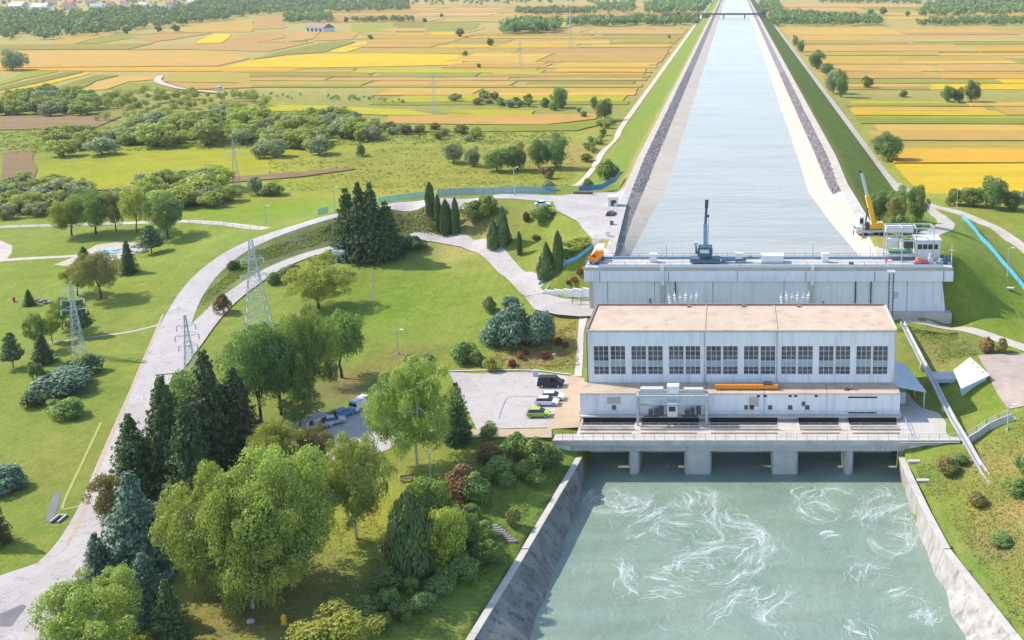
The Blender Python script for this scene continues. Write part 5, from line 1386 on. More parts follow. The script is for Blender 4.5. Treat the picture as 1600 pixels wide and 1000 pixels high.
 ('bush', 'leaf_yellow', 903, 400, 368, 50, 'bright green bush behind the blue railing by the plaza'),
 ('bush', 'leaf_deep', 886, 412, 388, 26, 'dark bush between the cypress and the bright green bush by the railing'),
 ('shrub', 'leaf_red', 908, 436, 418, 14, 'dark red shrub close to the left end of the dam'),
 ('shrub', 'leaf_red', 897, 446, 432, 14, 'dark red shrub on the grass triangle, middle of three'),
 ('shrub', 'leaf_red', 888, 450, 437, 14, 'dark red shrub on the grass triangle, lowest of three'),
 ('juniper', 'needle_juniper', 800, 548, 474, 76, 'large blue green juniper, middle of the mass above the parking lot'),
 ('juniper', 'needle_juniper', 842, 545, 484, 52, 'blue green juniper at the right of the mass above the parking lot'),
 ('juniper', 'needle_juniper', 775, 545, 500, 50, 'blue green juniper at the left of the mass above the parking lot'),
 ('juniper', 'needle_juniper', 797, 480, 462, 30, 'small blue green juniper at the top of the mass by the road'),
 ('bush', 'leaf_deep', 766, 490, 462, 24, 'dark round bush on the lawn left of the juniper mass'),
 ('bush', 'leaf_deep', 726, 572, 532, 46, 'dark bush at the left of the bed behind the parking lot'),
 ('bush', 'leaf_green', 745, 572, 545, 24, 'green bush beside the dark one behind the parking lot'),
 ('bush', 'leaf_yellow', 766, 582, 556, 26, 'round light green bush at the kerb behind the parking lot'),
 ('shrub', 'leaf_deep', 640, 566, 552, 30, 'low dark shrub on the dry strip left of the parking lot'),
 ('shrub', 'leaf_deep', 665, 565, 552, 26, 'second low dark shrub on the dry strip, nearer the parking lot'),
 ('shrub', 'leaf_red', 873, 540, 527, 14, 'bright red shrub right of the juniper mass, upper one'),
 ('shrub', 'leaf_red', 882, 546, 533, 14, 'bright red shrub right of the juniper mass, lower one'),
 ('shrub', 'leaf_red', 852, 562, 548, 18, 'red shrub in the dry bed close to the white stone'),
 ('shrub', 'leaf_red', 812, 562, 548, 16, 'red shrub in the dry bed below the juniper mass, left of the middle'),
 ('shrub', 'leaf_red', 800, 574, 561, 14, 'red shrub lowest in the dry bed, near the kerb'),
 ('shrub', 'leaf_red', 822, 556, 545, 10, 'small red shrub in the dry bed, between two others'),
 ('shrub', 'leaf_red', 822, 508, 496, 12, 'red shrub growing through the juniper mass'),
 # right side
 ('shrub', 'leaf_rust', 1541, 553, 526, 26, 'yellow brown shrub by the east path, left one of two'),
 ('shrub', 'leaf_olive', 1566, 556, 527, 28, 'olive brown shrub by the east path, right one of two'),
 ('bushtree', 'leaf_deep', 1374, 345, 298, 34, 'dark bushy tree just right of the yellow crane boom'),
 ('bushtree', 'leaf_deep', 1404, 340, 290, 42, 'dark green tree in the clump behind the crane'),
 ('bushtree', 'leaf_deep', 1432, 352, 288, 38, 'tallest dark tree in the clump behind the crane beside the track'),
 ('bushtree', 'leaf_olive', 1400, 352, 305, 34, 'olive tree in the middle of the clump behind the crane'),
 ('bush', 'leaf_green', 1404, 366, 334, 36, 'green bush at the front of the clump behind the crane'),
 ('bush', 'leaf_green', 1428, 366, 338, 26, 'smaller green bush at the front right of the clump'),
 ('bush', 'leaf_deep', 1380, 366, 345, 20, 'small dark bush just behind the crane'),
 ('bushtree', 'leaf_deep', 1389, 252, 205, 46, 'round dark tree at the foot of the right embankment beside the track'),
 ('bushtree', 'leaf_grey', 1372, 240, 212, 28, 'light tree touching the left of the round dark tree'),
 ('bush', 'leaf_olive', 1480, 746, 712, 44, 'dark olive bush on the bank below the right deck end'),
 ('bush', 'leaf_deep', 1500, 730, 706, 26, 'dark bush beside the drainage chute below the deck'),
 ('bush', 'leaf_olive', 1524, 796, 766, 34, 'olive bush on the lower right slope'),
 ('bush', 'leaf_green', 1586, 776, 744, 44, 'green bush near the right edge on the slope'),
 ('bush', 'leaf_deep', 1566, 858, 832, 42, 'dark low bush on a bare patch of the right slope'),
 ('bush', 'leaf_deep', 1598, 746, 712, 28, 'dark bush cut by the right edge on the slope'),
 ('bushtree', 'leaf_deep', 1552, 325, 276, 56, 'largest dark tree of the hedge beyond the east track'),
 ('bushtree', 'leaf_green', 1520, 322, 292, 50, 'green tree of the hedge beyond the east track'),
 ('bush', 'leaf_green', 1490, 322, 294, 36, 'leftmost bush of the hedge beyond the east track'),
 ('bushtree', 'leaf_deep', 1582, 328, 296, 44, 'dark tree of the hedge beyond the east track, right of the largest'),
 ('bush', 'leaf_grey', 1602, 322, 296, 30, 'greyish bush at the right edge in the hedge beyond the east track'),
 # middle distance left
 ('bushtree', 'leaf_grey', 708, 255, 222, 36, 'pale silvery willow bush among the meadow shrubs'),
 ('bushtree', 'leaf_grey', 740, 260, 228, 30, 'silvery bush right of the pale willow'),
 ('bushtree', 'leaf_green', 776, 268, 232, 40, 'left tree of the long clump beside the meadow'),
 ('bushtree', 'leaf_green', 808, 266, 222, 44, 'second tree of the long clump beside the meadow'),
 ('bushtree', 'leaf_deep', 842, 262, 216, 44, 'third tree of the long clump beside the meadow'),
 ('bushtree', 'leaf_deep', 870, 262, 208, 40, 'right tree of the long clump beside the meadow'),
 ('bush', 'leaf_olive', 856, 280, 260, 26, 'olive bush before the long clump beside the meadow'),
 ('bushtree', 'leaf_deep', 875, 168, 136, 32, 'dark round tree standing in the yellow field'),
 ('bush', 'leaf_deep', 851, 168, 152, 16, 'dark small bush just left of the round field tree'),
 ('bushtree', 'leaf_grey', 928, 172, 150, 14, 'slim greyish tree near the track, left one of two'),
 ('bushtree', 'leaf_green', 945, 188, 154, 28, 'green tree beside the track junction'),
 ('bush', 'leaf_green', 950, 285, 248, 38, 'green bush behind the blue fence at the end of the plaza'),
 ('bush', 'leaf_deep', 918, 295, 278, 20, 'dark bush at the fence by the foot track'),
 ('bush', 'leaf_grey', 855, 298, 280, 26, 'greyish bush behind the fence at the plaza'),
 ('bush', 'leaf_deep', 565, 245, 226, 20, 'dark round bush alone in the yellow meadow'),
 ('bush', 'leaf_grey', 400, 305, 275, 34, 'greyish bush at the end of the western hedge'),
 ('bush', 'leaf_green', 425, 308, 285, 44, 'low green bush right of the greyish hedge bush'),
 ('bushtree', 'leaf_grey', 20, 110, 76, 44, 'bare looking greyish tree clump at the left edge among fields'),
 # right of canal, field trees
 ('bushtree', 'leaf_deep', 1276, 108, 78, 30, 'dark tree by the right foot track, farthest of the near row'),
 ('bushtree', 'leaf_deep', 1292, 120, 98, 26, 'dark tree by the right foot track, second of the near row'),
 ('bushtree', 'leaf_grey', 1302, 146, 110, 30, 'greyish tree by the right foot track, third of the near row'),
 ('bushtree', 'leaf_deep', 1314, 152, 108, 26, 'dark tree by the right foot track, nearest of the near row'),
 ('bushtree', 'leaf_green', 1355, 138, 118, 20, 'pale green bush alone in the right fields'),
 ('bushtree', 'leaf_deep', 1482, 160, 134, 26, 'left of three dark trees in the right fields'),
 ('bushtree', 'leaf_deep', 1498, 160, 136, 24, 'middle of three dark trees in the right fields'),
 ('bushtree', 'leaf_deep', 1518, 160, 125, 28, 'tallest, right of three dark trees in the right fields'),
 ('bush', 'leaf_olive', 1411, 152, 140, 16, 'brown low bush in the right meadow'),
 ('bushtree', 'leaf_grey', 1242, 72, 54, 12, 'greyish small tree by the right foot track near the tree belt'),
 ('bushtree', 'leaf_deep', 1252, 82, 62, 14, 'dark small tree by the right foot track near the tree belt'),
]
for rec in PL: plant(*rec)
# ------------------------------------------------------------------ foam on the tailrace
def foam_mat():
    m, nt, out = _nodes('foam_mat')
    d = N(nt, 'ShaderNodeBsdfPrincipled', Roughness=0.7)
    d.inputs['Base Color'].default_value = (0.58, 0.65, 0.62, 1)
    tr = nt.nodes.new('ShaderNodeBsdfTransparent')
    at = nt.nodes.new('ShaderNodeVertexColor'); at.layer_name = 'core'
    vec = coords(nt, (1, 1, 1), 'Position')
    r1 = ramp(nt, noise_tex(nt, vec, 0.55, 5, 0.62, 1.8), [(0.40, 0.0), (0.485, 1.0), (0.515, 1.0), (0.60, 0.0)])
    r2 = ramp(nt, noise_tex(nt, vec, 1.5, 6, 0.7, 1.2), [(0.40, 0.0), (0.49, 1.0), (0.51, 1.0), (0.60, 0.0)])
    mm = N(nt, 'ShaderNodeMath', operation='MAXIMUM'); nt.links.new(r1, mm.inputs[0]); nt.links.new(r2, mm.inputs[1])
    br = ramp(nt, noise_tex(nt, vec, 0.35, 4, 0.7), [(0.34, 0.15), (0.6, 1.0)])
    m3 = N(nt, 'ShaderNodeMath', operation='MULTIPLY'); nt.links.new(mm.outputs[0], m3.inputs[0]); nt.links.new(br, m3.inputs[1])
    n = m3.outputs[0]
    mu = N(nt, 'ShaderNodeMath', operation='MULTIPLY')
    nt.links.new(at.outputs[0], mu.inputs[0]); nt.links.new(n, mu.inputs[1])
    mx = nt.nodes.new('ShaderNodeMixShader')
    nt.links.new(mu.outputs[0], mx.inputs[0]); nt.links.new(tr.outputs[0], mx.inputs[1]); nt.links.new(d.outputs[0], mx.inputs[2])
    nt.links.new(mx.outputs[0], out.inputs[0])
foam_mat()
FA = [[(610, 330), (640, 370), (720, 380), (800, 370), (870, 360), (920, 330), (930, 295), (890, 280)], [(650, 260), (620, 280), (600, 330)], [(680, 300), (740, 270), (770, 290), (740, 310)], [(780, 340), (800, 310), (830, 350)],
      [(1040, 270), (1100, 290), (1120, 330), (1110, 360)], [(1140, 270), (1200, 300), (1240, 350), (1240, 420), (1250, 470), (1280, 490), (1270, 515), (1200, 525), (1130, 525)], [(1240, 270), (1230, 320), (1245, 350)], [(810, 445), (880, 420), (930, 390), (980, 375)],
      [(1140, 390), (1060, 395), (1000, 410), (960, 450), (955, 480), (1000, 500), (1080, 510)], [(1000, 430), (1080, 440), (1130, 440)], [(1320, 350), (1290, 380), (1330, 430), (1400, 440), (1470, 470), (1500, 520), (1520, 560)], [(1040, 600), (1090, 580), (1170, 580), (1240, 560), (1300, 545), (1390, 550)],
      [(1060, 660), (1080, 615), (1150, 600), (1210, 590)], [(1470, 480), (1480, 540), (1460, 620), (1440, 660), (1380, 680), (1300, 720), (1200, 730)], [(780, 600), (790, 660), (800, 730), (870, 780)], [(930, 770), (1000, 755), (1080, 770)], [(840, 500), (900, 470)], [(980, 650), (1030, 650)], [(1200, 890), (1270, 850), (1330, 800), (1390, 760), (1460, 740)],
      [(1060, 360), (1040, 330), (1000, 350), (960, 360)], [(1190, 625), (1230, 650), (1200, 640)], [(900, 690), (980, 700), (1060, 720), (1140, 715)], [(700, 310), (720, 340), (770, 345)], [(840, 300), (870, 320), (850, 345)]]
FB = [[(380, 265), (320, 285), (310, 330), (340, 380), (400, 415), (480, 425), (520, 390)], [(420, 300), (440, 260), (500, 265), (560, 285)], [(330, 340), (390, 325), (440, 350), (480, 380)], [(700, 300), (650, 330), (640, 370), (610, 420), (620, 450)], [(860, 330), (800, 345), (740, 380), (710, 415)],
      [(880, 390), (885, 450), (870, 530), (820, 575), (760, 570), (700, 545), (650, 500)], [(730, 480), (860, 485)], [(750, 405), (860, 405)], [(580, 640), (640, 635), (700, 645), (750, 660)], [(600, 660), (605, 715)], [(740, 780), (780, 760), (820, 740)], [(830, 780), (900, 800), (940, 840), (930, 870), (880, 865)],
      [(540, 900), (570, 950), (640, 970)], [(250, 760), (240, 810), (180, 850), (130, 880), (150, 920), (220, 940), (240, 990)], [(0, 430), (60, 430), (130, 460), (170, 500), (180, 560), (130, 600)], [(940, 850), (950, 880), (930, 930)], [(20, 640), (60, 600), (110, 560)], [(100, 740), (60, 790), (0, 780)], [(400, 480), (440, 470), (480, 475)], [(570, 400), (590, 380), (610, 395)], [(690, 270), (730, 260), (760, 300)], [(20, 510), (90, 500), (140, 530)]]
strokes = [[G(720 + x / 3.124, 680 + y / 3.124, WATER_T) for x, y in s] for s in FA] + [[G(1150 + x / 3.124, 680 + y / 3.124, WATER_T) for x, y in s] for s in FB]
frs = random.Random(4)
fv, ff, fc = [], [], []
def strand(pts, w, amp, a=1.0):
    P = catmull([(x, y, 0) for x, y in pts], 0.45)
    n = len(P)
    ph = [frs.uniform(0, 6.28) for _ in range(4)]
    lay = 0.012 + 0.03 * frs.random()
    for i, q in enumerate(P):
        nn = side(P, i)
        s = i * 0.45
        o = amp * (math.sin(s * .55 + ph[0]) * .5 + math.sin(s * 1.3 + ph[1]) * .32 + math.sin(s * 2.9 + ph[2]) * .16)
        ww = w * (0.35 + 0.65 * math.sin(math.pi * min(max(i / (n - 1), .03), .97))) * (0.7 + .5 * math.sin(s * .9 + ph[3]))
        ww = max(ww, .05)
        b = len(fv)
        for k in (-1, 0, 1):
            fv.append((q[0] + nn[0] * (o + k * ww), q[1] + nn[1] * (o + k * ww), WATER_T + lay))
            fc.append(a if k == 0 else 0.0)
        if i: ff.extend([(b - 3, b - 2, b + 1, b), (b - 2, b - 1, b + 2, b + 1)])
for s in strokes:
    strand(s, frs.uniform(.13, .24), .35, 1.3)
    strand(s, frs.uniform(.5, .9), .7, .5)
    strand(s, frs.uniform(1.3, 2.0), 1.0, .18)
    for _ in range(9):
        d = frs.uniform(-2.0, 2.0); e = frs.uniform(-2.0, 2.0)
        a, b = sorted((frs.randrange(len(s)), frs.randrange(len(s))))
        t = s[max(a - 1, 0):b + 2] if len(s) > 2 else s
        if len(t) < 2: t = s
        strand([(x + d, y + e) for x, y in t], frs.uniform(.06, .17), 1.1, .95)
for _ in range(120):                                    # short torn threads between the eddies
    x, y = frs.uniform(-22, 26), frs.uniform(112, 150)
    a = frs.uniform(0, 6.28)
    strand([(x, y), (x + 1.5 * math.cos(a), y + 1.5 * math.sin(a)), (x + 3 * math.cos(a + .5), y + 3 * math.sin(a + .5))], frs.uniform(.05, .14), .5, .6)
me = bpy.data.meshes.new('foam'); me.from_pydata(fv, [], ff)
ca = me.color_attributes.new('core', 'FLOAT_COLOR', 'POINT')
ca.data.foreach_set('color', np.repeat(np.array(fc, np.float32)[:, None], 4, 1).ravel())
me.materials.append(MAT['foam_mat'])
tag(link('foam', me), 'white foam streaks curling on the green tailrace water', 'foam', kind='stuff')

# ------------------------------------------------------------------ pylons, poles
def pylon(px, pyb, pyt, wpx, label, arms, top_frac=.12, m='galvanised', panels=9, bar=.09, wide_arm=1.0):
    x, y, z = place(px, pyb)
    h = ZAT(pyt, y) - z
    w = wpx / PPM(x, y, z)
    o = thing('power_pylon', label, 'pylon', (x, y, z), 0.35, 'lattice pylons around the plant')
    hw = lambda t: (w / 2) * ((1 - t) ** 1.25 * (1 - top_frac) + top_frac)
    for sx, sy in ((1, 1), (1, -1), (-1, 1), (-1, -1)):
        mb = MB()
        for k in range(6):
            a, b = k / 6, (k + 1) / 6
            mb.bar((sx * hw(a), sy * hw(a), h * a - (.3 if k == 0 else 0)), (sx * hw(b), sy * hw(b), h * b), bar)
        mb.build('leg', m, o)
    mb = MB()
    for k in range(panels):
        a, b = k / panels, (k + 1) / panels
        A, B = hw(a), hw(b)
        for (p, q) in (((1, 1), (-1, 1)), ((-1, 1), (-1, -1)), ((-1, -1), (1, -1)), ((1, -1), (1, 1))):
            mb.bar((p[0] * A, p[1] * A, h * a), (q[0] * B, q[1] * B, h * b), bar * .55)
            mb.bar((q[0] * A, q[1] * A, h * a), (p[0] * B, p[1] * B, h * b), bar * .55)
            mb.bar((p[0] * B, p[1] * B, h * b), (q[0] * B, q[1] * B, h * b), bar * .55)
    mb.build('bracing', m, o)
    for t, L in arms:
        L *= wide_arm
        mb = MB(); r = hw(t)
        mb.bar((-r * 1.2, 0, h * t + .1), (r * 1.2, 0, h * t + .1), bar * 1.2).bar((-r, r, h * t), (r, -r, h * t), bar).bar((-r, -r, h * t), (r, r, h * t), bar).bar((-r, 0, h * t + .9), (r, 0, h * t + .9), bar)
        for s in (-1, 1):
            mb.bar((s * r, r, h * t), (s * L, 0, h * t + .15), bar * .7).bar((s * r, -r, h * t), (s * L, 0, h * t + .15), bar * .7).bar((s * r, 0, h * t + .9), (s * L, 0, h * t + .2), bar * .6)
        ca_ = mb.build('crossarm', m, o)
        for s in (-1, 1): MB().tube([(s * L, 0, h * t + .1), (s * L, 0, h * t - .9)], .12, 6).build('insulator', 'porcelain', ca_)
    return o
pylon(124, 556, 440, 17, 'tall slender lattice pylon on the left lawn', [(.62, 2.2), (.75, 2.0), (.88, 1.6)])
pylon(300, 600, 492, 20, 'thin lattice pylon standing beside the main road before the trees', [(.55, 1.6), (.7, 2.0), (.84, 1.6)])
pylon(404, 514, 374, 38, 'broad four-legged lattice pylon between the lower road and the lawn', [(.6, 2.6), (.78, 2.2)], bar=.14)
pylon(370, 292, 218, 11, 'lattice pylon standing in the meadow beyond the western hedge', [(.7, 3.0), (.84, 2.4)], panels=8)
pylon(680, 177, 112, 9, 'pale distant lattice pylon beside the tan field strip', [(.72, 3.4), (.86, 2.6)], panels=7, bar=.13)
pylon(814, 110, 64, 6, 'faint pylon far off in the middle of the fields', [(.72, 4.0), (.86, 3.0)], panels=6, bar=.15)
pylon(892, 75, 8, 6, 'very faint tall pylon far off before the dark groves', [(.74, 6), (.88, 4.5)], panels=6, bar=.2)
def lamp(px, pyb, pyt, label, m='galvanised', head=True):
    x, y, z = place(px, pyb)
    h = ZAT(pyt, y) - z
    o = thing('lamp_post', label, 'lamp post', (x, y, z), 0.0, 'lamp posts')
    MB().tube([(0, 0, -.2), (0, 0, h * .5), (0, 0, h)], [.14, .11, .08], 7).build('pole', m, o)
    MB().tube([(0, 0, -.05), (0, 0, .35)], .22, 7).build('base', 'concrete', o)
    if head:
        MB().bar((0, 0, h), (.9, 0, h + .15), .09).build('arm', m, o)
        MB().box(.7, 1.4, -.18, .18, h + .06, h + .24).build('lamp_head', 'lamp_white', o, bevel=.04)
    else: MB().tube([(0, 0, h - .05), (0, 0, h + .1), (0, 0, h + .4), (0, 0, h + .5)], [.12, .3, .28, .1], 8).build('lamp_globe', 'lamp_white', o)
    return o
lamp(523, 332, 293, 'tall lamp post beside the upper road left of the spruce group')
lamp(415, 348, 322, 'lamp post by the west path near the road junction')
lamp(622, 553, 516, 'lamp post alone on the open lawn')
lamp(673, 748, 708, 'lamp post with white globe on the tree lawn near the bench', head=False)
lamp(1495, 327, 296, 'lamp post where the blue fence meets the east track')
lamp(1574, 432, 388, 'lamp post on the grass beside the blue fence')
lamp(1574, 672, 634, 'lamp post at the top of the outdoor stairs')
lamp(804, 305, 262, 'tall lamp post behind the plaza fence')

# ------------------------------------------------------------------ fences
def netmat(name, c, alpha):
    m, nt, out = _nodes(name)
    d = N(nt, 'ShaderNodeBsdfPrincipled', Roughness=0.7); d.inputs['Base Color'].default_value = rgba(c)
    tr = nt.nodes.new('ShaderNodeBsdfTransparent')
    mx = N(nt, 'ShaderNodeMixShader', Fac=alpha)
    nt.links.new(tr.outputs[0], mx.inputs[1]); nt.links.new(d.outputs[0], mx.inputs[2]); nt.links.new(mx.outputs[0], out.inputs[0])
netmat('net_faint', (0.3, 0.4, 0.42), .12); netmat('net_blue', (0.16, 0.34, 0.52), .5); netmat('net_teal', (0.12, 0.48, 0.45), .45)
def fence(label, pts, hpx_m, panel_m, post_m='steel_blue', gap=3.0, name='mesh_fence', z=None, thick=.04):
    W = [place(*p) if z is None else (*G(p[0], p[1], z), z) for p in pts]
    o = thing(name, label, 'fence', W[0])
    off_ = W[0]
    P = []
    for a, b in zip(W[:-1], W[1:]):
        a, b = Vector(a), Vector(b)
        n = max(1, int((b - a).length / gap))
        for i in range(n): P.append(a.lerp(b, i / n))
    P.append(Vector(W[-1]))
    if z is None:
        hs = hgt([p.x for p in P], [p.y for p in P], False)
        for p, h in zip(P, hs): p.z = float(h)
    for p in P: MB(off_).bar(p - Vector((0, 0, .3)), p + Vector((0, 0, hpx_m + .08)), .09).build('post', post_m, o)
    for a, b in zip(P[:-1], P[1:]):
        d = (b - a).normalized() * .06
        A, B = a + d, b - d
        n = Vector((-d.y, d.x, 0)).normalized() * thick / 2
        vs = []
        for q in (A, B): vs += [q - n + Vector((0, 0, .06)), q + n + Vector((0, 0, .06)), q + n + Vector((0, 0, hpx_m)), q - n + Vector((0, 0, hpx_m))]
        MB(off_).add(vs, [(3, 2, 1, 0), (4, 5, 6, 7), (0, 1, 5, 4), (1, 2, 6, 5), (2, 3, 7, 6), (3, 0, 4, 7)]).build('panel', panel_m, o)
    return o
fence('short teal mesh fence beside the upper road near the lamp post', [(497, 336), (512, 332)], 1.8, 'net_teal', 'teal_mesh')
fence('teal mesh fence along the upper road behind the spruce group', [(592, 318), (640, 311), (668, 308)], 1.8, 'net_teal', 'teal_mesh')
fence('long pale blue mesh fence along the back of the plaza and upper road', [(684, 307), (740, 304), (800, 303), (868, 302)], 2.0, 'net_blue')
fence('blue sheet fence at the far corner of the plaza', [(905, 300), (940, 296), (962, 284), (969, 274)], 1.6, 'blue_paint', 'blue_paint', z=15.2, name='sheet_fence')
fence('bright blue sheet fence running down the slope beside the east track', [(1503, 341), (1530, 372), (1560, 405), (1590, 440), (1612, 468)], 1.35, 'sky_paint', 'blue_paint', name='sheet_fence')
fence('blue guard rail down the bank from the plaza to the lower road', [(925, 388), (900, 407), (870, 428), (842, 448)], 1.0, 'sky_paint', 'blue_paint', name='guard_rail')
fence('thin rail fence along the west path', [(0, 357), (90, 354), (190, 351)], 1.0, 'net_faint', 'galvanised', gap=5)
fence('rail fence along the bend of the west path near the junction', [(295, 349), (350, 353), (405, 360)], 1.0, 'net_faint', 'galvanised', gap=4)
lp = thing('log_pile', 'low dark pile of beams at the plaza fence', 'pile', (*G(910, 304, 15.2), 15.25))
for k in range(6):
    MB().tube([(-2.6, k % 3 * .5, .22 + .42 * (k // 3)), (2.8, k % 3 * .5, .22 + .42 * (k // 3))], .22, 7).build('beam', 'wood', lp)

# ------------------------------------------------------------------ vehicles
def car(px, py, z, rz, m, label, kind='hatch', group=None):
    x, y = G(px, py, z)
    L, Wd = (4.2, 1.75) if kind != 'van' else (5.0, 1.95)
    o = thing('parked_van' if kind == 'van' else 'parked_car', label, 'van' if kind == 'van' else 'car', (x, y, z), rz, group)
    if kind == 'van': low = [(-2.5, .3), (2.45, .3), (2.5, .75), (2.3, 1.0), (1.75, 1.15), (-2.45, 1.15), (-2.5, .6)]; cab = [(-2.42, 1.13), (1.72, 1.13), (1.0, 1.92), (-2.2, 1.98)]
    elif kind == 'sedan': low = [(-2.15, .28), (2.1, .28), (2.12, .6), (1.9, .78), (1.05, .9), (-1.5, .95), (-2.1, .88), (-2.15, .5)]; cab = [(-1.6, .93), (1.0, .89), (.35, 1.40), (-.95, 1.42)]
    else: low = [(-2.05, .28), (2.05, .28), (2.08, .62), (1.85, .82), (1.0, .95), (-1.95, 1.0), (-2.08, .6)]; cab = [(-1.95, .98), (1.05, .94), (.3, 1.48), (-1.55, 1.5)]
    MB().yprism(low, -Wd / 2, Wd / 2).build('body', m, o, smooth=False, bevel=.07)
    c = MB()
    hw0, hw1 = Wd / 2 - .06, Wd / 2 - .26
    (x0, z0), (x1, z1), (x2, z2), (x3, z3) = cab
    vs = [(x0, -hw0, z0), (x1, -hw0, z1), (x2, -hw1, z2), (x3, -hw1, z3), (x0, hw0, z0), (x1, hw0, z1), (x2, hw1, z2), (x3, hw1, z3)]
    c.add(vs, [(0, 1, 2, 3), (7, 6, 5, 4), (1, 5, 6, 2), (4, 0, 3, 7), (3, 2, 6, 7), (0, 4, 5, 1)])
    c.build('cabin_glass', 'car_glass', o, bevel=.03)
    MB().box(x3 + .02, x2 - .02, -hw1 + .01, hw1 - .01, max(z2, z3) - .02, max(z2, z3) + .04).build('roof', m, o, bevel=.015)
    if kind == 'van': MB().box(x0 + .15, .1, -hw0 - .005, hw0 + .005, 1.16, 1.9).build('cargo_side', m, o)
    for wx in (-L * .31, L * .31):
        for s in (-1, 1):
            wl_ = MB().tube([(wx, s * (Wd / 2 - .2), .32), (wx, s * (Wd / 2 + .02), .32)], .32, 12).build('wheel', 'rubber', o)
            MB().tube([(wx, s * (Wd / 2 - .1), .32), (wx, s * (Wd / 2 + .03), .32)], .19, 10).build('rim', 'silver_paint', wl_)
    for s in (-.6, .6):
        MB().box(L / 2 - .12, L / 2 + .03, s - .2, s + .2, .58, .72).build('headlight', 'lamp_white', o)
        MB().box(-L / 2 - .02, -L / 2 + .1, s - .18, s + .18, .7, .86).build('tail_light', 'red_paint', o)
    return o
car(861, 603, .06, 0, 'black_paint', 'black van parked nearest the kerb in the parking lot', 'van')
car(864, 624, .06, .05, 'white_paint', 'white car parked right of and behind the other white car', 'hatch')
car(855, 632, .06, 0, 'white_paint', 'white car parked in front, between the black van and the lime car', 'hatch')
car(842, 650, .06, .04, 'lime_paint', 'lime green car parked lowest in the parking lot', 'hatch')
car(848, 322, 15.3, .1, 'white_paint', 'white car parked on the plaza beside the rounded bush', 'sedan')
car(955, 338, 15.3, 1.4, 'black_paint', 'dark car parked on the plaza by the white container', 'hatch')
car(566, 636, .08, 1.2, 'white_paint', 'white van at the lower yard half hidden by the large birch', 'van')
car(537, 650, .08, .9, 'car_blue', 'blue car with red tail beside the white van in the lower yard', 'hatch')
car(520, 662, .08, .5, 'silver_paint', 'silver car in the lower yard just left of the blue one', 'sedan')
car(499, 668, .08, .4, 'silver_paint', 'pale silver car at the left end of the lower yard row', 'sedan')
car(343, 140, .3, .1, 'white_paint', 'white van on the dirt track beyond the scrub', 'van')
x, y, z = place(270, 135)
strip('dirt_track', [(*G(250, 120, 0), 0, 4), (*G(247, 128, 0), 0, 5), (*G(262, 135, 0), 0, 4.5), (*G(290, 141, 0), 0, 4), (*G(345, 147, 0), 0, 4)], 'gravel_track', 0.9, world=True)

# white container, bins and small fixtures
def hut(px, py, z, w, d, h, label, cat, m='white_paint', name='container_hut', rz=0.0, roof='white_paint', door='dark_steel'):
    x, y = G(px, py, z)
    o = thing(name, label, cat, (x, y, z), rz)
    MB().box(-w / 2, w / 2, 0, d, 0, h).build('shell', m, o, bevel=.03)
    MB().box(-w / 2 - .12, w / 2 + .12, -.12, d + .12, h, h + .14).build('roof', roof, o)
    dr_ = MB().box(-.45, .4, -.05, -.005, .1, min(2.1, h - .3)).build('door', door, o)
    MB().box(.2, .32, -.1, -.05, 1.0, 1.1).build('handle', 'galvanised', dr_)
    MB().box(w / 2 - .95, w / 2 - .2, -.05, -.005, h * .45, h * .75).build('window', 'car_glass', o)
    return o
hut(957, 325, 15.3, 2.4, 3.0, 2.9, 'white container hut at the canal side of the plaza', 'hut')
hut(530, 412, 3.6, 3.2, 3.4, 3.2, 'little white and pale blue shed below the spruce group', 'shed', 'pale_blue_panel', 'garden_shed', roof='white_paint')
for px, py, m, lab, w in ((837, 588, 'galvanised', 'grey metal bin at the kerb of the parking lot', .9), (956, 352, 'wood', 'small brown box on the plaza below the dark car', .8), (950, 370, 'white_paint', 'small white cabinet on the plaza near the canal wall', .8)):
    x, y, z = place(px, py)
    o = thing('utility_box', lab, 'box', (x, y, z + .05))
    MB().box(-w / 2, w / 2, -.35, .35, .08, 1.2).build('cabinet', m, o, bevel=.03); MB().box(-w / 2 - .05, w / 2 + .05, -.4, .4, 1.2, 1.28).build('lid', 'galvanised', o); MB().box(-w / 2, w / 2, -.35, .35, -.1, .08).build('plinth', 'concrete', o)
for px, py, m, lab in ((527, 490, 'salmon_paint', 'bright orange red hydrant cabinet on the lawn by the yellow green tree'), (22, 472, 'red_paint', 'small red hydrant post on the west lawn'), (444, 975, 'yellow_paint', 'small yellow marker post on the grass near the bottom edge')):
    x, y, z = place(px, py)
    o = thing('hydrant', lab, 'hydrant', (x, y, z))
    MB().tube([(0, 0, -.1), (0, 0, 1.1), (0, 0, 1.3)], [.3, .28, .12], 9).build('barrel', m, o); MB().bar((-.4, 0, .8), (.4, 0, .8), .16).build('outlet', m, o); MB().tube([(0, 0, -.1), (0, 0, .1)], .42, 9).build('foot', 'concrete', o)
x, y, z = place(636, 752)
o = thing('park_bench', 'dark wooden bench under the large birch on the tree lawn', 'bench', (x, y, z), .3)
for k in range(3): MB().box(-1, 1, -.3 + k * .2, -.14 + k * .2, .42, .47).build('seat_slat', 'wood', o)
for k in range(2): MB().box(-1, 1, .32, .37, .6 + k * .2, .74 + k * .2).build('back_slat', 'wood', o)
for s in (-.8, .8): MB().bar((s, -.25, -.1), (s, -.25, .42), .1).bar((s, .33, -.1), (s, .36, .95), .1).build('leg', 'dark_steel', o)
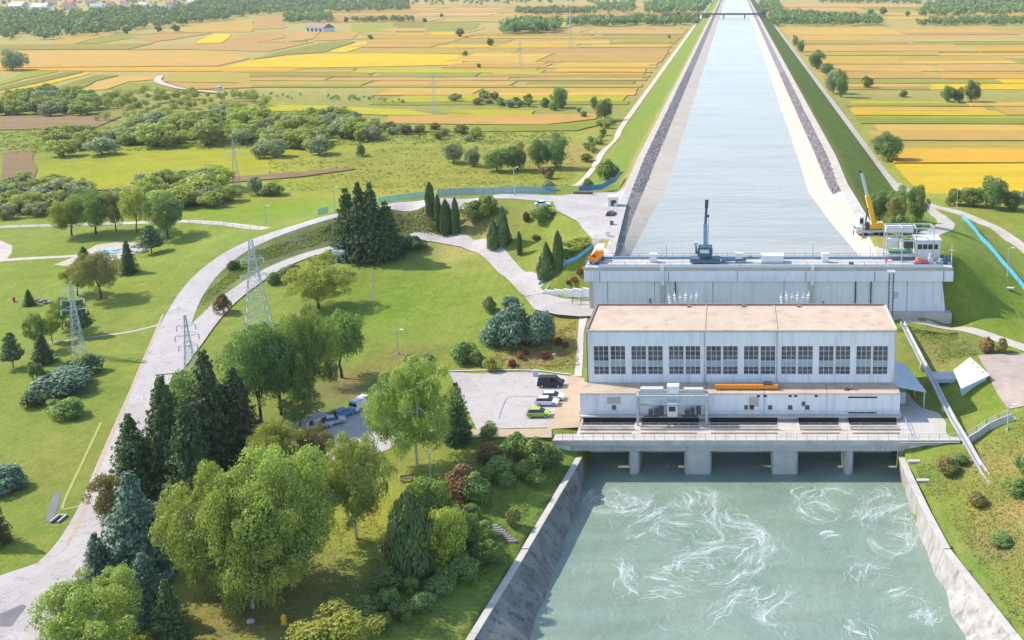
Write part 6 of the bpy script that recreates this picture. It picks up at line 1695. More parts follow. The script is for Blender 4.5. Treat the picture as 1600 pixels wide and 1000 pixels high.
# stone steps on the bank
x, y, z = place(795, 846)
o = thing('stone_steps', 'dark stone steps going down the bank beside the round bush', 'steps', (x, y, z))
a, b = Vector(place(768, 822)), Vector(place(797, 846))
for k in range(8):
    p = a.lerp(b, k / 7)
    p.z = h1(p.x, p.y)
    MB((x, y, z)).box(p.x - .5, p.x + .9, p.y - .25, p.y + .3, p.z - .4, p.z + .18).build('step', 'stone', o)
# ornamental pond with boulders, stone heap
o = thing('ornamental_pond', 'small blue ornamental pond ringed with pale paving on the west lawn', 'pond', place(175, 396))
off_ = tuple(o.location)
ring = [G(150, 392, .6), G(165, 386, .6), (G(190, 383, .6)), G(205, 386, .6), G(200, 393, .6), G(178, 398, .6), G(158, 398, .6)]
MB(off_).prism(ring[::-1] if 0 else ring[::-1], .2, 1.0).build('rim', 'pale_stone', o)
cxm, cym = sum(p[0] for p in ring) / 7, sum(p[1] for p in ring) / 7
MB(off_).prism([(cxm + (p[0] - cxm) * .86, cym + (p[1] - cym) * .86) for p in ring[::-1]], .9, 1.03).build('basin', 'sky_paint', o)
MB(off_).prism([(cxm + (p[0] - cxm) * .35 + 1, cym + (p[1] - cym) * .4) for p in ring[::-1]], .9, 1.25).build('island', 'pale_stone', o)
srng = random.Random(9)
def boulder(px, py, r, label, m='pale_stone', group=None):
    x, y, z = place(px, py)
    bm = bmesh.new(); bmesh.ops.create_icosphere(bm, subdivisions=2, radius=1)
    for v in bm.verts:
        k = 1 + .28 * noise.noise(v.co * 1.3 + Vector((px, py, 0)))
        v.co = Vector((v.co.x * r * k * 1.2, v.co.y * r * k, v.co.z * r * k * .7 + r * .3))
    me = bpy.data.meshes.new('boulder'); bm.to_mesh(me); bm.free(); me.materials.append(MAT[m])
    ob = link('boulder', me, loc=(x, y, z)); tag(ob, label, 'boulder', group)
    return ob
for k, (px, py) in enumerate(((210, 386), (220, 388), (214, 395), (224, 394), (205, 399))): boulder(px, py, srng.uniform(.7, 1.2), 'pale boulder in the rockery right of the ornamental pond', group='rockery boulders')
for k, (px, py) in enumerate(((58, 470), (65, 472), (72, 470), (70, 475), (78, 473))): boulder(px, py, srng.uniform(.4, .7), 'brown stone in the heap beside the tiny lawn spruce', 'stone', 'stone heap')
boulder(866, 555, .45, 'small white stone in the dry bed among the red shrubs')
boulder(568, 640, .01, 'x') if 0 else None
boulder(146, 408, .5, 'single pale boulder left of the ornamental pond')
boulder(392, 972, .45, 'pale stone in the grass at the bottom edge right of the small spruce')
strip('trench', [(585, 411, 3, .35), (583, 440, 2.3, .35), (581, 470, 1.7, .35), (565, 483, 1.5, .35), (552, 495, 1.3, .35)], 'soil', 0.03)
strip('ditch', [(90, 770, 0, .9), (84, 790, 0, 1.2), (76, 815, 0, .9)], 'asphalt_patch', 0.03)
x, y, z = place(92, 812)
o = thing('culvert', 'small concrete culvert mouth in the ditch beside the main road', 'culvert', (x, y, z))
for s in (-.55, .55): MB().box(s - .12, s + .12, -1.0, 1.0, -.2, .35).build('side_wall', 'pale_concrete', o)
MB().box(-.43, .43, .75, .98, -.2, .32).build('head_wall', 'pale_concrete', o); MB().box(-.43, .43, -1.0, .75, -.2, .03).build('invert', 'pit_dark', o)

# ------------------------------------------------------------------ machines on the crest
DK = 15.36
xq = lambda px, py=412, z=DK: G(px, py, z)[0]
o = thing('rack_cleaner', 'dark blue trash rack cleaning machine with upright boom on the dam crest', 'machine', (xq(1101), 206.2, DK))
MB().box(-3.2, 3.4, -1.4, 1.4, .35, 1.1).build('bogie_frame', 'dark_blue_paint', o, bevel=.05)
for x in (-2.6, -1.0, 1.0, 2.6):
    for y in (-1.1, 1.1): MB().tube([(x, y - .15, .35), (x, y + .15, .35)], .34, 10).build('wheel', 'dark_steel', o)
MB().tube([(0, 0, 1.1), (0, 0, 1.6)], 1.1, 14).build('slew_ring', 'dark_steel', o)
MB().yprism([(-1.5, 1.6), (1.6, 1.6), (1.75, 2.4), (1.5, 3.7), (-1.3, 3.7), (-1.7, 2.6)], -1.2, 1.3).build('cab', 'dark_blue_paint', o, bevel=.08)
MB().box(-1.0, 1.0, -1.26, -1.2, 2.4, 3.2).build('cab_window', 'pale_blue_panel', o)
MB().tube([(-1.9, .3, 1.8), (-1.9, .3, 4.2)], .18, 7).build('exhaust', 'dark_steel', o)
MB().box(-2.3, -1.5, -.4, .9, 3.8, 4.6).build('winch', 'galvanised', o)
MB().bar((.15, .6, 3.6), (.15, 1.6, 8.2), .85, .95, (0, 1, 0)).build('boom_base', 'steel_blue', o)
MB().bar((.15, 1.6, 8.2), (.35, 2.4, 11.6), .55, .6, (0, 1, 0)).build('boom_arm', 'dark_blue_paint', o)
MB().bar((.35, 2.4, 11.6), (.45, 2.7, 13.4), .75, .7, (0, 1, 0)).build('grab_head', 'dark_steel', o)
MB().tube([(.75, .3, 4.0), (.8, 1.1, 7.0), (.9, 1.9, 9.8)], .11, 6).build('hydraulic_ram', 'galvanised', o)
MB().box(.5, 1.0, 1.9, 2.3, 9.6, 10.1).build('hose_reel', 'dark_steel', o)
o = thing('conveyor', 'low blue conveyor beside the rack cleaning machine on the crest', 'conveyor', (xq(1150), 205.8, DK))
MB().bar((-3.2, 0, .5), (2.2, 0, .7), .8, .25).build('belt', 'dark_blue_paint', o); MB().bar((1.2, 0, .7), (3.4, 0, 1.5), .6, .2).build('chute', 'blue_paint', o)
for x in (-2.8, 0, 2): MB().bar((x, 0, 0), (x, 0, .6), .2).build('leg', 'dark_steel', o)
def crestbox(px, w, d, h, lab, m='white_paint', y=206.5):
    o = thing('crest_cabinet', lab, 'cabinet', (xq(px), y, DK))
    MB().box(-w / 2, w / 2, -d / 2, d / 2, .12, h).build('housing', m, o, bevel=.04); MB().box(-w / 2 - .08, w / 2 + .08, -d / 2 - .08, d / 2 + .08, h, h + .1).build('cover', m, o); MB().box(-w / 2, w / 2, -d / 2, d / 2, 0, .12).build('plinth', 'concrete', o)
crestbox(1207, 4.8, 2.2, 1.6, 'long white cabinet in the middle of the dam crest')
crestbox(1155, 1.6, 1.2, 1.9, 'small white hooded cabinet right of the rack cleaner')
crestbox(1290, 1.4, 1.0, 1.9, 'small white cabinet on the right half of the dam crest')
crestbox(1020, 1.5, 1.1, 1.8, 'small pale cabinet on the left part of the dam crest')
crestbox(1328, .9, .8, .9, 'small dark blue box on the crest railing', 'dark_blue_paint', 203)
for px, hh, lab in ((1040, 3.4, 'thin pole on the crest left of the rack cleaner'), (1272, 3.6, 'thin pole on the crest right of the long cabinet'), (1363, 2.6, 'thin pole on the crest near the steel frame')):
    o = thing('crest_pole', lab, 'pole', (xq(px), 208.6, DK)); MB().tube([(0, 0, 0), (0, 0, hh)], [.09, .06], 6).build('shaft', 'steel_blue', o); MB().box(-.2, .2, -.2, .2, 0, .1).build('foot', 'galvanised', o); MB().box(-.25, .25, -.1, .1, hh, hh + .2).build('lamp_head', 'lamp_white', o)
# orange tipper at the left end of the crest
o = thing('tipper_truck', 'small orange tipper truck at the left end of the dam crest', 'truck', (xq(932, 410), 206.4, DK), 1.35)
MB().box(-2.3, 2.3, -.8, .8, .5, .75).build('chassis', 'dark_steel', o)
MB().yprism([(.9, .75), (2.3, .75), (2.3, 1.5), (1.9, 2.2), (.95, 2.2)], -.85, .85).build('cab', 'orange_paint', o, bevel=.06)
MB().box(1.5, 2.2, -.75, .75, 2.21, 2.26).build('cab_roof', 'orange_paint', o); MB().box(2.0, 2.34, -.7, .7, 1.5, 2.0).build('windscreen', 'car_glass', o)
for y0, y1 in ((-1.0, -.92), (.92, 1.0)): MB().box(-2.4, .75, y0, y1, .8, 1.7).build('bed_side', 'orange_paint', o)
MB().box(-2.4, .75, -.92, .92, .8, .92).build('bed_floor', 'orange_paint', o); MB().box(.68, .76, -.92, .92, .92, 1.8).build('bed_head', 'orange_paint', o); MB().box(-2.4, -2.3, -.92, .92, .92, 1.6).build('tailgate', 'orange_paint', o)
for wx in (-1.5, 1.6):
    for s in (-.8, .8): MB().tube([(wx, s - .14, .42), (wx, s + .14, .42)], .42, 12).build('wheel', 'rubber', o)
# yellow mobile crane on the right canal crest
cx_, cy_ = G(1360, 366, 15.4)
o = thing('mobile_crane', 'yellow mobile crane with raised telescopic boom on the right canal crest', 'crane', (cx_, cy_, 15.42), 0.12)
MB().box(-3.4, 3.2, -1.3, 1.3, .7, 1.3).build('carrier', 'silver_paint', o, bevel=.06)
MB().box(-3.9, -2.2, -1.25, 1.25, 1.0, 2.3).build('driving_cab', 'white_paint', o, bevel=.08); MB().box(-3.95, -3.3, -1.1, 1.1, 1.6, 2.2).build('windscreen', 'car_glass', o)
for wx in (-2.8, -1.5, 1.2, 2.5):
    for s in (-1.1, 1.1): MB().tube([(wx, s - .18, .55), (wx, s + .18, .55)], .55, 12).build('wheel', 'rubber', o)
MB().box(-1.0, 2.6, -1.1, 1.1, 1.5, 2.4).build('superstructure', 'yellow_paint', o, bevel=.08)
MB().box(-1.6, -.6, -1.4, -.4, 1.5, 3.3).build('crane_cab', 'dark_steel', o, bevel=.05); MB().box(-2.9, -1.7, -.2, 1.1, 1.3, 4.4).build('cab_box', 'white_paint', o, bevel=.05); MB().box(-2.7, -1.9, -.26, -.2, 2.8, 4.0).build('cab_box_window', 'car_glass', o)
MB().box(1.9, 3.1, -1.2, 1.2, 1.6, 2.9).build('counterweight', 'yellow_paint', o, bevel=.06)
MB().bar((.9, 0, 2.3), (-1.0, 0, 9.6), 1.05, 1.15, (0, 1, 0)).build('boom_base', 'yellow_paint', o)
MB().bar((-1.0, 0, 9.6), (-2.5, 0, 15.2), .62, .7, (0, 1, 0)).build('boom_extension', 'galvanised', o)
MB().bar((-2.5, 0, 15.2), (-3.4, 0, 15.9), .5, .5, (0, 1, 0)).build('boom_head', 'dark_steel', o)
MB().tube([(-3.3, 0, 15.7), (-3.3, 0, 12.0)], .05, 5).build('hoist_rope', 'dark_steel', o); MB().tube([(-3.3, 0, 12.0), (-3.3, 0, 11.4)], [.2, .12], 7).build('hook_block', 'dark_steel', o)
MB().bar((-1.4, 0, 2.2), (-.8, 0, 6.6), .3).build('lift_cylinder', 'dark_steel', o)
for x in (-3.0, 3.0): MB().box(x - .2, x + .2, -2.4, 2.4, .75, 1.0).build('outrigger', 'orange_paint', o)
# steel frame, control cabin and equipment at the right end of the crest
fx0, fx1 = xq(1388, 414), xq(1462, 414)
o = thing('steel_portal_frame', 'galvanised steel portal frame with hanging curtains at the right end of the crest', 'frame', ((fx0 + fx1) / 2, 209.0, DK))
hwid = (fx1 - fx0) / 2
for x in (-hwid, -hwid * .35, hwid * .25, hwid):
    for y in (-2.0, 2.0): MB().bar((x, y, 0), (x, y, 7.4), .2).build('post', 'galvanised', o)
    MB().bar((x, -2.0, 7.4), (x, 2.0, 7.4), .2).build('cross_beam', 'galvanised', o)
for y in (-2.0, 2.0):
    for z in (7.4, 4.6): MB().bar((-hwid, y, z), (hwid, y, z), .2).build('long_beam', 'galvanised', o)
MB().box(-hwid + .15, hwid * .2, 1.2, 1.9, 5.6, 7.2).build('curtain_roll', 'white_paint', o, bevel=.1); MB().box(-hwid + .4, -hwid * .4, .8, 1.6, 2.2, 4.4).build('tank', 'white_paint', o, bevel=.2)
MB().box(-hwid * .2, hwid * .2, -.4, .9, 2.4, 4.2).build('motor_housing', 'dark_steel', o); MB().box(-hwid + .3, hwid * .2, -1.4, 0, 1.0, 1.5).build('pipe_rack', 'galvanised', o); MB().box(-hwid + .6, hwid * .1, -1.2, .4, 1.7, 2.1).build('planting_tray', 'green_box', o)
o = thing('control_cabin', 'white control cabin with strip windows at the right end of the crest', 'cabin', (xq(1452, 410), 210.0, DK))
MB().box(-2.7, 2.7, -2.2, 1.8, .2, 4.4).build('shell', 'white_paint', o, bevel=.04); MB().box(-2.9, 2.9, -2.5, 2.0, 4.4, 4.65).build('roof', 'white_paint', o)
for k in range(4): MB().box(-2.3 + k * 1.15, -1.35 + k * 1.15, -2.26, -2.2, 2.5, 3.6).build('window', 'car_glass', o)
MB().box(-2.72, 2.72, -2.23, 1.82, 0, .2).build('plinth', 'concrete', o)
for px, w, h, m, lab in ((1435, 1.3, 1.5, 'salmon_paint', 'salmon red pump unit before the control cabin, left one'), (1446, 1.8, 1.0, 'red_paint', 'flat red pump unit before the control cabin, right one'), (1454, .9, 2.4, 'silver_paint', 'upright silver cylinder before the control cabin'), (1478, 1.0, 1.9, 'dark_blue_paint', 'dark blue winch at the right corner of the crest'), (1470, 1.2, 1.2, 'galvanised', 'grey electric cabinet beside the control cabin')):
    o = thing('pump_unit', lab, 'pump', (xq(px, 414), 205.0, DK))
    MB().box(-w / 2, w / 2, -.5, .5, .15, h * .6).build('casing', m, o, bevel=.06); MB().tube([(0, 0, h * .6), (0, 0, h)], w * .3, 9).build('motor', m, o); MB().box(-w / 2 - .1, w / 2 + .1, -.6, .6, 0, .15).build('skid', 'dark_steel', o)
o = thing('signal_mast', 'white cross shaped signal mast at the right corner of the crest', 'mast', (xq(1487, 414), 204.5, DK)); MB().tube([(0, 0, 0), (0, 0, 4.2)], [.1, .07], 6).build('shaft', 'white_paint', o); MB().bar((-.7, 0, 3.2), (.7, 0, 3.2), .12).build('arm', 'white_paint', o); MB().box(-.3, .3, -.3, .3, 0, .15).build('foot', 'galvanised', o)

# transformers behind the powerhouse: bushings show above the roof
for px, lab in ((1072, 'transformer with white bushings behind the left half of the powerhouse roof'), (1237, 'transformer with white bushings behind the right half of the powerhouse roof')):
    x = (px - PCX) / 7.35
    o = thing('power_transformer', lab, 'transformer', (x, 188.5, 3.9))
    MB().box(-2.6, 2.6, -1.6, 1.6, 0, 5.2).build('tank', 'galvanised', o, bevel=.08)
    for k in range(5): MB().box(-2.5 + k * 1.1, -1.7 + k * 1.1, -2.3, -1.65, .8, 4.6).build('radiator', 'galvanised', o)
    MB().tube([(-2.4, .9, 5.9), (2.4, .9, 5.9)], .5, 10).build('conservator', 'galvanised', o)
    for k, x2 in enumerate((-1.9, -1.15, -.4, .35, 1.1, 1.85)):
        lean = (x2) * .55
        h = 10.4 + (k % 2) * .5
        mb = MB()
        mb.tube([(x2, -.6, 5.2), (x2 + lean, -.6, h)], .11, 7)
        for j in range(7):
            t = .25 + j * .1
            p = Vector((x2, -.6, 5.2)).lerp(Vector((x2 + lean, -.6, h)), t); q = Vector((x2, -.6, 5.2)).lerp(Vector((x2 + lean, -.6, h)), t + .03)
            mb.tube([p, q], [.34, .30], 8)
        mb.build('bushing', 'porcelain', o)
o = thing('cable_gantry', 'rusty brown cable gantry at the left foot of the dam beside the lower road', 'gantry', (*G(915, 476, 4), 4.1))
for x in (-3, -1, 1): MB().bar((x, 0, 0), (x, 0, 1.6), .12).build('post', 'dark_steel', o)
MB().bar((-3.2, 0, 1.5), (1.2, 0, 1.5), .14).build('beam', 'dark_steel', o); MB().bar((-3.2, 0, .8), (1.2, 0, .8), .1).build('beam', 'dark_steel', o)

# ------------------------------------------------------------------ right bank: drainage chute, stairs, shed
CH = [(1410, 506), (1422, 530), (1440, 565), (1458, 598), (1474, 630), (1490, 660), (1508, 690), (1526, 722), (1552, 764)]
W = [Vector((*G(px, py, zz), zz)) for (px, py), zz in zip(CH, (4.3, 3.9, 3.3, 2.5, 1.8, 1.0, .35, -.5, -1.4))]
o = thing('drainage_chute', 'long straight pale concrete drainage chute running down the right bank', 'chute', tuple(W[-1]))
for i in range(len(W) - 1):
    a, b = W[i], W[i + 1]
    d = (b - a); d.z = 0; d.normalize(); n = Vector((-d.y, d.x, 0))
    e = d * .02
    MB(W[-1]).bar(a + e + n * 0 + Vector((0, 0, .1)), b - e + Vector((0, 0, .1)), .7, .2).build('bed', 'concrete', o)
    for s, m in ((-1, 'galvanised'), (1, 'concrete')):  # left wall grey-blue: the shade on that side put into its colour
        MB(W[-1]).bar(a + e + n * s * .44 + Vector((0, 0, .35)), b - e + n * s * .44 + Vector((0, 0, .35)), .18, .5).build('side_wall', m if s > 0 else 'galvanised', o)
    if i % 2 == 0: MB(W[-1]).bar(a + Vector((0, 0, -1.6)), a + Vector((0, 0, 0)), .6, .5).build('support', 'concrete', o)
S0, S1, S2 = Vector(place(1512, 692)), Vector(place(1548, 668)), Vector(place(1582, 656))
o = thing('outdoor_stairs', 'concrete stairs with side wall climbing the right bank from the yard', 'stairs', tuple(S0))
path = [S0.lerp(S1, k / 9) for k in range(9)] + [S1.lerp(S2, k / 7) for k in range(8)]
for k, p in enumerate(path):
    z = h1(p.x, p.y)
    MB(S0).box(p.x - .75, p.x + .75, p.y - .3, p.y + 1.2, z - .5, z + .22).build('step', 'weathered_slab', o)
for a, b in zip(path[::4], path[4::4]):
    za, zb = h1(a.x, a.y) + .7, h1(b.x, b.y) + .7
    MB(S0).bar((a.x, a.y - .45, za), (b.x, b.y - .45, zb), .16, 1.3).build('side_wall', 'concrete', o)
    railing(o, (a.x, a.y + 1.3, za - .5), (b.x, b.y + 1.3, zb - .5), 1.0, 1.5, 'galvanised', tuple(S0))
# white roofed shed on the terrace edge
A, B, C_, D = (Vector((*G(px, py, z), z)) for px, py, z in ((1490, 578, 3.6), (1516, 558, 4.6), (1546, 586, 5.0), (1502, 607, 3.4)))
o = thing('terrace_shed', 'shed with a sloped white roof at the edge of the upper terrace', 'shed', (A.x + 1, A.y - 3, 1.0))
off_ = tuple(o.location)
for sgn, m, nm in ((0, 'white_paint', 'roof'),):
    t = Vector((0, 0, -.2))
    MB(off_).add([A, D, C_, B, A + t, D + t, C_ + t, B + t], [(0, 1, 2, 3), (7, 6, 5, 4), (0, 4, 5, 1), (1, 5, 6, 2), (2, 6, 7, 3), (3, 7, 4, 0)]).build('roof', 'white_paint', o)
cen = (A + B + C_ + D) / 4
I = [cen + (p - cen) * .86 for p in (A, D, C_, B)]
vs = [(p.x, p.y, p.z - .25) for p in I] + [(p.x, p.y, .2) for p in I]
MB(off_).add(vs, [(0, 4, 5, 1), (1, 5, 6, 2), (2, 6, 7, 3), (3, 7, 4, 0)]).build('walls', 'pale_blue_panel', o)
for k in range(3):
    p = B.lerp(C_, .25 + k * .25) + (A - B).normalized() * .8
    MB(off_).box(p.x - .2, p.x + .3, p.y - .2, p.y + .2, p.z - .1, p.z + .25).build('roof_vent', 'galvanised', o)
x, y = G(1476, 612, 0.3)
o = thing('pump_house', 'small pale blue pump house beside the drainage chute', 'pump house', (x, y, .1))
MB().box(-2.2, 2.0, 0, 3.0, -.3, 2.6).build('walls', 'pale_blue_panel', o, bevel=.03); MB().box(-2.4, 2.2, -.2, 3.2, 2.6, 2.8).build('roof', 'grey_roof', o); MB().box(-1.2, .9, -.05, -.005, .1, 2.0).build('gate', 'dark_steel', o)
st = MB().add([(0, 0, .3), (1.6, -.4, .35), (2.2, .6, .3), (.6, 1.0, .3), (0, 0, -.1), (1.6, -.4, -.1), (2.2, .6, -.1), (.6, 1, -.1)], [(0, 1, 2, 3), (0, 4, 5, 1), (1, 5, 6, 2), (2, 6, 7, 3), (3, 7, 4, 0)]).build('concrete_slab', 'pale_concrete')
st.location = place(1572, 452); tag(st, 'small white slab lying on the grass right of the dam', 'slab')

# ------------------------------------------------------------------ people on the crest
def person(x, y, z, rz, shirt, label):
    me = bpy.data.meshes.new('person')
    V = [(0, 0, .95), (0, 0, 1.2), (0, 0, 1.42), (0, 0, 1.52), (0, .02, 1.64), (0, .01, 1.76), (.2, 0, 1.40), (.27, .04, 1.12), (.25, .16, .88), (-.2, 0, 1.40), (-.28, .02, 1.12), (-.27, .10, .86), (.1, 0, .90), (.12, .03, .5), (.12, -.02, .08), (.12, .14, .04), (-.1, 0, .90), (-.12, .06, .5), (-.13, .06, .08), (-.13, .22, .04)]
    E_ = [(0, 1), (1, 2), (2, 3), (3, 4), (4, 5), (2, 6), (6, 7), (7, 8), (2, 9), (9, 10), (10, 11), (0, 12), (12, 13), (13, 14), (14, 15), (0, 16), (16, 17), (17, 18), (18, 19)]
    R = [.15, .15, .16, .06, .11, .08, .075, .05, .04, .075, .05, .04, .095, .07, .05, .045, .095, .07, .05, .045]
    me.from_pydata(V, E_, [])
    me.materials.append(MAT[shirt])
    o = link('person', me, loc=(x, y, z), rot=(0, 0, rz))
    o.modifiers.new('skin', 'SKIN')
    for v, r in zip(me.skin_vertices[0].data, R): v.radius = (r, r * .85)
    me.skin_vertices[0].data[0].use_root = True
    s = o.modifiers.new('sub', 'SUBSURF'); s.levels = 1; s.render_levels = 1
    tag(o, label, 'person')
    mb = MB().tube([(0, .01, 1.56), (0, .015, 1.60), (0, .015, 1.70), (0, .01, 1.78), (0, 0, 1.80)], [.075, .105, .115, .08, .02], 9)
    mb.build('head', 'skin', o, smooth=True)
    MB().tube([(0, -.02, 1.68), (0, -.02, 1.76), (0, -.01, 1.83)], [.125, .12, .04], 9).build('hair', 'cloth_dark', o, smooth=True)
    return o
gx_, gy_ = G(1334, 368, 15.45)
person(gx_, gy_, 15.44, 1.2, 'cloth_dark', 'person in dark clothes standing on the canal edge by the yellow crane')
person(xq(1386, 417), 204.2, DK, -.6, 'cloth_red', 'person in a red top standing before the steel portal frame')
# ------------------------------------------------------------------ hedges, scrub and groves on the plain
grs = random.Random(31)
def in_poly(p, poly):
    c = False
    for i in range(len(poly)):
        (x1, y1), (x2, y2) = poly[i], poly[i - 1]
        if (y1 > p[1]) != (y2 > p[1]) and p[0] < (x2 - x1) * (p[1] - y1) / (y2 - y1) + x1: c = not c
    return c
def scrub(poly, n, kinds, hpx, label, group, mind=5.0):
    """individual small trees spread over a patch outlined in the photograph"""
    W = [G(px, py, 0) for px, py in poly]
    xs, ys = [p[0] for p in W], [p[1] for p in W]
    put, tries = [], 0
    while len(put) < n and tries < n * 60:
        tries += 1
        p = (grs.uniform(min(xs), max(xs)), grs.uniform(min(ys), max(ys)))
        if not in_poly(p, W) or any((p[0] - q[0]) ** 2 + (p[1] - q[1]) ** 2 < mind ** 2 for q in put): continue
        put.append(p)
        kind, mt = grs.choice(kinds)
        z = h1(*p)
        s = PPM(p[0], p[1], z)
        h = grs.uniform(*hpx) / s
        tree_at(NAMES[kind], kind, mt, p[0], p[1], z, h * grs.uniform(1.15, 2.0), h, '%s %s %s' % ('low' if h * s < hpx[0] + (hpx[1] - hpx[0]) * .33 else 'tall' if h * s > hpx[0] + (hpx[1] - hpx[0]) * .67 else 'middling', TONE[mt], label), 'tree', group)
Y_, Gn, Gr, Dp = ('far', 'leaf_scrub'), ('far', 'leaf_scrub_dim'), ('far', 'leaf_grey'), ('far', 'leaf_green')
TONE = {'leaf_scrub': 'yellow green', 'leaf_scrub_dim': 'mid green', 'leaf_grey': 'greyish', 'leaf_green': 'darker green', 'leaf_olive': 'brownish'}
scrub([(0, 182), (160, 181), (150, 158), (70, 148), (0, 165)], 40, [Dp, Gn, Gn, Gr], (14, 24), 'tree in the hedge belt at the left edge', 'left hedge belt')
scrub([(170, 225), (240, 232), (330, 222), (330, 192), (200, 188)], 36, [Gr, Gr, Y_, Gn], (12, 24), 'tree in the scrub before the yellow meadow', 'front scrub')
scrub([(235, 234), (330, 234), (330, 205), (250, 205)], 8, [Gn, Gn, Y_], (26, 38), 'tree at the near edge of the yellow meadow', 'meadow edge trees')
scrub([(325, 226), (470, 230), (590, 220), (590, 196), (470, 185), (330, 185)], 85, [Y_, Y_, Y_, Gr, Gn], (13, 28), 'tree in the long thicket left of the tan strip', 'long thicket')
scrub([(400, 250), (500, 245), (520, 225), (430, 225)], 10, [Y_, Gr], (20, 30), 'bush at the lower edge of the long thicket', 'thicket fringe')
scrub([(75, 248), (160, 248), (160, 215), (85, 215)], 10, [Gn, Y_, Gr], (18, 28), 'bush in the clump on the left meadow', 'left meadow clump')
scrub([(0, 345), (70, 345), (130, 320), (130, 300), (60, 292), (0, 305)], 30, [Gr, Gn, Gn], (20, 36), 'tree in the western hedge at the left edge', 'western hedge left')
scrub([(250, 338), (330, 330), (365, 315), (355, 290), (290, 290), (230, 300)], 26, [Gn, Y_, Y_, Gr], (22, 38), 'tree in the hedge behind the park tree row', 'western hedge right')
scrub([(600, 215), (760, 222), (760, 205), (600, 202)], 18, [Gr, Gn, ('far', 'leaf_olive')], (9, 16), 'shrub scattered right of the long thicket', 'meadow shrubs')
scrub([(700, 160), (850, 172), (920, 185), (900, 168), (800, 155), (705, 152)], 22, [Dp, Gr, ('far', 'leaf_olive')], (7, 14), 'shrub in the hedgerow by the round field tree', 'field hedgerow right', 5)
scrub([(960, 190), (900, 285), (885, 292), (940, 195)], 12, [Dp, Gn], (7, 13), 'bush along the ditch beside the left foot track', 'ditch bushes', 4)
for px, py, hp, lab in ((719, 58, 14, 'lone dark tree beside the gold field far off'), (766, 72, 13, 'lone dark round tree before the groves'), (727, 88, 9, 'low dark bush at the right end of the gold field, upper one'), (748, 106, 7, 'low dark bush at the right end of the gold field, lower one'), (579, 62, 8, 'small bush at the corner of the far gold strip'), (664, 36, 8, 'small lone tree right of the far green field'), (690, 27, 6, 'tiny lone tree on the far tan fields'), (248, 50, 10, 'left tree of the far pair before the woods'), (275, 50, 12, 'right tree of the far pair before the woods'), (198, 53, 13, 'dark tree at the end of the far woods'), (1360, 24, 10, 'left small tree in the far right fields'), (1380, 24, 13, 'right small tree in the far right fields'), (1418, 26, 9, 'small tree before the far right wood'), (541, 35, 9, 'dark tree just right of the farm'), (1046, 60, 5, 'low dark scrub beside the far foot track')):
    x, y = G(px, py, 0); z = h1(x, y); s = PPM(x, y, z)
    tree_at('field_tree', 'far', 'leaf_deep', x, y, z, hp / s * 1.15, hp / s, lab)
def wood(label, poly, n, hpx, mats=('leaf_deep', 'leaf_green'), m=72, lf=.21):
    """a far wood that reads as one mass"""
    W = [G(px, py, 0) for px, py in poly]
    xs, ys = [p[0] for p in W], [p[1] for p in W]
    rs = np.random.RandomState(n + int(abs(xs[0])))
    Q = []
    k = 0; tries = 0
    n2 = int(n * 1.7)
    while k < n2 and tries < n2 * 40:
        tries += 1
        p = (rs.uniform(min(xs), max(xs)), rs.uniform(min(ys), max(ys)))
        if not in_poly(p, W): continue
        k += 1
        s = PPM(p[0], p[1], 0)
        h = rs.uniform(*hpx) / s
        lob = rs.randint(5, size=m)
        lc = np.stack([rs.uniform(-.28, .28, 5), rs.uniform(-.28, .28, 5), rs.uniform(.35, .75, 5)], 1)
        d = sph(rs, m); d[:, 2] += .25
        P = (lc[lob] + d * rs.uniform(.16, .27, m)[:, None]) * np.array([h * 1.0, h * 1.0, h])
        P[:, 2] = np.clip(P[:, 2], 0, None)
        Q.append(leaf_quads(P + np.array([p[0], p[1], -.3]), d + rs.normal(size=(m, 3)) * .4, h * lf, rs))
    me = quads_mesh('wood', np.concatenate(Q), mats[n % len(mats)])
    return tag(link('wood', me), label, 'wood', kind='stuff')
wood('broad belt of dark woodland below the village', [(0, 64), (90, 62), (200, 50), (380, 30), (380, 18), (200, 22), (100, 28), (0, 22)], 420, (11, 17), ('leaf_deep',))
wood('dark woodland along the top edge at the left', [(300, 16), (640, 13), (640, 6), (300, 4)], 220, (9, 13), ('leaf_deep',))
wood('grove behind the farm', [(447, 37), (520, 36), (515, 26), (447, 28)], 60, (9, 13))
wood('woodland strip left of the farm', [(320, 28), (440, 24), (640, 17), (640, 12), (320, 18)], 150, (8, 12), ('leaf_deep',))
wood('small hedge of trees right of the farm', [(550, 36), (645, 35), (645, 31), (550, 32)], 36, (7, 10))
wood('dark grove of trees left of the canal fields', [(778, 55), (870, 52), (876, 42), (800, 44)], 70, (14, 22), ('leaf_deep',))
wood('grove behind the dark grove left of the canal', [(888, 43), (945, 42), (945, 34), (890, 36)], 46, (10, 15))
wood('tree belt reaching the left foot track', [(945, 42), (1088, 40), (1090, 31), (950, 34)], 100, (11, 15), ('leaf_deep',))
wood('far grove among the tan fields', [(808, 25), (930, 23), (930, 17), (808, 18)], 80, (8, 11), ('leaf_deep',))
wood('far grove left of the canal', [(930, 21), (990, 20), (990, 10), (935, 10)], 50, (9, 12))
wood('large far wood beside the left canal crest', [(1010, 23), (1096, 22), (1110, 6), (1050, 4), (1010, 12)], 130, (10, 14), ('leaf_deep',))
wood('tree belt right of the canal', [(1205, 42), (1375, 41), (1375, 33), (1290, 30), (1205, 24)], 150, (11, 16), ('leaf_deep',))
wood('far wood right of the canal near the top edge', [(1190, 24), (1230, 24), (1215, 4), (1185, 4)], 40, (9, 12))
wood('tree belt at the right edge', [(1435, 42), (1620, 41), (1620, 33), (1500, 33), (1435, 37)], 110, (8, 13))
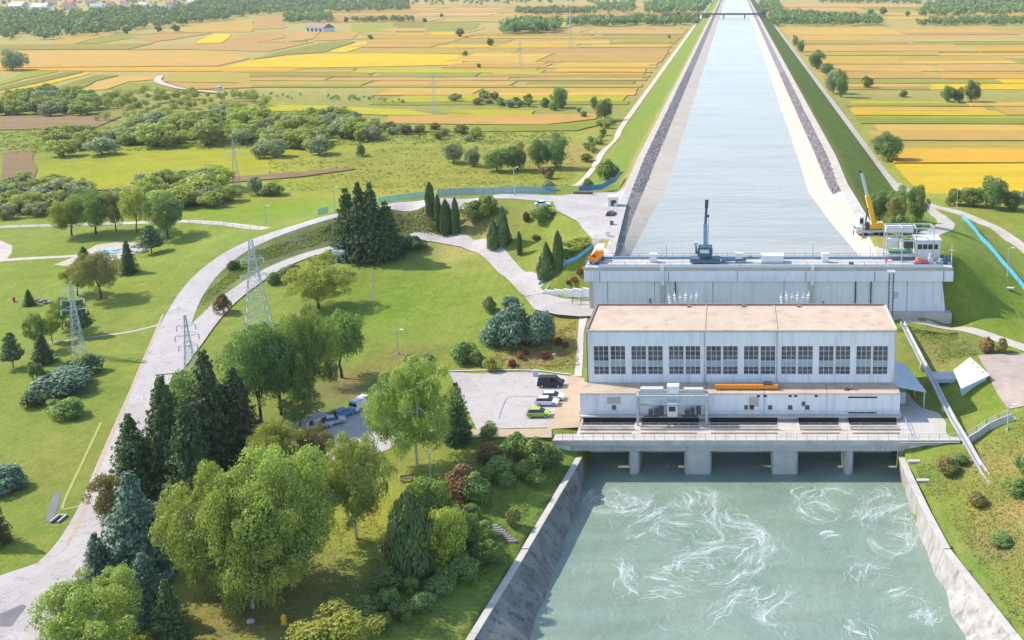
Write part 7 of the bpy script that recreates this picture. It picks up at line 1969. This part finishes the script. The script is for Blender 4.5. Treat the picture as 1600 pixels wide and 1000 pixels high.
wood('large wood at the top right', [(1440, 26), (1620, 28), (1620, 4), (1480, 4), (1440, 14)], 260, (10, 15), ('leaf_deep',))
wood('dark woodland along the top edge at the right', [(1280, 6), (1440, 8), (1440, 1), (1280, 0)], 90, (7, 10), ('leaf_deep',))
wood('dark woodland around the village', [(0, 20), (300, 20), (300, -6), (0, -6)], 130, (5, 8), ('leaf_deep',))
wood('far dark wood behind the fields at the top', [(640, 10), (1010, 6), (1010, -8), (640, -8)], 160, (6, 9), ('leaf_deep',))
wood('shrubs between the park trees and the hedge', [(130, 335), (240, 335), (240, 318), (130, 318)], 24, (20, 30), ('leaf_green',))

wood('feathery greyish scrub belt behind the yellow meadow', [(150, 190), (300, 183), (420, 176), (418, 158), (300, 148), (180, 150), (150, 165)], 62, (11, 20), ('leaf_scrub_dim',), 700, .075)
wood('tiny shrubs in the hedgerow along the far fields', [(410, 155), (540, 158), (660, 163), (660, 158), (540, 152), (410, 149)], 20, (5, 9), ('leaf_green',), 200, .12)
# rough grass and weeds on banks and meadows
def tufts(label, poly, n, hh, mats, seed):
    W = [place(px, py)[:2] for px, py in poly]
    xs, ys = [p[0] for p in W], [p[1] for p in W]
    rs = np.random.RandomState(seed)
    P = []
    while len(P) < n:
        p = (rs.uniform(min(xs), max(xs)), rs.uniform(min(ys), max(ys)))
        if in_poly(p, W) and noise.noise(Vector((p[0] * .12, p[1] * .12, seed))) > rs.uniform(-.5, .4): P.append(p)
    P = np.array(P)
    z = hgt(P[:, 0], P[:, 1])
    C3 = np.c_[P, z]
    C3 = C3[z > -4]
    k = 5
    B = np.repeat(C3, k, 0)
    s = np.repeat(rs.uniform(*hh, len(C3)), k)
    B += np.stack([rs.normal(size=len(B)) * s * .5, rs.normal(size=len(B)) * s * .5, s * rs.uniform(.15, .55, len(B))], 1)
    nr = rs.normal(size=(len(B), 3)); nr[:, 2] = np.abs(nr[:, 2]) + .5
    q = leaf_quads(B, nr, 1.0, rs, 1.5)
    q = B[:, None] + (q - B[:, None]) * (s * .75)[:, None, None]
    return tag(link('rough_grass', quads_mesh('rough_grass', q, mats)), label, 'grass', kind='stuff')
leafmat('grass_dry', (0.42, 0.37, 0.12), (0.34, 0.33, 0.09), (0.52, 0.42, 0.17), .45)
leafmat('grass_rank', (0.25, 0.30, 0.06), (0.20, 0.26, 0.05), (0.33, 0.36, 0.09), .45)
tufts('rough dry grass tufts on the lower right bank', [(1430, 730), (1500, 705), (1600, 650), (1640, 700), (1640, 1000), (1590, 980)], 2600, (.1, .26), 'grass_dry', 3)
tufts('rank green grass on the lower right bank', [(1430, 730), (1500, 705), (1600, 650), (1640, 700), (1640, 1000), (1590, 980)], 1500, (.1, .26), 'grass_rank', 4)
tufts('rank grass on the bank above the left tailrace wall', [(890, 730), (800, 690), (720, 700), (620, 900), (560, 1000), (720, 1000)], 2200, (.12, .3), 'grass_rank', 5)
tufts('rough grass on the bank between the two roads', [(560, 340), (480, 362), (400, 392), (330, 450), (312, 480), (340, 458), (415, 405), (515, 374), (620, 362), (720, 365), (660, 326)], 3000, (.2, .5), 'grass_rank', 6)
tufts('tall yellow meadow weeds beyond the plaza fence', [(420, 295), (560, 302), (690, 298), (870, 292), (900, 255), (880, 225), (700, 215), (560, 240), (420, 250)], 5000, (.2, .5), 'grass_rank', 7)
tufts('rank meadow growth around the scrub', [(0, 240), (420, 232), (620, 225), (900, 225), (880, 205), (600, 205), (300, 190), (0, 205)], 5000, (.35, .9), 'grass_rank', 8)
tufts('rough grass on the slope right of the dam and chute', [(1420, 510), (1500, 525), (1530, 555), (1490, 560), (1470, 575)], 900, (.12, .3), 'grass_rank', 9)
tufts('dry weeds in the bed behind the parking lot', [(720, 575), (760, 560), (900, 500), (905, 575), (840, 577)], 900, (.15, .4), 'grass_dry', 10)
tufts('grass tufts under the big birches', [(280, 960), (330, 900), (560, 800), (640, 840), (600, 930), (440, 1000), (300, 1000)], 1600, (.1, .25), 'grass_dry', 11)

# ------------------------------------------------------------------ houses, farm, far bridge
def house(px, py, w, d, h, rz, wall, roof, label, group='village houses'):
    x, y = G(px, py, 0)
    o = thing('village_house', label, 'house', (x, y, 0), rz, group)
    MB().box(-w / 2, w / 2, -d / 2, d / 2, -.5, h).build('walls', wall, o)
    t = h + d * .42
    MB().add([(-w / 2 - .5, -d / 2 - .6, h - .2), (w / 2 + .5, -d / 2 - .6, h - .2), (w / 2 + .5, 0, t), (-w / 2 - .5, 0, t), (-w / 2 - .5, d / 2 + .6, h - .2), (w / 2 + .5, d / 2 + .6, h - .2)], [(0, 1, 2, 3), (3, 2, 5, 4), (0, 3, 4), (1, 5, 2), (0, 4, 5, 1)]).build('roof', roof, o)
    MB().box(-w * .2, -w * .2 + .9, .5, 1.3, h + .5, t + 1).build('chimney', 'stone', o)
    for k in range(3): MB().box(-w / 2 + (k + .6) * w / 3.4, -w / 2 + (k + .6) * w / 3.4 + 1.2, -d / 2 - .06, -d / 2, h * .4, h * .75).build('window', 'car_glass', o)
    return o
H = [(30, 12, 'white_paint', 'grey_roof', 26, 'long white building with pale roof in the village at the top left corner'), (65, 14, 'white_paint', 'grey_roof', 24, 'second long white building in the village near the top left'), (108, 11, 'cream_paint', 'tile_red', 16, 'house with a bright red roof in the middle of the village'), (112, 6, 'white_paint', 'tile_red', 14, 'red roofed house just behind the bright red one'), (142, 3, 'cream_paint', 'tile_red', 16, 'red roofed house at the top edge right of the village middle'), (152, 13, 'white_paint', 'grey_roof', 18, 'grey roofed house at the front of the village'), (195, 4, 'cream_paint', 'tile_red', 14, 'small red roofed house at the top edge'), (225, 10, 'white_paint', 'grey_roof', 14, 'pale house between the trees right of the village'), (267, 9, 'white_paint', 'tile_red', 14, 'tall pale house with red roof standing apart'), (303, 5, 'white_paint', 'grey_roof', 20, 'pale house at the right end of the village'), (375, 5, 'cream_paint', 'tile_red', 15, 'red roofed house near the top edge left of the far woods'), (395, 6, 'white_paint', 'tile_red', 14, 'rightmost house of the village near the top edge'), (345, 3, 'white_paint', 'tile_red', 12, 'half hidden red roofed house among the top trees'), (172, 7, 'cream_paint', 'tile_red', 12, 'small red house among the village trees'), (82, 5, 'cream_paint', 'tile_red', 13, 'small red roofed house behind the long white buildings')]
for i, (px, py, wm, rm, w, lab) in enumerate(H): house(px, py + 3.5, w * 1.25, w * .7, 9.0, (i % 3 - 1) * .25, wm, rm, lab)
x, y = G(500, 49, 0)
o = thing('farm_barn', 'large farm barn with white walls and dark roof among the fields', 'barn', (x, y, 0), -.5)
MB().box(-17, 17, -9, 9, -.5, 5.5).build('walls', 'white_paint', o)
MB().add([(-18, -10, 5), (18, -10, 5), (18, 0, 11), (-18, 0, 11), (-18, 10, 5), (18, 10, 5)], [(0, 1, 2, 3), (3, 2, 5, 4), (0, 4, 5, 1), (0, 3, 4), (1, 5, 2)]).build('roof', 'rust_rail', o)
MB().add([(-18.05, -9, 4), (-18.05, 9, 4), (-18.05, 0, 10.6), (-18.3, -9, 4), (-18.3, 9, 4), (-18.3, 0, 10.6)], [(0, 1, 2), (5, 4, 3), (0, 3, 4, 1), (1, 4, 5, 2), (2, 5, 3, 0)]).build('gable', 'wood', o)
for k in range(4): MB().box(-14 + k * 8, -10 + k * 8, -9.1, -9, 0, 4.2).build('barn_door', 'dark_steel', o)
MB().box(-17.2, -17, -6, 2, 0, 3.5).build('gate', 'salmon_paint', o)
by = G(1147, 23, 17)[1]
o = thing('canal_bridge', 'distant dark road bridge crossing the canal near the top edge', 'bridge', (0, by, 15.4))
MB().box(-46, 46, -3, 3, 1.2, 2.6).build('deck', 'dark_concrete', o)
for x in (-15, 15): MB().box(x - .9, x + .9, -2.2, 2.2, -6, 1.2).build('pier', 'dark_concrete', o)
for s in (-2.9, 2.9): MB().box(-46, 46, s - .08, s + .08, 2.6, 3.7).build('railing', 'dark_steel', o)
for s in (-40, 40): MB().box(s - 6, s + 6, -2.8, 2.8, -3, 1.2).build('abutment', 'dark_concrete', o)
# ------------------------------------------------------------------ thin summer haze over the whole plain
m = bpy.data.materials.new('haze_air'); m.use_nodes = True; MAT['haze_air'] = m
nt = m.node_tree; nt.nodes.clear()
out = nt.nodes.new('ShaderNodeOutputMaterial')
v = nt.nodes.new('ShaderNodeVolumePrincipled')
v.inputs['Color'].default_value = (0.80, 0.88, 1.0, 1)
v.inputs['Density'].default_value = 0.00006
v.inputs['Anisotropy'].default_value = 0.0
nt.links.new(v.outputs[0], out.inputs['Volume'])
hz = MB().box(-9100, 9100, -60, 12100, -13, 84).build('haze', 'haze_air')
tag(hz, 'pale blue haze lying over the plain', 'haze', kind='stuff')
